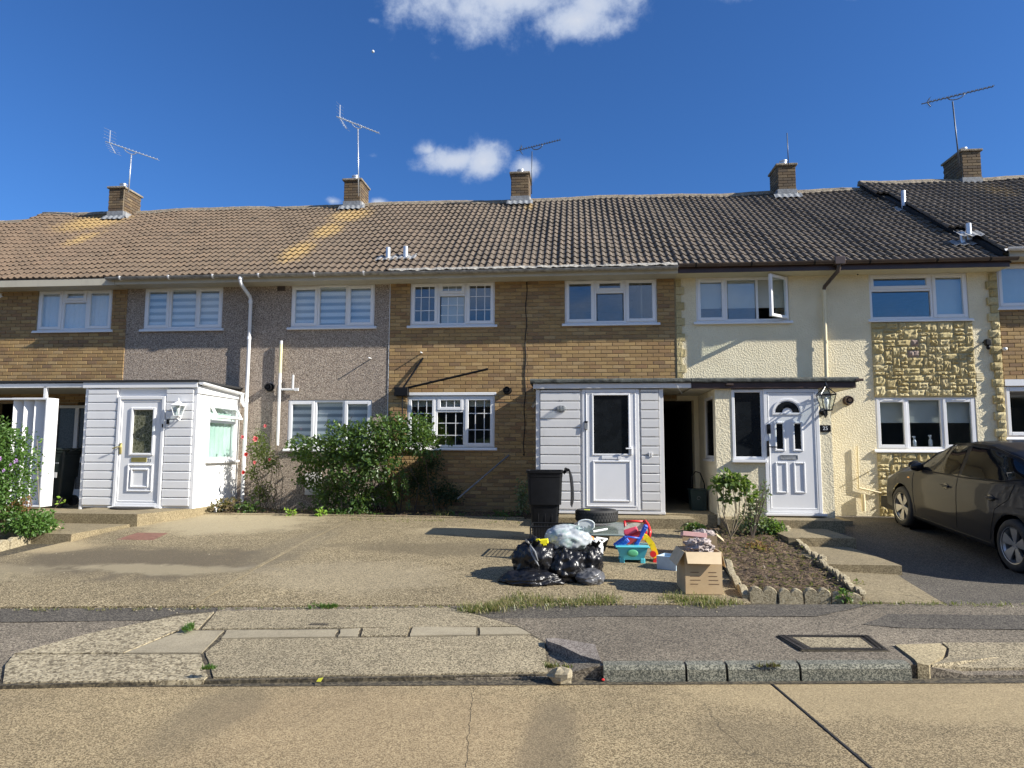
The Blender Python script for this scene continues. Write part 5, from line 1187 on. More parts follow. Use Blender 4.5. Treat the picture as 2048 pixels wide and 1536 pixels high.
m = MB(); q = P(1066, 806, PM+.2); m.add([(X0, PM+.2, q.z+.14), (X0, PM+.7, q.z+.14), (X0-.10, PM+.7, q.z-.06), (X0-.10, PM+.2, q.z-.06)], [(0, 1, 2, 3)]); m.add([(X0, PM+.2, q.z+.12), (X0, PM+.7, q.z+.12), (X0-.09, PM+.7, q.z-.06), (X0-.09, PM+.2, q.z-.06)], [(3, 2, 1, 0)]); m.build('open_side_vent', 'upvc_old', p23)

# right porch
p25 = thing('porch', 'cream rendered porch with white panelled door and dark brown canopy edge', 'porch', (3.3, PM, .55))
X0, X1 = 2.385, 4.285
sx0, sx1, sz0, sz1 = PX(1464, 850, PM), PX(1528, 850, PM), PZ(1495, 919, PM), 2.66
fl, fr_ = PX(1529, 900, PM), PX(1640, 900, PM)
m = MB()
for (a, b, c_, e) in cells(X0, X1, .40, 2.70, [(sx0, sx1, sz0, 2.70), (fl, fr_, .60, 2.70)]): m.box(a, b, PM, PM+.12, c_, e)
iy0, iy1 = -1.40, -.60; iz0, iz1 = 1.50, 2.60
for (a, b, c_, e) in cells(PM+.12, -.002, .40, 2.70, [(iy0, iy1, iz0, iz1)]): m.box(X0, X0+.12, a, b, c_, e); 
m.box(X1-.12, X1, PM+.12, -.002, .40, 2.70); m.build('wall', 'cream', p25)
m = MB(); m.box(X0+.13, X1-.13, .5, .6, .5, 2.7); m.box(X0+.13, X1-.13, PM+.13, .5, .50, .56); m.build('interior', 'room', p25)
m = MB(); frame_ring(m, sx0, sx1, sz0, 2.685, PM-.01, PM+.07, .05); m.bbox(sx0-.02, sx1+.02, PM-.07, PM+.0, sz0-.05, sz0-.004); wo_ = m.build('window', 'upvc', p25)
m = MB(); m.box(sx0+.05, sx1-.05, PM+.02, PM+.026, sz0+.05, 2.635); m.build('pane', 'darkglass', wo_)
m = MB(); 
for (a, b, c_, e) in ((iy0, iy0+.05, iz0, iz1), (iy1-.05, iy1, iz0, iz1), (iy0+.05, iy1-.05, iz0, iz0+.06), (iy0+.05, iy1-.05, iz1-.05, iz1)): m.box(X0+.01, X0+.07, a, b, c_, e)
m.box(X0-.04, X0+.02, iy0-.03, iy1+.03, iz0-.04, iz0-.003); wo_ = m.build('window', 'upvc_old', p25); m = MB(); m.box(X0+.03, X0+.035, iy0+.05, iy1-.05, iz0+.06, iz1-.05); m.build('pane', 'darkglass', wo_)
m = MB(); frame_ring(m, fl, fr_, .62, 2.69, PM-.03, PM+.07, .06); m.bbox(fl-.03, fr_+.05, PM-.09, PM+.0, .575, .615); m.build('door_frame', 'upvc', p25)
dm = MB(); a0, a1, b0, b1 = fl+.065, fr_-.065, .68, 2.625
q1 = (PX(1552, 870, PM), PX(1565, 870, PM)); q2 = (PX(1588, 870, PM), PX(1601, 870, PM)); qz = (PZ(1575, 898, PM), PZ(1575, 848, PM))
for (a, b, c_, e) in cells(a0, a1, b0, b1, [(q1[0], q1[1], *qz), (q2[0], q2[1], *qz)]): dm.box(a, b, PM-.02, PM+.03, c_, e)
panel_mould(dm, q1[0]-.035, q1[1]+.035, qz[0]-.04, qz[1]+.04, PM-.02, .035, .016); panel_mould(dm, q2[0]-.035, q2[1]+.035, qz[0]-.04, qz[1]+.04, PM-.02, .035, .016)
lz = (PZ(1575, 986, PM), PZ(1575, 924, PM)); panel_mould(dm, q1[0]-.035, q1[1]+.05, *lz, PM-.02, .03, .016); panel_mould(dm, q2[0]-.035, q2[1]+.05, *lz, PM-.02, .03, .016); panel_mould(dm, a0, a1, b0, b1, PM-.02, .02, .01)
c = P(1574.5, 825, PM-.02)
for (r0, r1) in ((.215, .245),):
    pts = [(c.x+math.cos(math.pi*k/14)*r1, c.z+math.sin(math.pi*k/14)*r1*.95) for k in range(15)]+[(c.x+math.cos(math.pi*k/14)*r0, c.z+math.sin(math.pi*k/14)*r0*.95) for k in range(14, -1, -1)]
    for k in range(14): dm.prism([pts[k], pts[k+1], pts[28-k], pts[29-k]], 'y', PM-.036, PM-.019)
dm.box(c.x-.245, c.x+.245, PM-.036, PM-.019, c.z-.035, c.z-.005)
door = dm.build('door', 'upvc', p25)
m = MB(); pts = [(math.cos(math.pi*k/14), math.sin(math.pi*k/14)) for k in range(15)]
for k in range(14): m.prism([(c.x+pts[k][0]*.195, c.z+pts[k][1]*.185), (c.x+pts[k+1][0]*.195, c.z+pts[k+1][1]*.185), (c.x+pts[k+1][0]*.085, c.z+pts[k+1][1]*.08), (c.x+pts[k][0]*.085, c.z+pts[k][1]*.08)], 'y', PM-.026, PM-.019)
m.build('arched_pane', 'darkglass', door)
m = MB(); m.box(q1[0], q1[1], PM-.006, PM, *qz); m.build('pane', 'darkglass', door); m = MB(); m.box(q2[0], q2[1], PM-.006, PM, *qz); m.build('pane', 'darkglass', door)
c = P(1578, 914.5, PM-.02); m = MB(); panel_mould(m, c.x-.145, c.x+.145, c.z-.04, c.z+.04, PM-.02, .014, .012); m.box(c.x-.14, c.x+.14, PM-.026, PM-.021, c.z-.03, c.z+.03); m.build('letterbox', 'lead', door)
c = P(1536, 896, PM-.03); m = MB(); m.bbox(c.x-.02, c.x+.02, PM-.05, PM-.03, c.z-.14, c.z+.12); m.tube([(c.x, PM-.05, c.z+.02), (c.x, PM-.09, c.z+.02), (c.x+.13, PM-.09, c.z+.015)], .01, 8); m.build('handle', 'blackplastic', door, smooth=40)
c = P(1537, 858, PM-.03); m = MB(); m.bbox(c.x-.03, c.x+.03, PM-.06, PM-.03, c.z-.08, c.z+.08); m.lathe([(.01, -.062), (.009, -.066)], (c.x, PM, c.z), 'y', 10); m.build('doorbell', 'blackplastic', p25)
m = MB(); m.box(XB[3]+.002, 4.68, PM-.07, PM-.045, 2.70, 2.80); m.build('fascia', 'darktimber', p25)
m = MB(); m.box(XB[3]+.004, 4.66, PM-.044, -.002, 2.705, 2.72); m.build('soffit', 'soffit', p25)
m = MB(); m.box(4.66, 4.68, PM-.044, -.002, 2.70, 2.80); m.build('fascia', 'darktimber', p25)
m = MB(); m.bbox(4.66, 4.79, PM-.12, PM-.02, 2.81, 2.85); m.bbox(PX(1452, 766, PM-.08), PX(1466, 766, PM-.08), PM-.11, PM-.07, 2.75, 2.78, .004); m.build('gutter_end', 'brownplastic', p25)
slab_roof(p25, XB[3]+.002, 4.72, PM-.10, 2.80, 2.885, 'felt')
lc = P(1650, 806, PM-.15); lantern('lantern', 'black glass lantern beside the door of the cream porch', (P(1650, 836, PM).x-.03, PM, lc.z), 'blackgloss', 1.35, 'glass_low')
c = P(1650, 857, PM-.01); m = MB(); m.bbox(c.x-.09, c.x+.09, PM-.022, PM-.002, c.z-.055, c.z+.055, .004); np_ = tag(m.build('number_plate', 'blackgloss', None), 'small black house number plate under the black lantern', 'number plate')
text('25', 'house_number', .085, (c.x, PM-.026, c.z), np_, 'upvc')
# security light on the quoin side of the cream house
c = P(1967, 687, 0); sl_ = thing('security_light', 'small black floodlight high on the cream wall beside the quoins', 'wall lamp', c)
m = MB(); m.bbox(c.x-.05, c.x+.05, -.17, -.08, c.z-.06, c.z+.06, .015); m.tube([(c.x, 0, c.z+.02), (c.x, -.10, c.z+.01)], .02, 8); m.blob((c.x+.01, -.12, c.z-.09), (.035, .035, .045), 3, 0); m.build('housing', 'blackplastic', sl_, smooth=40)
# ------------------------------------------------------------------ things on the drives
def at(px, py, dz=0):
    p = gnd(px, py); return Vector((p.x, p.y, gz(p.x, p.y)+dz))
# wheelie bin, lid thrown open to the right
def wheelie(label, x, y, z, h=1.0, w=.50, d=.55, mat='blackplastic', lid='open', rot=0):
    root = thing('wheelie_bin', label, 'wheelie bin', (x, y, z)); T = Matrix.Translation((x, y, z)) @ Matrix.Rotation(rot, 4, 'Z')
    m = MB(); m.M = T
    def sec(t, k=1.0):
        a = lerp(.37, .5, t)*w*2*k/2; b = lerp(.38, .5, t)*d*2*k/2; zz = .04+t*(h-.04); r = .05; pts = []
        for cx, cy, a0 in ((a-r, b-r, 0), (-a+r, b-r, 90), (-a+r, -b+r, 180), (a-r, -b+r, 270)):
            for i in range(4): ang = R(a0+i*30); pts.append((cx+r*math.cos(ang), cy+r*math.sin(ang), zz))
        return pts
    ts = [0, .03, .3, .6, .62, .9, .905, .96, .965, 1.0]; ks = [.95, 1, 1, 1, 1.015, 1.02, 1.07, 1.07, 1.12, 1.12]; rings = [sec(a, b) for a, b in zip(ts, ks)]; n = 16
    inner = [[(p[0]*.93, p[1]*.93, p[2]) for p in rings[-1]], [(p[0]*.86, p[1]*.86, p[2]-.5) for p in rings[-1]]]
    vs = [p for r_ in rings+inner for p in r_]; K = len(rings)+2
    m.add(vs, [(i*n+k, i*n+(k+1) % n, (i+1)*n+(k+1) % n, (i+1)*n+k) for i in range(K-1) for k in range(n)]+[tuple(range(n))[::-1], tuple((K-1)*n+k for k in range(n))])
    for xx in (-.10, .0, .10): m.bbox(xx-.008, xx+.008, -d*.425, -d*.38, .2, h*.5, .004)
    m.build('body', mat, root, smooth=40)
    for s in (-1, 1):
        q = MB(); q.M = T @ Matrix.Translation((w*.36, s*d*.42, .10)); q.lathe([(.03, -.025), (.10, -.025), (.10, .025), (.03, .025)], (0, 0, 0), 'y', 18); q.build('wheel', 'rubber', root, smooth=40)
    q = MB(); q.M = T; q.tube([(w*.56, -d*.36, h-.05), (w*.66, -d*.36, h+.01), (w*.66, d*.36, h+.01), (w*.56, d*.36, h-.05)], .014, 8); q.build('handle', mat, root, smooth=True)
    q = MB(); q.M = T
    if lid == 'open':
        def fn(u, v):
            zz = h+.02-v*.56; return (w*.66+.035+.02*math.sin(v*3)+.03*v, lerp(-d*.52, d*.52, u), zz)
        q.grid(fn, 8, 10); q.grid(lambda u, v: (fn(u, v)[0]+.035*(1-abs(2*u-1)**4)*min(1, 6*(v*(1-v))+.15), fn(u, v)[1], fn(u, v)[2]), 8, 10)
        q.tube([(w*.66, -d*.5, h+.01), (w*.66, d*.5, h+.01)], .026, 8)
    else:
        q.bbox(-w*.6, w*.62, -d*.56, d*.56, h, h+.05, .02)
    q.build('lid', mat, root, smooth=40); return root
b = at(1062, 1080); wheelie('black wheelie bin with its lid hanging open, beside the rubbish bags', -.46, -3.05, gz(-.46, -3.0), 1.03, .50, .56, rot=R(3))
# bin, caddy and slat screen in the entrance at the left
bb = wheelie('dark wheelie bin with a recycling sticker standing behind the white slat screen', PX(116, 940, -1.25), -1.25, .55, 1.05, .50, .55, simple('dark_green_plastic', (.012, .018, .016), .4), 'shut', R(8))
m = MB(); c = P(108, 950, -1.54); m.box(c.x-.07, c.x+.05, -1.535, -1.53, c.z-.05, c.z+.05); m.build('sticker', 'upvc_old', bb); m = MB(); c = P(113, 926, -1.54); m.box(c.x-.12, c.x+.05, -1.55, -1.545, c.z-.012, c.z+.012); m.build('sticker', 'lead', bb)
sc = thing('slat_screen', 'white vertical slatted screen standing in front of the left entrance', 'screen', P(75, 985, -1.75))
x0, x1 = PX(42, 900, -1.8), PX(103, 900, -1.8); z0, z1 = .60, PZ(75, 797, -1.8)
m = MB(); m.bbox(x0-.1, x1, -1.98, -1.70, z1-.035, z1, .004); m.bbox(x0-.1, x1, -1.98, -1.70, z0, z0+.035, .004); m.bbox(x1-.03, x1, -1.98, -1.70, z0+.036, z1-.036, .004); m.box(x0-1.5, x0-.1, -1.98, -1.70, z1-.03, z1-.002); m.build('frame', 'upvc', sc)
for i in range(3):
    xx = lerp(x0, x1-.06, i/2.6); m = MB(); m.M = Matrix.Translation((xx, -1.84, 0)) @ Matrix.Rotation(R(-48), 4, 'Z'); m.bbox(-.012, .012, -.135, .135, z0+.037, z1-.037, .004); m.build('slat', 'upvc', sc)
m = MB(); m.box(x1-.35, x1-.30, -1.66, -1.60, z1, 2.79); m.build('post', 'upvc_old', sc)
# inner door in the recessed entrance of the leftmost house
yd = -.02; ed_ = thing('entrance_door', 'glazed white double door deep in the shaded entrance at the left', 'door', P(150, 1000, yd))
a0, a1 = PX(112, 900, yd), PX(190, 900, yd); m = MB(); frame_ring(m, a0-.05, a1, .57, 2.55, yd-.04, yd+.05, .06); mid = (a0+a1)/2; m.box(mid-.04, mid+.04, yd-.03, yd+.04, .63, 2.49); m.box(a0+.01, a1-.06, yd-.028, yd+.04, 1.35, 1.46); m.box(a0+.01, a1-.06, yd-.027, yd+.04, .63, .80); m.build('frame', 'upvc_old', ed_)
for (p, q) in ((a0+.01, mid-.04), (mid+.04, a1-.06)):
    for (r_, s_) in ((.80, 1.35), (1.46, 2.49)): m = MB(); m.box(p, q, yd+.0, yd+.008, r_, s_); m.build('pane', simple('patterned_glass', (.07, .08, .09), .25, .5, 60), ed_)
# green caddy and hoop in the passage
c = P(1413, 1022, -.75); m = MB(); gd = thing('recycling_box', 'dark green recycling caddy with raised handle in the passage mouth', 'recycling box', (c.x, -.75, .575))
x0, x1 = 2.06, 2.34; m.add([(x0+.02, -.88, .577), (x1-.01, -.88, .577), (x1-.01, -.62, .577), (x0+.02, -.62, .577), (x0, -.90, .93), (x1, -.90, .93), (x1, -.60, .93), (x0, -.60, .93)], [(0, 3, 2, 1), (0, 1, 5, 4), (1, 2, 6, 5), (2, 3, 7, 6), (3, 0, 4, 7)]); m.bbox(x0-.012, x1+.01, -.915, -.585, .93, .96, .008)
gm_ = simple('green_box_plastic', (.02, .04, .038), .4); m.build('body', gm_, gd)
m = MB(); m.tube([(x0+.04, -.75, .95), (x0+.05, -.75, 1.18), (x0+.12, -.75, 1.27), (x0+.2, -.75, 1.24), (x1-.01, -.75, 1.05), (x1-.005, -.75, .95)], .011, 8); m.build('handle', 'blackplastic', gd, smooth=True)
m = MB(); m.tube([(2.2+.03*math.cos(R(a_)), -.903, .80+.03*math.sin(R(a_))) for a_ in range(0, 330, 30)], .003, 4); m.build('emblem', 'lead', gd)
# tyre lying flat
p = Vector((.30, -2.63, 0)); p.z = .345; tr = thing('spare_tyre', 'black car tyre lying flat on the glass table in front of the middle porch', 'tyre', p)
tx, ty, tz = .32, -2.95, .565
m = MB(); m.lathe([(.175, -.07), (.20, -.085), (.26, -.095), (.295, -.088), (.312, -.07), (.318, -.03), (.318, .03), (.312, .07), (.295, .088), (.26, .095), (.20, .085), (.175, .07), (.165, .05), (.165, -.05), (.175, -.07)], (tx, ty, tz+.10), n=40, caps=False)
for i in range(44):
    a_ = 2*math.pi*i/44
    for zz in (-.045, .0, .045):
        m.M = Matrix.Translation((tx, ty, tz+.10+zz)) @ Matrix.Rotation(a_+zz*1.2, 4, 'Z'); m.box(.314, .323, -.016, .016, -.017, .017)
m.M = Matrix.Identity(4); m.build('tyre', 'rubber', tr, smooth=35)
m = MB(); m.lathe([(.172, .06), (.165, .062), (.155, .01), (.12, .0), (.075, .02), (.07, .035), (.03, .035), (.0, .035)], (tx, ty, tz+.10), n=28, caps=False); m.build('rim', simple('dark_steel', (.05, .05, .055), .45, .2, 8, metal=.5), tr, smooth=40)
m = MB(); m.bbox(tx-.19, tx-.10, ty-.07, ty-.02, tz+.175, tz+.19, .004); m.build('tag', simple('yellow_label', (.65, .72, .05), .5), tr)
# glass topped patio table
gt = thing('glass_table', 'low glass topped garden table holding the tyre behind the rubbish bags', 'table', (.45, -3.5, .25))
tz0 = .52; ct = [(-.02, -4.15), (.78, -4.15), (.80, -2.65), (.0, -2.65)]
t = MT('frosted_glass'); t.color((.20, .25, .22)); t.set(Roughness=.12); t.b.inputs['Alpha'].default_value = .8; M['tableglass'] = t.m
m = MB(); m.prism(ct, 'z', tz0, tz0+.008); m.build('top', 'tableglass', gt)
m = MB(); pts = []
for i in range(4):
    a, b_ = Vector(ct[i]+(tz0,)), Vector(ct[(i+1) % 4]+(tz0,)); 
    for k in range(1, 8): pts.append(a.lerp(b_, k/8))
m.tube(pts, .016, 8, closed=True); m.build('rim', simple('grey_painted_steel', (.22, .26, .24), .4), gt, smooth=True)
for (x, y) in ((.05, -4.08), (.72, -4.08), (.73, -2.75), (.06, -2.75)):
    m = MB(); m.tube([(x, y, tz0), (x+(.02 if x > .4 else -.02), y, gz(x, y)+.01)], .013, 8); m.build('leg', 'blackplastic', gt)
# black crate behind the bags
cr_ = thing('mesh_crate', 'black wire mesh crate between the wheelie bin and the tyre', 'crate', (-.2, -3.7, .25)); zc = gz(-.2, -3.9)
x0, x1, y0, y1, za, zb = -.58, -.02, -4.55, -4.05, zc+.18, zc+.40
m = MB(); m.tube([(x0, y0, zb), (x1, y0, zb), (x1, y1, zb), (x0, y1, zb)], .012, 6, closed=True); m.tube([(x0+.03, y0, za), (x1-.03, y0, za), (x1-.03, y1, za), (x0+.03, y1, za)], .010, 6, closed=True)
for (x, y) in ((x0, y0), (x1, y0), (x1, y1), (x0, y1)): m.tube([(x, y, zb), (x, y, gz(x, y)+.01)], .011, 6)
m.build('frame', 'blackplastic', cr_)
m = MB()
for i in range(15):
    f = i/14; m.tube([(lerp(x0, x1, f), y0, zb), (lerp(x0, x1, f), y0, za)], .004, 4); m.tube([(lerp(x0, x1, f), y1, zb), (lerp(x0, x1, f), y1, za)], .004, 4)
for i in range(1, 6): f = i/6; m.tube([(x0, y0, lerp(za, zb, f)), (x1, y0, lerp(za, zb, f)), (x1, y1, lerp(za, zb, f)), (x0, y1, lerp(za, zb, f))], .004, 4, closed=True)
m.build('mesh', 'blackplastic', cr_)['kind'] = 'stuff'
# rubbish bags
t = MT('bin_bag_plastic'); t.color((.010, .010, .012)); t.set(Roughness=.32); t.b.inputs['Specular IOR Level'].default_value = .45
t.bump(t.math('ADD', t.noise(9, 3, .5, stretch=(1, 1, .5)), t.math('MULTIPLY', t.noise(22, 2, .5, stretch=(1, 1, .4)), .35)), .8, .03); M['bag'] = t.m
t = MT('clear_bag_plastic'); t.color(t.ramp(t.noise(7, 4, .6), [(.3, (.36, .40, .42)), (.5, (.50, .53, .55)), (.62, (.34, .45, .42)), (.75, (.60, .62, .63))])); t.set(Roughness=.22); t.b.inputs['Alpha'].default_value = .82; t.bump(t.noise(11, 3, .5, stretch=(1, 1, .5)), .45, .02); M['clearbag'] = t.m
t = MT('white_bag_plastic'); t.color((.72, .73, .72)); t.set(Roughness=.35); t.bump(t.noise(15, 3, .6), .9, .03); M['whitebag'] = t.m
def bag(label, px, py, cz, r, mat='bag', seed=0, knot=None, name='rubbish_bag', cr=.18, grp='rubbish bags piled on the drive', y=None):
    Y = y; c = P(px, py, Y); g = gz(c.x, c.y-.05)+.012; root = thing(name, label, 'rubbish bag', (c.x, c.y, g), grp)
    m = MB(); m.blob(c, r, seed, .16, 1.7, 72, 44, flat=max(g, c.z-r[2]*1.0) if cz else None, crease=cr, cf=3.2); m.build('bag', mat, root, smooth=True)
    if knot:
        q = MB(); k = c+Vector((knot[0]*r[0], knot[1]*r[1], r[2]*knot[2]))
        for i in range(9):
            a_ = i*.7+seed; L_ = .09+.05*((i*37) % 5)/5; q.add([k, k+Vector((math.cos(a_)*L_*.6, -.03+math.sin(a_)*.03, L_*.7)), k+Vector((math.cos(a_+.5)*L_*.9, math.sin(a_+.5)*.05-.02, L_*.5)), k+Vector((math.cos(a_+.6)*L_*.3, -.02, -.02))], [(0, 1, 2), (0, 2, 3)])
        q.build('knot', mat, root)
    return root
bag('left black bin bag with tied top under the yellow block', 1072, 1122, 1, (.27, .26, .27), seed=2, knot=(-.1, -.6, .7), y=-5.45)
bag('front centre black bin bag with glossy folds, below the clear bag', 1128, 1135, 1, (.24, .22, .22), seed=5, y=-5.50, cr=.24)
bag('rightmost black bin bag of the pile, tall and creased', 1172, 1125, 1, (.20, .22, .25), seed=8, knot=(.4, -.3, .75), y=-5.30, cr=.24)
bag('flat black bag sagging along the ground at the left front of the pile', 1060, 1160, 1, (.34, .20, .12), seed=11, y=-5.68, cr=.2)
bag('grey translucent bag squashed at the right foot of the pile', 1180, 1155, 1, (.17, .16, .10), simple('grey_bag_plastic', (.10, .10, .105), .3, .4, 9), 13, y=-5.62, cr=.12)
bag('bulging clear blue bag lying on top of the black bin bags', 1136, 1078, 0, (.27, .24, .165), 'clearbag', 4, y=-5.32, cr=.075, knot=(.7, -.2, .5))
bag('white carrier bag tucked behind the clear bag', 1187, 1098, 0, (.12, .12, .12), 'whitebag', 6, y=-5.12, cr=.2)
def strap(pix, Y, w, mat, name, label, cat, parent=None, off=(0, 0, 0)):
    m = MB(); m.tube([P(x, y, Y) for x, y in pix], w, 6); return m
c = P(1082, 1084, -5.55); m = MB(); m.M = Matrix.Translation(c) @ Matrix.Rotation(R(-8), 4, 'Y'); m.bbox(-.085, .085, -.04, .04, -.025, .03, .008); m.bbox(-.05, -.01, -.042, -.02, .03, .045, .003); m.bbox(.02, .06, -.042, -.02, -.04, -.02, .003)
tag(m.build('yellow_block', simple('yellow_plastic', (.80, .72, .02), .4), None), 'small bright yellow plastic piece on the left black bag', 'toy')
c = P(1181, 1080, -5.1); m = MB(); m.blob(c, (.05, .05, .05), 2, .05); tag(m.build('orange_ball', simple('orange_plastic', (.85, .22, .03), .4), None, smooth=True), 'orange ball beside the clear bag', 'ball')
m = MB(); m.M = Matrix.Translation(P(1172, 1050, -4.6)); pts = [(.10*math.cos(R(a_))*1.15, 0, .065*math.sin(R(a_))) for a_ in range(0, 360, 24)]; pts = [(max(-.1, min(.1, p[0])), 0, p[2]) for p in pts]; m.tube(pts, .012, 6, closed=True); m.box(-.09, .09, -.003, .003, -.05, .05)
tag(m.build('clear_tray', simple('clear_plastic', (.55, .60, .60), .2), None), 'clear rounded plastic tray propped against the tyre', 'tray')
m = MB(); m.tube([P(1192, 1075, -4.4), P(1214, 1078, -4.3), P(1196, 1090, -4.7)], .012, 6); m.tube([P(1186, 1063, -4.2), P(1214, 1058, -4.0)], .014, 6); tag(m.build('white_frame', 'upvc', None), 'bent white plastic frame on the glass table', 'frame')
m = MB(); m.tube([P(1060, 1090, -5.7), P(1064, 1108, -5.72), P(1074, 1126, -5.76), P(1078, 1132, -5.74)], [.008, .014, .012, .004], 6); m.tube([P(1060, 1090, -5.7), P(1070, 1104, -5.74), P(1076, 1122, -5.76)], [.008, .012, .006], 6); tag(m.build('drawstring', 'lead', None, smooth=True), 'grey twisted drawstring hanging down the left black bag', 'drawstring')
# toy box of blue tub with coloured toys
RED = simple('red_plastic', (.72, .03, .03), .35, .08); BLUE = simple('blue_plastic', (.03, .10, .50), .35, .08); YELP = simple('yellow_toy_plastic', (.86, .62, .02), .35, .08); CYAN = simple('turquoise_plastic', (.10, .52, .60), .35, .08); ORG = simple('orange_wood', (.75, .25, .05), .5, .1); PINK = simple('pink_plastic', (.80, .10, .14), .35)
tb = thing('toy_tub', 'turquoise plastic toy tub heaped with red and blue toys', 'toy box', at(1265, 1128)); g = at(1265, 1128); gx, gy, gzv = g.x, g.y+.12, g.z
def tub(m, cx, cy, z, w0, d0, w1, d1, h, t_=.012):
    A = [(cx+sx*w0, cy+sy*d0, z) for sx, sy in ((-1, -1), (1, -1), (1, 1), (-1, 1))]; B = [(cx+sx*w1, cy+sy*d1, z+h) for sx, sy in ((-1, -1), (1, -1), (1, 1), (-1, 1))]
    C2 = [(cx+sx*(w1-t_), cy+sy*(d1-t_), z+h) for sx, sy in ((-1, -1), (1, -1), (1, 1), (-1, 1))]; D2 = [(cx+sx*(w0-t_), cy+sy*(d0-t_), z+h*.3) for sx, sy in ((-1, -1), (1, -1), (1, 1), (-1, 1))]
    m.add(A+B+C2+D2, [(0, 3, 2, 1)]+[(i, (i+1) % 4, 4+(i+1) % 4, 4+i) for i in range(4)]+[(4+i, 4+(i+1) % 4, 8+(i+1) % 4, 8+i) for i in range(4)]+[(8+i, 8+(i+1) % 4, 12+(i+1) % 4, 12+i) for i in range(4)]+[(12, 13, 14, 15)])
m = MB(); tub(m, gx, gy, gzv+.05, .14, .12, .20, .16, .17); m.bbox(gx-.215, gx+.215, gy-.175, gy+.175, gzv+.205, gzv+.225, .006)
for sx in (-1, 1):
    for sy in (-1, 1): m.bbox(gx+sx*.13-.03, gx+sx*.13+.03, gy+sy*.1-.03, gy+sy*.1+.03, gzv+.0, gzv+.07, .008)
m.build('tub', CYAN, tb)
m = MB(); m.M = Matrix.Translation((gx, gy-.168, gzv+.14)); m.blob((0, 0, 0), (.07, .01, .045), 1, 0, nu=16, nv=8); m.build('badge', simple('green_print', (.10, .40, .20), .5), tb, smooth=True)
def toybox(label, c, size, rot, mat, name='toy_brick'):
    m = MB(); m.M = Matrix.Translation(c) @ Matrix.Rotation(rot[0], 4, 'X') @ Matrix.Rotation(rot[1], 4, 'Y') @ Matrix.Rotation(rot[2], 4, 'Z'); a, b, cc = size
    m.bbox(-a, a, -b, b, -cc, cc, .012); m.bbox(-a*.75, a*.75, -b*1.25, -b*1.02, -cc*.7, cc*.7, .006); return tag(m.build(name, mat, None), label, 'toy')
Z = gzv+.25
toybox('red toy panel lying tilted over the turquoise tub', (gx+.02, gy, Z+.05), (.13, .035, .05), (R(20), R(-28), R(5)), RED, 'toy_slab'); toybox('dark blue toy panel at the left of the turquoise tub', (gx-.13, gy-.03, Z), (.10, .02, .05), (R(15), R(-38), 0), BLUE, 'toy_slab')
toybox('blue toy plank sloping up to the yellow arch', (gx+.12, gy-.02, Z+.10), (.15, .03, .028), (R(10), R(-62), 0), BLUE, 'toy_plank'); toybox('pink toy shell on top of the tub', (gx+.0, gy+.06, Z+.13), (.09, .05, .035), (R(25), R(-20), 0), PINK, 'toy_shell')
m = MB(); m.tube([(gx-.19, gy-.10, Z-.02), (gx-.06, gy-.12, Z+.09), (gx+.10, gy-.12, Z+.07)], .012, 8); m.tube([(gx-.06, gy-.12, Z+.09), (gx-.14, gy-.10, Z+.0)], .012, 8); tag(m.build('toy_hoop', BLUE, None, smooth=True), 'thin blue toy handle across the front of the tub', 'toy')
# yellow arched toy with red wheels
px_ = [(1281, 1070), (1293, 1075), (1303, 1087), (1309, 1103), (1313, 1120)]; yw = thing('toy_walker', 'yellow arched push toy with red wheels leaning on the tub', 'toy', at(1313, 1128)); Yw = g.y+.16
m = MB(); pts = [P(x, y, Yw) for x, y in px_]
for i in range(len(pts)-1):
    a, b_ = pts[i], pts[i+1]; d = (b_-a).normalized(); nn = Vector((d.z, 0, -d.x))*.035
    m.add([a-nn+Vector((0, -.06, 0)), a+nn+Vector((0, -.06, 0)), b_+nn+Vector((0, -.06, 0)), b_-nn+Vector((0, -.06, 0)), a-nn+Vector((0, .06, 0)), a+nn+Vector((0, .06, 0)), b_+nn+Vector((0, .06, 0)), b_-nn+Vector((0, .06, 0))], [(0, 1, 2, 3), (7, 6, 5, 4), (1, 5, 6, 2), (0, 3, 7, 4), (0, 4, 5, 1), (3, 2, 6, 7)])
m.build('arch', YELP, yw)
for x, y, r_ in ((1313, 1123, .045), (1306, 1108, .04)): m = MB(); c = P(x, y, Yw-.09); m.lathe([(.008, -.02), (r_, -.02), (r_, .02), (.008, .02)], c, 'y', 16); m.build('wheel', RED, yw, smooth=40)
# red framed toy easel / pushchair behind
rc = thing('toy_easel', 'red framed toy bead easel standing behind the tub', 'toy', at(1275, 1085)); Ye = -3.6; A_ = lambda x, y: P(x, y, Ye)
m = MB(); m.tube([A_(1249, 1041), A_(1251, 1060), A_(1253, 1082)], .018, 8); m.tube([A_(1249, 1042), A_(1290, 1043)], .016, 8); m.tube([A_(1290, 1040), A_(1291, 1060), A_(1293, 1084)], .02, 8)
m.tube([P(1290, 1042, Ye), P(1296, 1050, Ye-.1), P(1300, 1062, Ye-.2), P(1298, 1075, Ye-.25)], .024, 8); m.build('frame', RED, rc, smooth=True)
m = MB(); a, b_ = A_(1252, 1060), A_(1290, 1076); m.bbox(a.x, b_.x, Ye-.02, Ye+.03, b_.z, a.z, .005); m.bbox(a.x, b_.x, Ye-.12, Ye-.02, b_.z-.02, b_.z+.02, .005); m.build('board', ORG, rc)
m = MB(); c = A_(1271, 1061); m.prism([(c.x+.17*math.cos(R(k)), c.z+.11*math.sin(R(k))) for k in range(0, 181, 15)], 'y', Ye-.035, Ye-.021); m.build('dial', simple('cream_card', (.62, .58, .47), .6, .2, 40), rc)
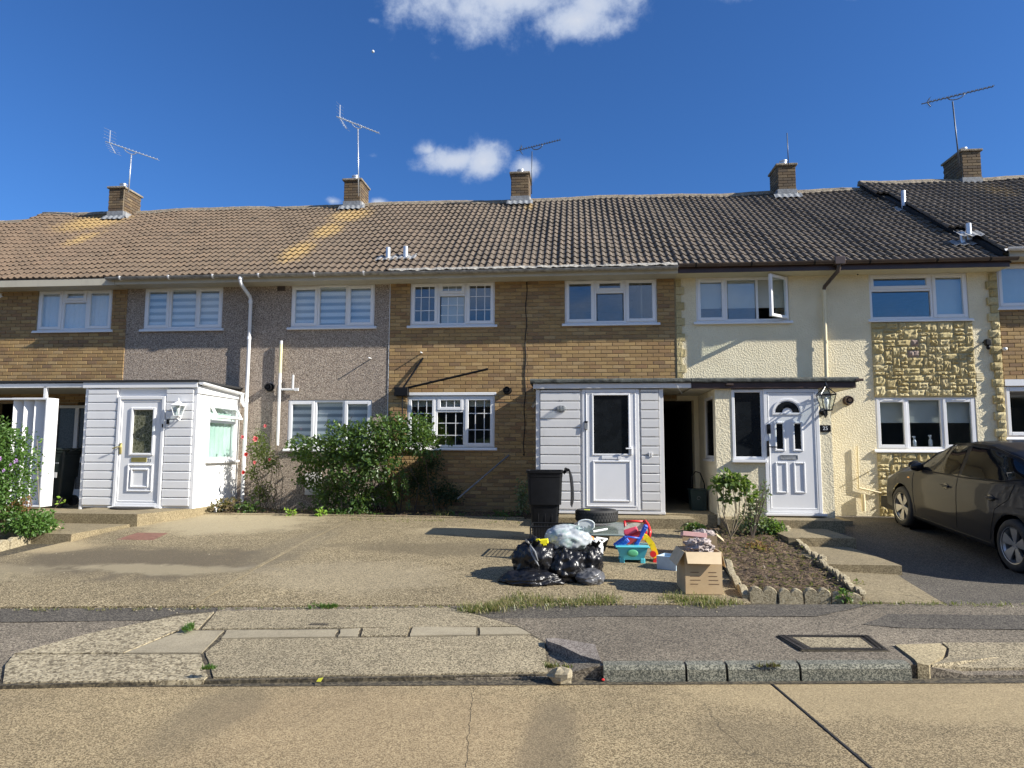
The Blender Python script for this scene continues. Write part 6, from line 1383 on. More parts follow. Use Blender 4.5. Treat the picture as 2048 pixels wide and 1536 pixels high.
# cardboard boxes
t = MT('cardboard'); t.color(t.ramp(t.noise(5, 5, .6), [(.3, (.46, .32, .17)), (.7, (.58, .43, .25))])); t.set(Roughness=.8); M['card'] = t.m
M['cardin'] = simple('cardboard_inside', (.62, .48, .30), .8, .1, 5)
def open_box(label, c, w_, d_, h, rotz, flaps, tilt=0, print_=False):
    root = thing('cardboard_box', label, 'cardboard box', c); T = Matrix.Translation(c) @ Matrix.Rotation(R(rotz), 4, 'Z') @ Matrix.Rotation(R(tilt), 4, 'Y'); m = MB(); m.M = T; a, b_ = w_/2, d_/2; t_ = .006
    m.box(-a, a, -b_, -b_+t_, 0, h); m.box(-a, a, b_-t_, b_, 0, h); m.box(-a, -a+t_, -b_+t_, b_-t_, 0, h); m.box(a-t_, a, -b_+t_, b_-t_, 0, h); m.box(-a+t_, a-t_, -b_+t_, b_-t_, 0, t_); m.build('body', 'card', root)
    for (side, ang, ln) in flaps:
        q = MB(); q.M = T @ {'f': Matrix.Translation((0, -b_, h)) @ Matrix.Rotation(R(0), 4, 'Z'), 'k': Matrix.Translation((0, b_, h)) @ Matrix.Rotation(R(180), 4, 'Z'), 'l': Matrix.Translation((-a, 0, h)) @ Matrix.Rotation(R(-90), 4, 'Z'), 'r': Matrix.Translation((a, 0, h)) @ Matrix.Rotation(R(90), 4, 'Z')}[side] @ Matrix.Rotation(R(ang), 4, 'X')
        wd = (a if side in 'fk' else b_)*.97
        q.add([(-wd, 0, 0), (wd, 0, 0), (wd*.93, -ln, 0), (-wd*.96, -ln*.96, 0), (-wd, 0, .005), (wd, 0, .005), (wd*.93, -ln, .005), (-wd*.96, -ln*.96, .005)], [(0, 3, 2, 1), (4, 5, 6, 7), (0, 1, 5, 4), (1, 2, 6, 5), (2, 3, 7, 6), (3, 0, 4, 7)]); q.build('flap', 'cardin', root)
    if print_:
        q = MB(); q.M = T
        for i in range(4):
            for k in (0, 1): q.box(-a+.05+k*a, -a+.05+k*a+a*.6*(.7+.3*((i*7+k*3) % 4)/4), -b_-.0015, -b_-.0005, .10+i*.04, .10+i*.04+.008)
        q.build('print', simple('box_print', (.18, .11, .06), .8), root)
    return root, T
cb = at(1410, 1190); cb.y += .17; cb.z = gz(cb.x, cb.y)+.012
_, TB = open_box('tall open cardboard box nearest the pavement, stuffed with brown wrapping paper', cb+Vector((-.03, 0, 0)), .38, .46, .43, 3, [('f', 62, .13), ('l', 60, .17), ('r', 75, .17), ('k', 130, .12)], print_=True)
cb2 = at(1395, 1120); _, TB2 = open_box('lower open cardboard box behind the tall one', cb2+Vector((.08, .28, 0)), .44, .34, .30, -8, [('l', 130, .15), ('r', 40, .12), ('k', 150, .14)])
t = MT('crumpled_paper'); t.color(t.ramp(t.noise(16, 5, .7), [(.3, (.20, .15, .13)), (.5, (.42, .35, .32)), (.7, (.62, .56, .53))])); t.set(Roughness=.6); t.bump(t.noise(22, 4, .7), 1, .03); M['paper'] = t.m
m = MB(); m.M = TB; m.blob((.01, -.0, .45), (.145, .16, .10), 3, .25, 2.5, 48, 30, crease=.35, cf=4); tag(m.build('wrapping_paper', 'paper', None, smooth=25), 'heap of crumpled brown and white paper in the tall cardboard box', 'paper')
m = MB(); m.M = TB @ Matrix.Translation((-.02, .12, .56)) @ Matrix.Rotation(R(-12), 4, 'X') @ Matrix.Rotation(R(5), 4, 'Y'); m.bbox(-.13, .13, -.07, .07, -.02, .03, .004); tag(m.build('shoe_box', simple('pink_card', (.52, .30, .28), .6, .1), None), 'flat pinkish box lid on top of the cardboard boxes', 'box')
m = MB(); m.M = TB2; m.blob((.06, .02, .27), (.16, .11, .09), 9, .25, 2.5, 40, 24, crease=.35, cf=4); tag(m.build('wrapping_paper', 'paper', None, smooth=25), 'crumpled paper in the lower cardboard box behind', 'paper')
bl = at(1340, 1142); m = MB(); m.M = Matrix.Translation(bl+Vector((.02, .12, 0))) @ Matrix.Rotation(R(-28), 4, 'Z'); tub(m, 0, 0, .0, .12, .13, .125, .135, .17, .008); bx = m.build('blue_box', simple('pale_blue_card', (.42, .52, .60), .5, .12, 9), None); tag(bx, 'small open white and blue box left of the tall cardboard box', 'box')
m = MB(); m.M = Matrix.Translation(bl+Vector((.02, .12, 0))) @ Matrix.Rotation(R(-28), 4, 'Z'); m.bbox(-.11, .11, -.12, .12, .09, .14, .01); m.build('contents', simple('blue_cloth', (.04, .16, .34), .7), bx)
# black awning bracket on the brick wall
aw = thing('awning_arm', 'black folded awning arms on a box between the bush and the georgian window', 'awning arm', P(800, 783, -.1))
m = MB(); m.bbox(PX(790, 783, -.1), PX(817, 783, -.1), -.17, -.0, PZ(800, 792, -.1), PZ(800, 775, -.1), .006); m.build('box', 'blackplastic', aw)
m = MB(); a, b_ = P(806, 776, -.12), P(846, 716, -.03); m.tube([a, b_], .022, 6); m.build('arm', 'blackplastic', aw)
m = MB(); a, b_ = P(814, 776, -.12), P(976, 738, -.32); m.tube([a, b_], .024, 6); m.build('arm', 'blackplastic', aw)
m = MB(); a, b_ = P(805, 792, -.1), P(804, 900, -.06); m.tube([a, b_], .014, 6); m.build('strut', 'blackplastic', aw)
m = MB(); m.tube([P(1018, 910, -.05), P(930, 985, -.45), P(915, 998, -.55)], .016, 8); tag(m.build('pole', 'lead', None, smooth=True), 'thin grey pole leaning against the brick wall below the georgian window', 'pole')
# rock and litter at the kerb
m = MB(); c = onpave(1122, 1352); m.blob((c.x, kerbY(c.x)-.02, .055), (.085, .06, .06), 5, .3, 1.6, 12, 8, flat=.0, crease=.3, cf=2); tag(m.build('rock', 'apron_smooth', None), 'pale broken rock lying at the end of the dropped kerb', 'rock')
m = MB(); c = P(640, 1364, -8.6); m.add([(c.x-.02, -8.62, .012-.006), (c.x+.02, -8.64, .012), (c.x+.025, -8.60, .03), (c.x-.015, -8.59, .02)], [(0, 1, 2, 3)]); tag(m.build('litter', simple('yellow_litter', (.8, .75, .05), .5), None), 'tiny yellow scrap of litter in the gutter', 'litter')
m = MB(); c = P(1206, 1357, -8.42); m.blob((c.x, -8.43, .025), (.012, .008, .008), 3, .2, nu=10, nv=6); tag(m.build('litter', RED, None), 'tiny red scrap of litter by the purple kerbstone', 'litter')
mo = ray(746, 103)*300; m = MB(); m.blob(CAM+mo, (.62, .62, .62), 1, 0, nu=24, nv=16); tag(m.build('moon', 'moon', None, smooth=True), 'tiny pale moon in the blue sky above the tall aerial', 'moon')

# ------------------------------------------------------------------ the car
CS = 1.045
def lut(tab, x):
    if x <= tab[0][0]: return tab[0][1]
    for (a, va), (b, vb) in zip(tab, tab[1:]):
        if x <= b:
            t_ = (x-a)/(b-a); t_ = t_*t_*(3-2*t_)*.35+t_*.65; return va+(vb-va)*t_
    return tab[-1][1]
roofz = [(0, .60), (.04, .74), (.2, .84), (.55, .93), (1.0, 1.0), (1.25, 1.10), (1.6, 1.28), (2.0, 1.42), (2.4, 1.485), (2.75, 1.49), (3.2, 1.44), (3.7, 1.32), (4.1, 1.18), (4.3, 1.08), (4.38, .95), (4.46, .62)]
beltz = [(0, .58), (.3, .72), (.9, .86), (1.3, .93), (2.0, .955), (3.0, 1.00), (3.7, 1.06), (4.2, 1.03), (4.38, .90), (4.46, .60)]
halfw = [(0, .55), (.12, .72), (.35, .82), (.8, .868), (1.4, .873), (3.2, .873), (3.9, .855), (4.25, .80), (4.46, .62)]
roofw = [(0, .45), (.6, .66), (1.0, .70), (1.6, .64), (2.2, .62), (3.2, .61), (3.9, .56), (4.3, .58), (4.46, .5)]
botz = [(0, .30), (.15, .22), (1.0, .17), (3.6, .17), (4.2, .24), (4.46, .38)]
def side_pt(s, v):
    """v 0..1 from the sill to the roof centre line; returns (lateral, z)"""
    w_ = lut(halfw, s); b = min(lut(beltz, s), lut(roofz, s)-.02); r = lut(roofz, s); rw = min(lut(roofw, s), w_-.04); bo = lut(botz, s)
    keys = [(0, (w_*.90, bo)), (.06, (w_*.975, bo+.05)), (.22, (w_*.995, lerp(bo, b, .35))), (.36, (w_, lerp(bo, b, .62))), (.46, (w_*.985, lerp(bo, b, .86))), (.52, (w_*.955, b)), (.60, (lerp(w_*.955, rw, .35), lerp(b, r-.05, .36))), (.70, (lerp(w_*.955, rw, .78), lerp(b, r-.05, .80))), (.76, (rw, r-.045)), (.84, (rw*.82, r-.012)), (1, (0, r+.006))]
    for (a, pa), (c, pc) in zip(keys, keys[1:]):
        if v <= c: t_ = (v-a)/(c-a); return (lerp(pa[0], pc[0], t_), lerp(pa[1], pc[1], t_))
    return keys[-1][1]
def lat_at(s, z):
    lo, hi = .06, .80
    for _ in range(24):
        mid = (lo+hi)/2
        if side_pt(s, mid)[1] < z: lo = mid
        else: hi = mid
    return side_pt(s, lo)[0]
WR = .318; AX1, AX2 = .93, 3.63
XC, YN = 6.31, -.42
zf_, zr_ = gz(5.4, YN-AX1*CS)+.008, gz(5.4, YN-AX2*CS)+.008
pit = math.atan2(zf_-zr_, (AX2-AX1)*CS)
car = thing('parked_car', 'dark grey hatchback with alloy wheels parked nose in beside the cream house', 'car', (XC, YN, zf_))
CT = Matrix.Translation((XC, YN-AX1*CS, zf_)) @ Matrix.Rotation(R(1.0), 4, 'Z') @ Matrix.Rotation(pit, 4, 'X') @ Matrix.Scale(CS, 4) @ Matrix.Translation((0, AX1, 0))
t = MT('grey_car_paint'); t.color(t.ramp(t.noise(300, 2), [(.4, (.010, .011, .015)), (.6, (.015, .017, .021))])); t.set(Roughness=.5, Metallic=0); t.b.inputs['Specular IOR Level'].default_value = .12; t.b.inputs['Coat Weight'].default_value = .3; t.b.inputs['Coat Roughness'].default_value = .04; M['paint'] = t.m
M['carglass'] = simple('tinted_glass', (.008, .009, .01), .02, .1); M['carglass'].node_tree.nodes['Principled BSDF'].inputs['Specular IOR Level'].default_value = .5
M['alloy'] = simple('alloy_wheel', (.42, .42, .42), .35, .1, 8, metal=.7)
def in_arch(s, z, R_=.365):
    for ax in (AX1, AX2):
        d = math.hypot(s-ax, z-WR)
        if d < R_: return ax, d
    return None
for sg in (-1, 1):
    m = MB(); NS, NV = 150, 60; vs = []; keep = []
    for j in range(NV+1):
        v = j/NV
        for i in range(NS+1):
            s = 4.46*(i/NS); l, z = side_pt(s, v); h_ = in_arch(s, z) if (v < .5 and l > .5) else None; k = 1
            if h_:
                ax, d = h_; k = 0; 
                if d > .365-.045: s2 = ax+(s-ax)*.365/d; z2 = WR+(z-WR)*.365/d; s, z = s2, z2; k = 1
            vs.append((sg*l, -s, z)); keep.append(k)
    fs = [(j*(NS+1)+i, j*(NS+1)+i+1, (j+1)*(NS+1)+i+1, (j+1)*(NS+1)+i) for j in range(NV) for i in range(NS)]
    fs = [f for f in fs if all(keep[q] for q in f)]
    m.M = CT; m.add(vs, fs); m.build('body_side', 'paint', car, smooth=50)
m = MB(); m.M = CT
for (s0, s1) in ((.05, AX1-.36), (AX1+.36, AX2-.36), (AX2+.36, 4.4)): m.box(-.78, .78, -s1, -s0, .17, .35)
m.box(-.50, .50, -4.3, -.2, .2, .55)
for ax in (AX1, AX2):
    for sg in (-1, 1): m.lathe([(.375, .45), (.375, .83)], (0, -ax, WR), 'x', 24, False) if sg > 0 else m.lathe([(.375, -.83), (.375, -.45)], (0, -ax, WR), 'x', 24, False)
m.build('underbody', 'blackplastic', car)
def surf_poly(pts, off, mat, name, sub=6, sg=-1, par=None):
    """polygon given in (s, z) laid on the flank, fan triangulated from its centroid with subdivisions"""
    cs = sum(p[0] for p in pts)/len(pts); cz = sum(p[1] for p in pts)/len(pts); ring = []
    for i, p in enumerate(pts):
        q = pts[(i+1) % len(pts)]
        for k in range(sub): t_ = k/sub; ring.append((lerp(p[0], q[0], t_), lerp(p[1], q[1], t_)))
    m = MB(); m.M = CT; n = len(ring); L_ = 5; vs = []
    for j in range(L_+1):
        f = 1-j/L_*.999
        for (s, z) in ring: s_, z_ = cs+(s-cs)*f, cz+(z-cz)*f; vs.append((sg*(lat_at(s_, z_)+off), -s_, z_))
    m.add(vs, [(j*n+i, j*n+(i+1) % n, (j+1)*n+(i+1) % n, (j+1)*n+i) for j in range(L_) for i in range(n)]); return m.build(name, mat, par or car, smooth=True)
def surf_line(pts, r_, mat, name, sg=-1, off=.0):
    m = MB(); m.M = CT; out = []
    for (s, z), (s2, z2) in zip(pts, pts[1:]):
        for k in range(6): t_ = k/6; a, b_ = lerp(s, s2, t_), lerp(z, z2, t_); out.append((sg*(lat_at(a, b_)+off), -a, b_))
    s, z = pts[-1]; out.append((sg*(lat_at(s, z)+off), -s, z)); m.tube(out, r_, 5); return m.build(name, mat, car)
for sg in (-1, 1):
    surf_poly([(1.36, .97), (1.62, 1.20), (1.95, 1.355), (2.28, 1.405), (2.36, 1.40), (2.42, 1.0), (1.9, .985)], .004, 'carglass', 'front_side_window', sg=sg)
    surf_poly([(2.50, 1.005), (2.46, 1.405), (2.85, 1.40), (3.3, 1.325), (3.62, 1.225), (3.72, 1.15), (3.5, 1.07)], .004, 'carglass', 'rear_side_window', sg=sg)
    surf_poly([(1.20, .965), (1.30, 1.03), (1.33, .968)], .004, 'carglass', 'quarter_window', sg=sg, sub=3)
surf_line([(1.30, 1.0), (1.6, 1.24), (1.93, 1.39), (2.35, 1.44), (2.9, 1.43), (3.4, 1.335), (3.8, 1.19)], .012, 'blackplastic', 'window_trim')
surf_line([(1.30, .965), (1.9, .975), (2.6, .995), (3.3, 1.04), (3.75, 1.13)], .009, 'blackplastic', 'window_trim')
for ln in ([(1.27, .90), (1.30, .60), (1.36, .30)], [(2.44, 1.0), (2.47, .60), (2.46, .30)], [(3.62, 1.07), (3.55, .86), (3.30, .70), (3.22, .45), (3.20, .30)], [(1.36, .25), (2.4, .245), (3.2, .25)]): surf_line(ln, .005, 'blackplastic', 'door_gap')
for s in (2.20, 3.22):
    l = lat_at(s, .82); m = MB(); m.M = CT @ Matrix.Translation((-l, -s, .82)); m.blob((.002, 0, 0), (.010, .085, .045), 1, 0, nu=20, nv=12); m.build('handle_recess', 'blackgloss', car, smooth=True)
    m = MB(); m.M = CT @ Matrix.Translation((-l-.022, -s, .825)); m.bbox(-.012, .012, -.095, .095, -.014, .014, .008); m.build('door_handle', 'paint', car, smooth=40)
l = lat_at(1.48, 1.0); m = MB(); m.M = CT @ Matrix.Translation((-l-.10, -1.46, 1.01)); m.blob((0, 0, 0), (.10, .055, .07), 2, .05, nu=24, nv=16); m.box(.05, .14, -.02, .02, -.05, -.02); m.build('wing_mirror', 'blackgloss', car, smooth=True)
m = MB(); m.M = CT @ Matrix.Translation((-l-.105, -1.44, 1.02)); m.blob((0, .02, .012), (.10, .055, .065), 2, .05, nu=24, nv=16); m.build('mirror_cover', 'paint', car, smooth=True)
m = MB(); m.M = CT; m.grid(lambda u, v: (lerp(-1, 1, u)*lerp(.62, .50, v)*.97, -lerp(1.12, 1.98, v), lut(roofz, lerp(1.12, 1.98, v))+.012-.05*abs(2*u-1)**3), 16, 12); m.build('windscreen', 'carglass', car, smooth=True)
m = MB(); m.M = CT; m.grid(lambda u, v: (lerp(-1, 1, u)*.50, -lerp(3.15, 4.2, v), lut(roofz, lerp(3.15, 4.2, v))+.010-.04*abs(2*u-1)**3), 16, 12); m.build('rear_window', 'carglass', car, smooth=True)
surf_poly([(.10, .62), (.16, .74), (.55, .84), (.62, .80), (.35, .68)], .004, simple('headlight_glass', (.35, .36, .38), .1), 'headlight'); surf_poly([(4.05, .98), (4.33, .96), (4.40, .72), (4.22, .74)], .004, simple('tail_light', (.25, .01, .01), .15), 'tail_light')
surf_poly([(1.10, .80), (1.13, .82), (1.18, .82), (1.18, .80)], .003, simple('side_repeater', (.8, .35, .05), .3), 'side_repeater', sub=2)
def wheel(ax, sg):
    W_ = CT @ Matrix.Translation((sg*.775, -ax, WR)) @ Matrix.Scale(sg, 4, (1, 0, 0)) @ Matrix.Rotation(R(ax*40), 4, 'X')
    m = MB(); m.M = W_; m.lathe([(.205, .08), (.24, .098), (.285, .095), (.308, .075), (.317, .04), (.317, -.06), (.305, -.09), (.205, -.09)], (0, 0, 0), 'x', 40, False)
    wp = m.build('wheel', 'rubber', car, smooth=40)
    m = MB(); m.M = W_; m.lathe([(.212, .088), (.220, .092), (.212, .07), (.198, .05), (.19, -.05)], (0, 0, 0), 'x', 40, False); m.lathe([(.0, .062), (.035, .062), (.05, .05), (.055, .02)], (0, 0, 0), 'x', 20, False)
    for k in range(5):
        a = 2*math.pi*k/5; m.M = W_ @ Matrix.Rotation(a, 4, 'X')
        m.add([(.062, -.022, .03), (.062, .022, .03), (.080, .072, .206), (.080, -.072, .206), (.02, -.02, .03), (.02, .02, .03), (.04, .05, .206), (.04, -.05, .206), (.074, 0, .12)], [(0, 1, 8), (1, 2, 8), (2, 3, 8), (3, 0, 8), (1, 5, 6, 2), (3, 7, 4, 0), (4, 7, 6, 5)])
    m.M = W_
    for k in range(5): a = 2*math.pi*(k+.5)/5; m.lathe([(.0, .068), (.009, .068), (.010, .055)], (0, math.cos(a)*.034, math.sin(a)*.034), 'x', 8, False)
    m.build('rim', 'alloy', wp, smooth=30)
    m = MB(); m.M = W_; m.lathe([(.0, -.0), (.19, -.0)], (0, 0, 0), 'x', 24, False); m.lathe([(.0, .02), (.13, .02), (.13, .0)], (0, 0, 0), 'x', 24, False); m.build('brake_disc', simple('dark_brake', (.02, .02, .02), .6), wp)
for ax in (AX1, AX2):
    for sg in (-1, 1): wheel(ax, sg)
# ------------------------------------------------------------------ plants
def rdir(r, up=.3):
    while True:
        v = Vector((r.uniform(-1, 1), r.uniform(-1, 1), r.uniform(-1, 1)))
        if .1 < v.length < 1: v.normalize(); v.z += up; return v.normalized()
def bush_leaves(m, ells, n, size, seed, shell=.55, zmin=None, ymax=None, flat=.5):
    r = random.Random(seed); vol = [e[1][0]*e[1][1]*e[1][2]*e[2] if len(e) > 2 else e[1][0]*e[1][1]*e[1][2] for e in ells]; tot = sum(vol)
    for e, v_ in zip(ells, vol):
        c, rad = Vector(e[0]), e[1]
        for _ in range(int(n*v_/tot)):
            d = rdir(r, 0); k = r.uniform(shell, 1.02)*(1+.28*noise.noise(d*2.3+c*3)+.15*noise.noise(d*6+c)); p = c+Vector((d.x*rad[0], d.y*rad[1], d.z*rad[2]))*k
            if zmin is not None and p.z < zmin: continue
            if ymax is not None and p.y > ymax: p.y = ymax-r.random()*.05
            ld = (d+rdir(r, -.2)*.9).normalized(); s = size*r.uniform(.6, 1.25); nn = (d*flat+rdir(r, .5)).normalized(); m.leaf(p, ld, nn, s, s*.68)
def strand(m, sm, pts, n, size, r, st=.004):
    P_ = [Vector(p) for p in pts]; out = []
    for i in range(len(P_)-1):
        for k in range(6): out.append(P_[i].lerp(P_[i+1], k/6)+Vector((r.uniform(-.008, .008), r.uniform(-.01, .01), 0)))
    out.append(P_[-1]); sm.tube(out, st, 4)
    for i in range(n):
        q = out[int(r.random()*(len(out)-1))]; d = rdir(r, -.25); s = size*r.uniform(.6, 1.2); 
        for a in (0, 1.1, -1.1):
            dd = Matrix.Rotation(a, 3, 'Y') @ d; m.leaf(q+dd*.008, dd, rdir(r, .4), s, s*.7)
def plant(name, label, cat, base): return thing(name, label, cat, base)
# big bush in front of the pebbledash and brick houses
r = random.Random(21)
bp = plant('bramble_bush', 'big spreading green bush against the wall between pebbledash and brick houses', 'bush', (-4.2, -.7, .45))
m = MB(); sm = MB(); E_ = []
def el(px, py, Y, rx, ry, rz, w_=1): c = P(px, py, Y); E_.append((c, (rx, ry, rz), w_))
el(640, 905, -.75, .50, .42, .36); el(690, 890, -.95, .45, .45, .42); el(735, 885, -1.0, .45, .45, .45); el(780, 872, -.95, .42, .42, .42); el(822, 868, -.75, .40, .38, .36); el(850, 890, -.65, .33, .3, .3); el(700, 940, -.95, .42, .4, .36); el(760, 930, -1.0, .38, .36, .3); el(600, 895, -.55, .28, .3, .22); el(845, 850, -.45, .2, .2, .26)
bush_leaves(m, E_, 5600, .082, 31, .45, ymax=-.05); 
E_ = []; el(660, 985, -.75, .38, .36, .36); el(720, 995, -.8, .36, .36, .36); el(700, 1025, -.95, .45, .25, .14); el(620, 950, -.5, .3, .3, .3); el(780, 985, -.6, .3, .3, .3)
bush_leaves(m, E_, 2700, .066, 32, .3, zmin=.42, ymax=-.05)
for (pts, n) in (([(700, 950), (702, 985), (710, 1010), (722, 1024)], 26), ([(722, 950), (722, 985), (724, 1012), (740, 1026)], 24), ([(745, 935), (742, 960), (741, 985)], 14), ([(786, 935), (788, 965), (793, 990), (796, 998)], 22), ([(800, 925), (806, 950), (812, 985), (818, 1020)], 30), ([(808, 930), (815, 960), (812, 990)], 16), ([(655, 950), (650, 990), (655, 1022)], 18), ([(860, 870), (880, 872), (893, 885)], 12), ([(840, 845), (832, 830), (828, 822)], 7), ([(700, 855), (700, 842), (704, 833)], 6), ([(745, 850), (744, 838), (743, 832)], 5), ([(655, 870), (654, 850), (655, 838)], 5), ([(620, 880), (600, 868), (590, 872)], 8), ([(880, 880), (893, 872), (902, 890), (893, 878)], 10), ([(690, 1020), (730, 1028), (770, 1030)], 14), ([(640, 1020), (610, 1015), (600, 1005)], 10)):
    strand(m, sm, [P(x, y, -1.05+.0006*(y-900)) for x, y in pts], n, .06, r)
for i in range(16):
    x0_ = r.uniform(620, 860); a = P(x0_+r.uniform(-30, 30), 1025, -.5); b_ = P(x0_, r.uniform(890, 930), -.75); mid = a.lerp(b_, .5)+Vector((r.uniform(-.2, .2), r.uniform(-.1, .1), 0)); sm.tube([a, mid, b_], [.012, .009, .006], 5)
m3 = MB(); E_ = []; el(835, 960, -.35, .38, .25, .4); el(880, 985, -.3, .36, .2, .32); el(862, 925, -.3, .3, .2, .3); el(905, 990, -.22, .26, .18, .2); bush_leaves(m3, E_, 2400, .05, 36, .1, zmin=.42, ymax=-.04); m3.build('foliage', 'bramble_shade', bp)['kind'] = 'stuff'  # right end of the bush, leaf colour darkened to deepen the shade
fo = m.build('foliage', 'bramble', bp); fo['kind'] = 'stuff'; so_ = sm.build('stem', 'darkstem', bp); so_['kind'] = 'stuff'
# rose
rp = plant('rose_bush', 'straggly rose bush with pink and red blooms beside the white downpipe', 'rose bush', P(520, 1030, -.6)); m = MB(); sm = MB(); r = random.Random(5)
E_ = []; el(520, 900, -.55, .26, .22, .34); el(540, 925, -.5, .22, .2, .24); el(505, 945, -.6, .16, .16, .2); el(520, 870, -.45, .12, .12, .16); el(525, 985, -.5, .26, .2, .24)
bush_leaves(m, E_, 1500, .05, 41, .15, ymax=-.05)
for i in range(18):
    a = P(r.uniform(505, 560), 1030, -.5); b_ = P(r.uniform(495, 560), r.uniform(860, 960), -.55); mid = a.lerp(b_, .5)+Vector((r.uniform(-.12, .12), r.uniform(-.1, .05), 0)); sm.tube([a, mid, b_], [.007, .006, .004], 5)
m.build('foliage', 'roseleaf', rp)['kind'] = 'stuff'; sm.build('stem', 'stem', rp)['kind'] = 'stuff'
def bloom(parent, c, s, mat, n=16, seed=1):
    q = MB(); rr_ = random.Random(seed)
    for i in range(n):
        a = i*2.4; tlt = .25+.75*i/n; d = Vector((math.cos(a)*tlt, -.55-rr_.random()*.2, math.sin(a)*tlt+.15)).normalized(); nn = Vector((math.cos(a), .3, math.sin(a))); q.leaf(c, d, nn, s*(.6+.5*i/n), s*.75, .3)
    return q.build('flower', mat, parent)
for i, (x, y, s, mt) in enumerate(((486, 874, .05, 'petal_pink'), (512, 878, .075, 'petal_pink'), (493, 909, .06, 'petal_red'), (510, 925, .045, 'petal_pink'), (488, 945, .055, 'petal_red'), (531, 852, .045, 'petal_pink'), (540, 919, .04, 'petal_pink'))): bloom(rp, P(x, y, -.82), s, mt, seed=i)
# small plants along the strip
def low_plant(name, label, cat, px, py, Y, rr_, n, size, mat, seed, zoff=0):
    c = P(px, py, Y); root = plant(name, label, cat, (c.x, c.y, gz(c.x, c.y))); m = MB(); bush_leaves(m, [(c, rr_)], n, size, seed, .1, zmin=gz(c.x, c.y)-.02); m.build('foliage', mat, root)['kind'] = 'stuff'
    sm = MB(); r_ = random.Random(seed)
    for i in range(8):
        sm.tube([(c.x+r_.uniform(-.04, .04), c.y, gz(c.x, c.y)), (c.x+r_.uniform(-.5, .5)*rr_[0], c.y+r_.uniform(-.3, .3)*rr_[1], c.z+r_.uniform(-.2, .4)*rr_[2])], .004, 4)
    sm.build('stem', 'stem', root); return root
low_plant('weed', 'small bright green weed at the drive edge left of the yellow green one', 'weed', 581, 1026, -1.28, (.10, .08, .09), 60, .06, 'limeleaf', 3)
low_plant('weed', 'small yellow green weed at the foot of the big bush', 'weed', 642, 1026, -1.28, (.09, .08, .09), 60, .06, 'limeleaf', 4)
low_plant('weed', 'dead brown stalks and leaves at the foot of the white porch side wall', 'weed', 455, 1012, -.95, (.34, .25, .16), 240, .08, 'drygrass', 6); low_plant('weed', 'dark leafy weed below the roses', 'weed', 500, 1015, -.9, (.22, .18, .15), 170, .07, 'bramble', 7)
low_plant('weed', 'low green weed in the flower strip right of the bush', 'weed', 903, 1030, -1.1, (.22, .1, .07), 80, .06, 'bramble', 8); low_plant('variegated_shrub', 'pale speckled shrub behind the black wheelie bin', 'shrub', 1045, 995, -1.0, (.16, .2, .36), 420, .055, 'varleaf', 9)
low_plant('weed', 'low dark weeds at the wall left of the black wheelie bin', 'weed', 1000, 1030, -1.15, (.32, .12, .07), 110, .06, 'bramble', 10)
def tuft(m, c, n, h, sp, r_, lean=.5):
    for i in range(n):
        a = r_.uniform(0, 6.28); b_ = Vector(c)+Vector((r_.uniform(-sp, sp), r_.uniform(-sp, sp), 0)); hh = h*r_.uniform(.5, 1.2); d = Vector((math.cos(a)*lean*r_.random(), math.sin(a)*lean*r_.random(), 1)).normalized(); sd = Vector((-math.sin(a), math.cos(a), 0))*.0035
        m1 = b_+d*hh*.55; tp = b_+d*hh+Vector((math.cos(a), math.sin(a), -.4))*hh*.3; m.add([b_-sd, b_+sd, m1+sd*.8, m1-sd*.8, tp], [(0, 1, 2, 3), (3, 2, 4)])
tl = plant('grass_tuft', 'tall grassy tuft at the foot of the wall below the georgian window', 'grass', P(885, 1035, -1.1)); m = MB(); tuft(m, P(885, 1037, -1.15), 30, .20, .1, random.Random(3), .8); m.build('blades', 'grass', tl)
# left hedge with mauve flowers
hp = plant('hibiscus_bush', 'tall green bush with mauve flowers at the left edge', 'bush', at(10, 1050)); m = MB(); E_ = []
el(-10, 895, -3.9, .40, .45, .46); el(18, 915, -4.0, .36, .4, .50); el(30, 960, -4.0, .3, .35, .45); el(0, 985, -4.0, .40, .45, .40); el(-60, 940, -3.9, .6, .5, .6); el(28, 905, -3.8, .18, .2, .24); el(-10, 1030, -4.0, .42, .4, .3)
bush_leaves(m, E_, 6500, .055, 51, .55, zmin=.2); m.build('foliage', 'hedge', hp)['kind'] = 'stuff'
sm = MB(); r = random.Random(8)
for i in range(14): sm.tube([at(r.uniform(-30, 30), 1060), P(r.uniform(-30, 40), r.uniform(900, 960), -3.9)], [.012, .005], 5)
sm.build('stem', 'stem', hp)
for i, (x, y, s) in enumerate(((1, 918, .06), (34, 922, .05), (23, 929, .035), (9, 941, .035))): bloom(hp, P(x, y, -4.45), s, 'petal_purple', 8, i)
hp = plant('hydrangea', 'low shrub with faded brown flower heads below the mauve flowered bush', 'shrub', at(70, 1072)); m = MB(); E_ = []
el(60, 1048, -4.1, .30, .25, .17); el(85, 1040, -3.9, .2, .2, .16); el(35, 1040, -4.0, .25, .25, .16); el(100, 1055, -3.9, .14, .15, .1)
bush_leaves(m, E_, 1300, .06, 52, .3, zmin=.22); m.build('foliage', 'hedge', hp)['kind'] = 'stuff'
for i, (x, y) in enumerate(((40, 1003), (52, 1000), (30, 1010), (55, 1012), (18, 1018), (47, 1016))): q = MB(); bush_leaves(q, [(P(x, y, -4.05), (.065, .06, .05))], 60, .026, 60+i, .6); q.build('flower_head', 'dry', hp)
vs_ = plant('seedling', 'thin seedling with pale leaves above the porch steps at the left', 'plant', P(120, 1020, -3.0)); m = MB(); sm = MB()
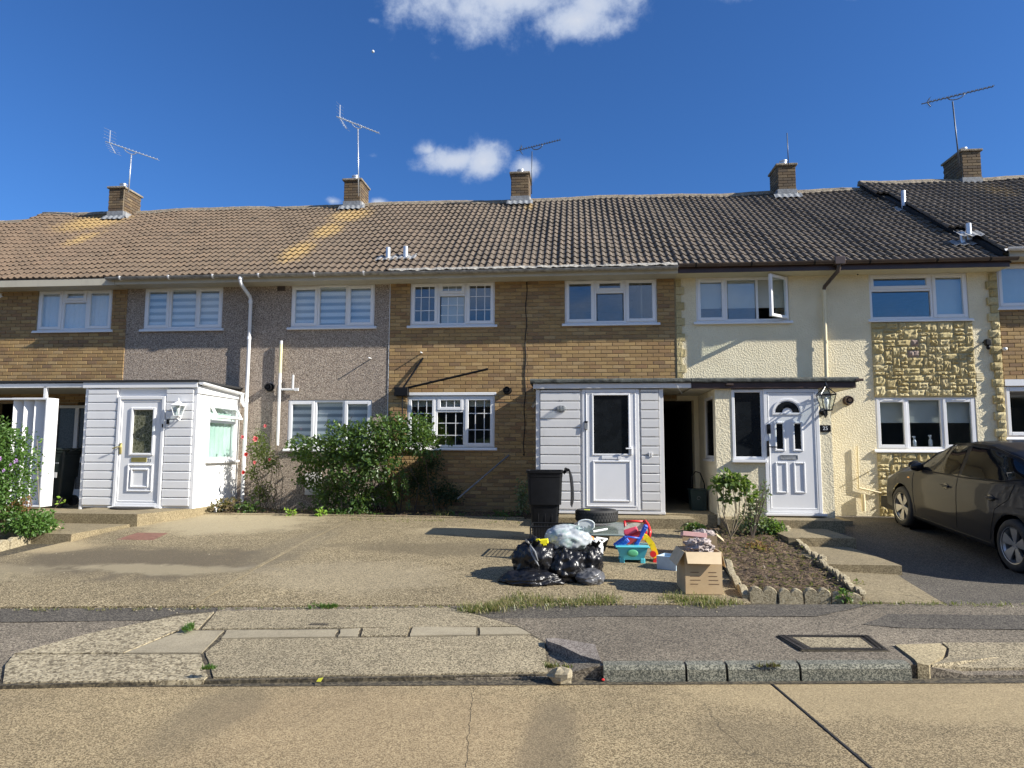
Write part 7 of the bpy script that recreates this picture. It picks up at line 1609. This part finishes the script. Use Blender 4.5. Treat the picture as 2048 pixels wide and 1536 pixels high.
for (x, y) in ((112, 1002), (122, 995), (128, 1005), (118, 1008), (130, 998), (75, 960), (78, 930), (72, 900), (76, 885), (82, 945), (70, 915)): m.leaf(P(x, y, -3.2), rdir(r, .2), rdir(r, .6), .07, .045)
sm.tube([P(100, 1030, -3.2), P(115, 1010, -3.2), P(124, 996, -3.2)], .005, 4); sm.tube([P(80, 1040, -3.4), P(76, 960, -3.3), P(74, 880, -3.2)], .006, 4); m.build('foliage', 'limeleaf', vs_); sm.build('stem', 'stem', vs_)
# sapling and variegated shrub by the cream porch
sp_ = plant('sapling', 'small multi stemmed sapling with yellow green leaves in the flower bed', 'tree', at(1462, 1085)); sm = MB(); b0 = at(1462, 1085); m = MB(); r = random.Random(77)
tops = [(1432, 965), (1448, 950), (1462, 945), (1478, 955), (1495, 975), (1452, 985), (1470, 990)]
for i, (x, y) in enumerate(tops):
    tp = P(x, y, -2.9+r.uniform(-.15, .15)); mid = b0.lerp(tp, .45)+Vector((.07*math.copysign(1, x-1460), 0, 0)); sm.tube([b0, b0+Vector((0, 0, .07)), mid, tp], [.013, .011, .008, .005], 6)
E_ = []; el(1435, 970, -2.9, .12, .14, .10); el(1455, 960, -2.9, .16, .16, .13); el(1478, 965, -2.9, .16, .16, .14); el(1498, 985, -2.9, .12, .12, .12); el(1460, 995, -2.9, .12, .12, .10)
bush_leaves(m, E_, 430, .09, 78, .2, flat=.2); m.build('foliage', 'sapleaf', sp_)['kind'] = 'stuff'; sm.build('trunk', 'stem', sp_, smooth=True)
vp_ = plant('variegated_shrub', 'pale speckled shrub in front of the cream porch window', 'shrub', at(1510, 1075)); m = MB(); sm = MB(); E_ = []
el(1510, 1010, -2.5, .16, .16, .2); el(1500, 1045, -2.5, .24, .22, .18); el(1530, 985, -2.4, .07, .08, .22); el(1532, 1050, -2.5, .26, .2, .10)
bush_leaves(m, E_, 1150, .05, 79, .2, flat=.2)
for i in range(12): sm.tube([at(1505, 1080), P(r.uniform(1480, 1540), r.uniform(960, 1040), -2.5)], [.008, .004], 5)
m.build('foliage', 'varleaf', vp_)['kind'] = 'stuff'; sm.build('stem', 'darkstem', vp_)
low_plant('shrub', 'leafy green plant at the top right corner of the flower bed', 'shrub', 1545, 1055, -2.5, (.20, .2, .11), 380, .06, 'hedge', 80); low_plant('shrub', 'low green plant at the right end of the long doorstep', 'shrub', 1388, 1058, -2.25, (.18, .12, .10), 190, .06, 'hedge', 81)
low_plant('dried_plant', 'withered orange brown plant in the flower bed', 'plant', 1522, 1100, -3.6, (.22, .3, .11), 260, .05, 'dry', 82); low_plant('weed', 'small green weed at the corner of the edging stones', 'weed', 1690, 1192, -6.25, (.07, .06, .05), 40, .05, 'hedge', 83)
low_plant('weed', 'green weeds growing in the path joint right of the edging', 'weed', 1700, 1168, -5.4, (.22, .06, .03), 70, .04, 'grass', 84)
# grass along the back of the pavement
def verge(name, label, pix, n, h, mat, sp, seed, mapper=gnd):
    r_ = random.Random(seed); m = MB()
    for i in range(n):
        f = r_.random()*(len(pix)-1); k = min(int(f), len(pix)-2); t_ = f-k; x = lerp(pix[k][0], pix[k+1][0], t_); y = lerp(pix[k][1], pix[k+1][1], t_); wd = lerp(pix[k][2], pix[k+1][2], t_)
        p = mapper(x, y+r_.gauss(0, .33)*wd)
        if n > 300 and noise.noise(Vector((p.x*2.3, p.y*3, seed)))+.35*noise.noise(Vector((p.x*9, p.y*9, 4))) < -.08: continue
        tuft(m, (p.x, p.y, gz(p.x, p.y)+.005), 5, h*r_.uniform(.4, 1.1), sp, r_, 1.0)
    o = m.build(name, mat, None); tag(o, label, 'grass', kind='stuff'); return o
verge('grass', 'dry and green grass growing along the back of the pavement', [(905, 1219, 4), (960, 1222, 14), (1040, 1205, 26), (1120, 1207, 18), (1220, 1207, 14), (1330, 1203, 16), (1420, 1208, 18), (1480, 1212, 6)], 800, .10, 'grass', .04, 1)
verge('grass', 'strip of bright green grass between drive and concrete pavement', [(512, 1219, 3), (560, 1217, 7), (620, 1216, 7), (672, 1216, 3)], 420, .05, 'lawn', .02, 2)
verge('grass', 'sparse weeds in the joint at the back of the pavement', [(0, 1222, 4), (430, 1219, 3), (900, 1217, 3)], 90, .035, 'grass', .02, 3); verge('grass', 'sparse grass at the pavement edge by the car', [(1700, 1208, 2), (2048, 1213, 4)], 70, .05, 'grass', .02, 4)
verge('grass', 'grass and weeds along the gutter below the kerbs', [(1094, 1345, 3), (1102, 1354, 3), (1140, 1362, 1)], 40, .05, 'grass', .015, 5); verge('grass', 'little grass tufts in the joints of the concrete pavement', [(368, 1262, 8), (385, 1256, 8)], 60, .045, 'lawn', .02, 6); verge('grass', 'grass tufts in the gutter at the left concrete slabs', [(405, 1366, 4), (430, 1364, 4)], 25, .045, 'lawn', .02, 7)
verge('grass', 'grass fringe along the foot of the flower strip', [(700, 1040, 5), (800, 1042, 6), (900, 1044, 5), (1040, 1046, 6)], 90, .06, 'grass', .02, 8)
verge('grass', 'tuft of dry weeds in the gutter beside the road joint', [(1515, 1362, 1), (1560, 1362, 1)], 16, .05, 'drygrass', .012, 15)
# dead leaves and clods on the soil
def litter_field(name, label, region, n, size, mat, seed, zf, kind='stuff'):
    r_ = random.Random(seed); m = MB(); A, B, C_, D_ = region
    for i in range(n):
        u, v = r_.random(), r_.random(); x = lerp(lerp(A[0], B[0], u), lerp(D_[0], C_[0], u), v); y = lerp(lerp(A[1], B[1], u), lerp(D_[1], C_[1], u), v); m.leaf((x, y, zf(x, y)+r_.random()*.02), Vector((r_.uniform(-1, 1), r_.uniform(-1, 1), r_.uniform(-.1, .5))), Vector((0, 0, 1)), size*r_.uniform(.4, 1.3), size*.4*r_.uniform(.6, 1.3), r_.uniform(-.2, .4))
    o = m.build(name, mat, None); tag(o, label, 'leaves', kind='stuff')
bz = lambda x, y: gz(x, y)+.05+.035*noise.fractal(Vector((x*4, y*4, 2)), 1, 2, 4)
litter_field('dead_leaves', 'dead leaves and twigs on the flower bed soil', bedc, 1500, .06, 'drygrass', 1, bz)
litter_field('dead_leaves', 'dead leaves under the bushes along the wall', [(-7, -1.2), (-.8, -1.2), (-.8, -.1), (-6.8, -.1)], 700, .06, 'drygrass', 2, lambda x, y: .47); litter_field('dead_leaves', 'dry leaves on the soil of the left garden bed', [(-9.5, -6.5), (-7.8, -6.5), (-8.1, -3.4), (-9.5, -3.4)], 500, .08, 'drygrass', 3, lambda x, y: gz(x, y)+.05)
pebr = random.Random(9); m = MB()
for i in range(420):
    x = pebr.uniform(-7.4, 1.6); y = pebr.uniform(backY(x)+.05, -1.4) if pebr.random() < .5 else backY(x)+pebr.gauss(0, .12); s = pebr.uniform(.004, .012); z = gz(x, y)+.014; m.add([(x-s, y-s, z-.004), (x+s, y-s*.7, z-.004), (x+s*.6, y+s, z-.004), (x-s, y+s*.6, z-.004), (x, y, z+s*.8)], [(0, 1, 4), (1, 2, 4), (2, 3, 4), (3, 0, 4)])
tag(m.build('gravel_chips', 'apron_smooth', None), 'loose stone chips scattered on the drive', 'gravel', kind='stuff')
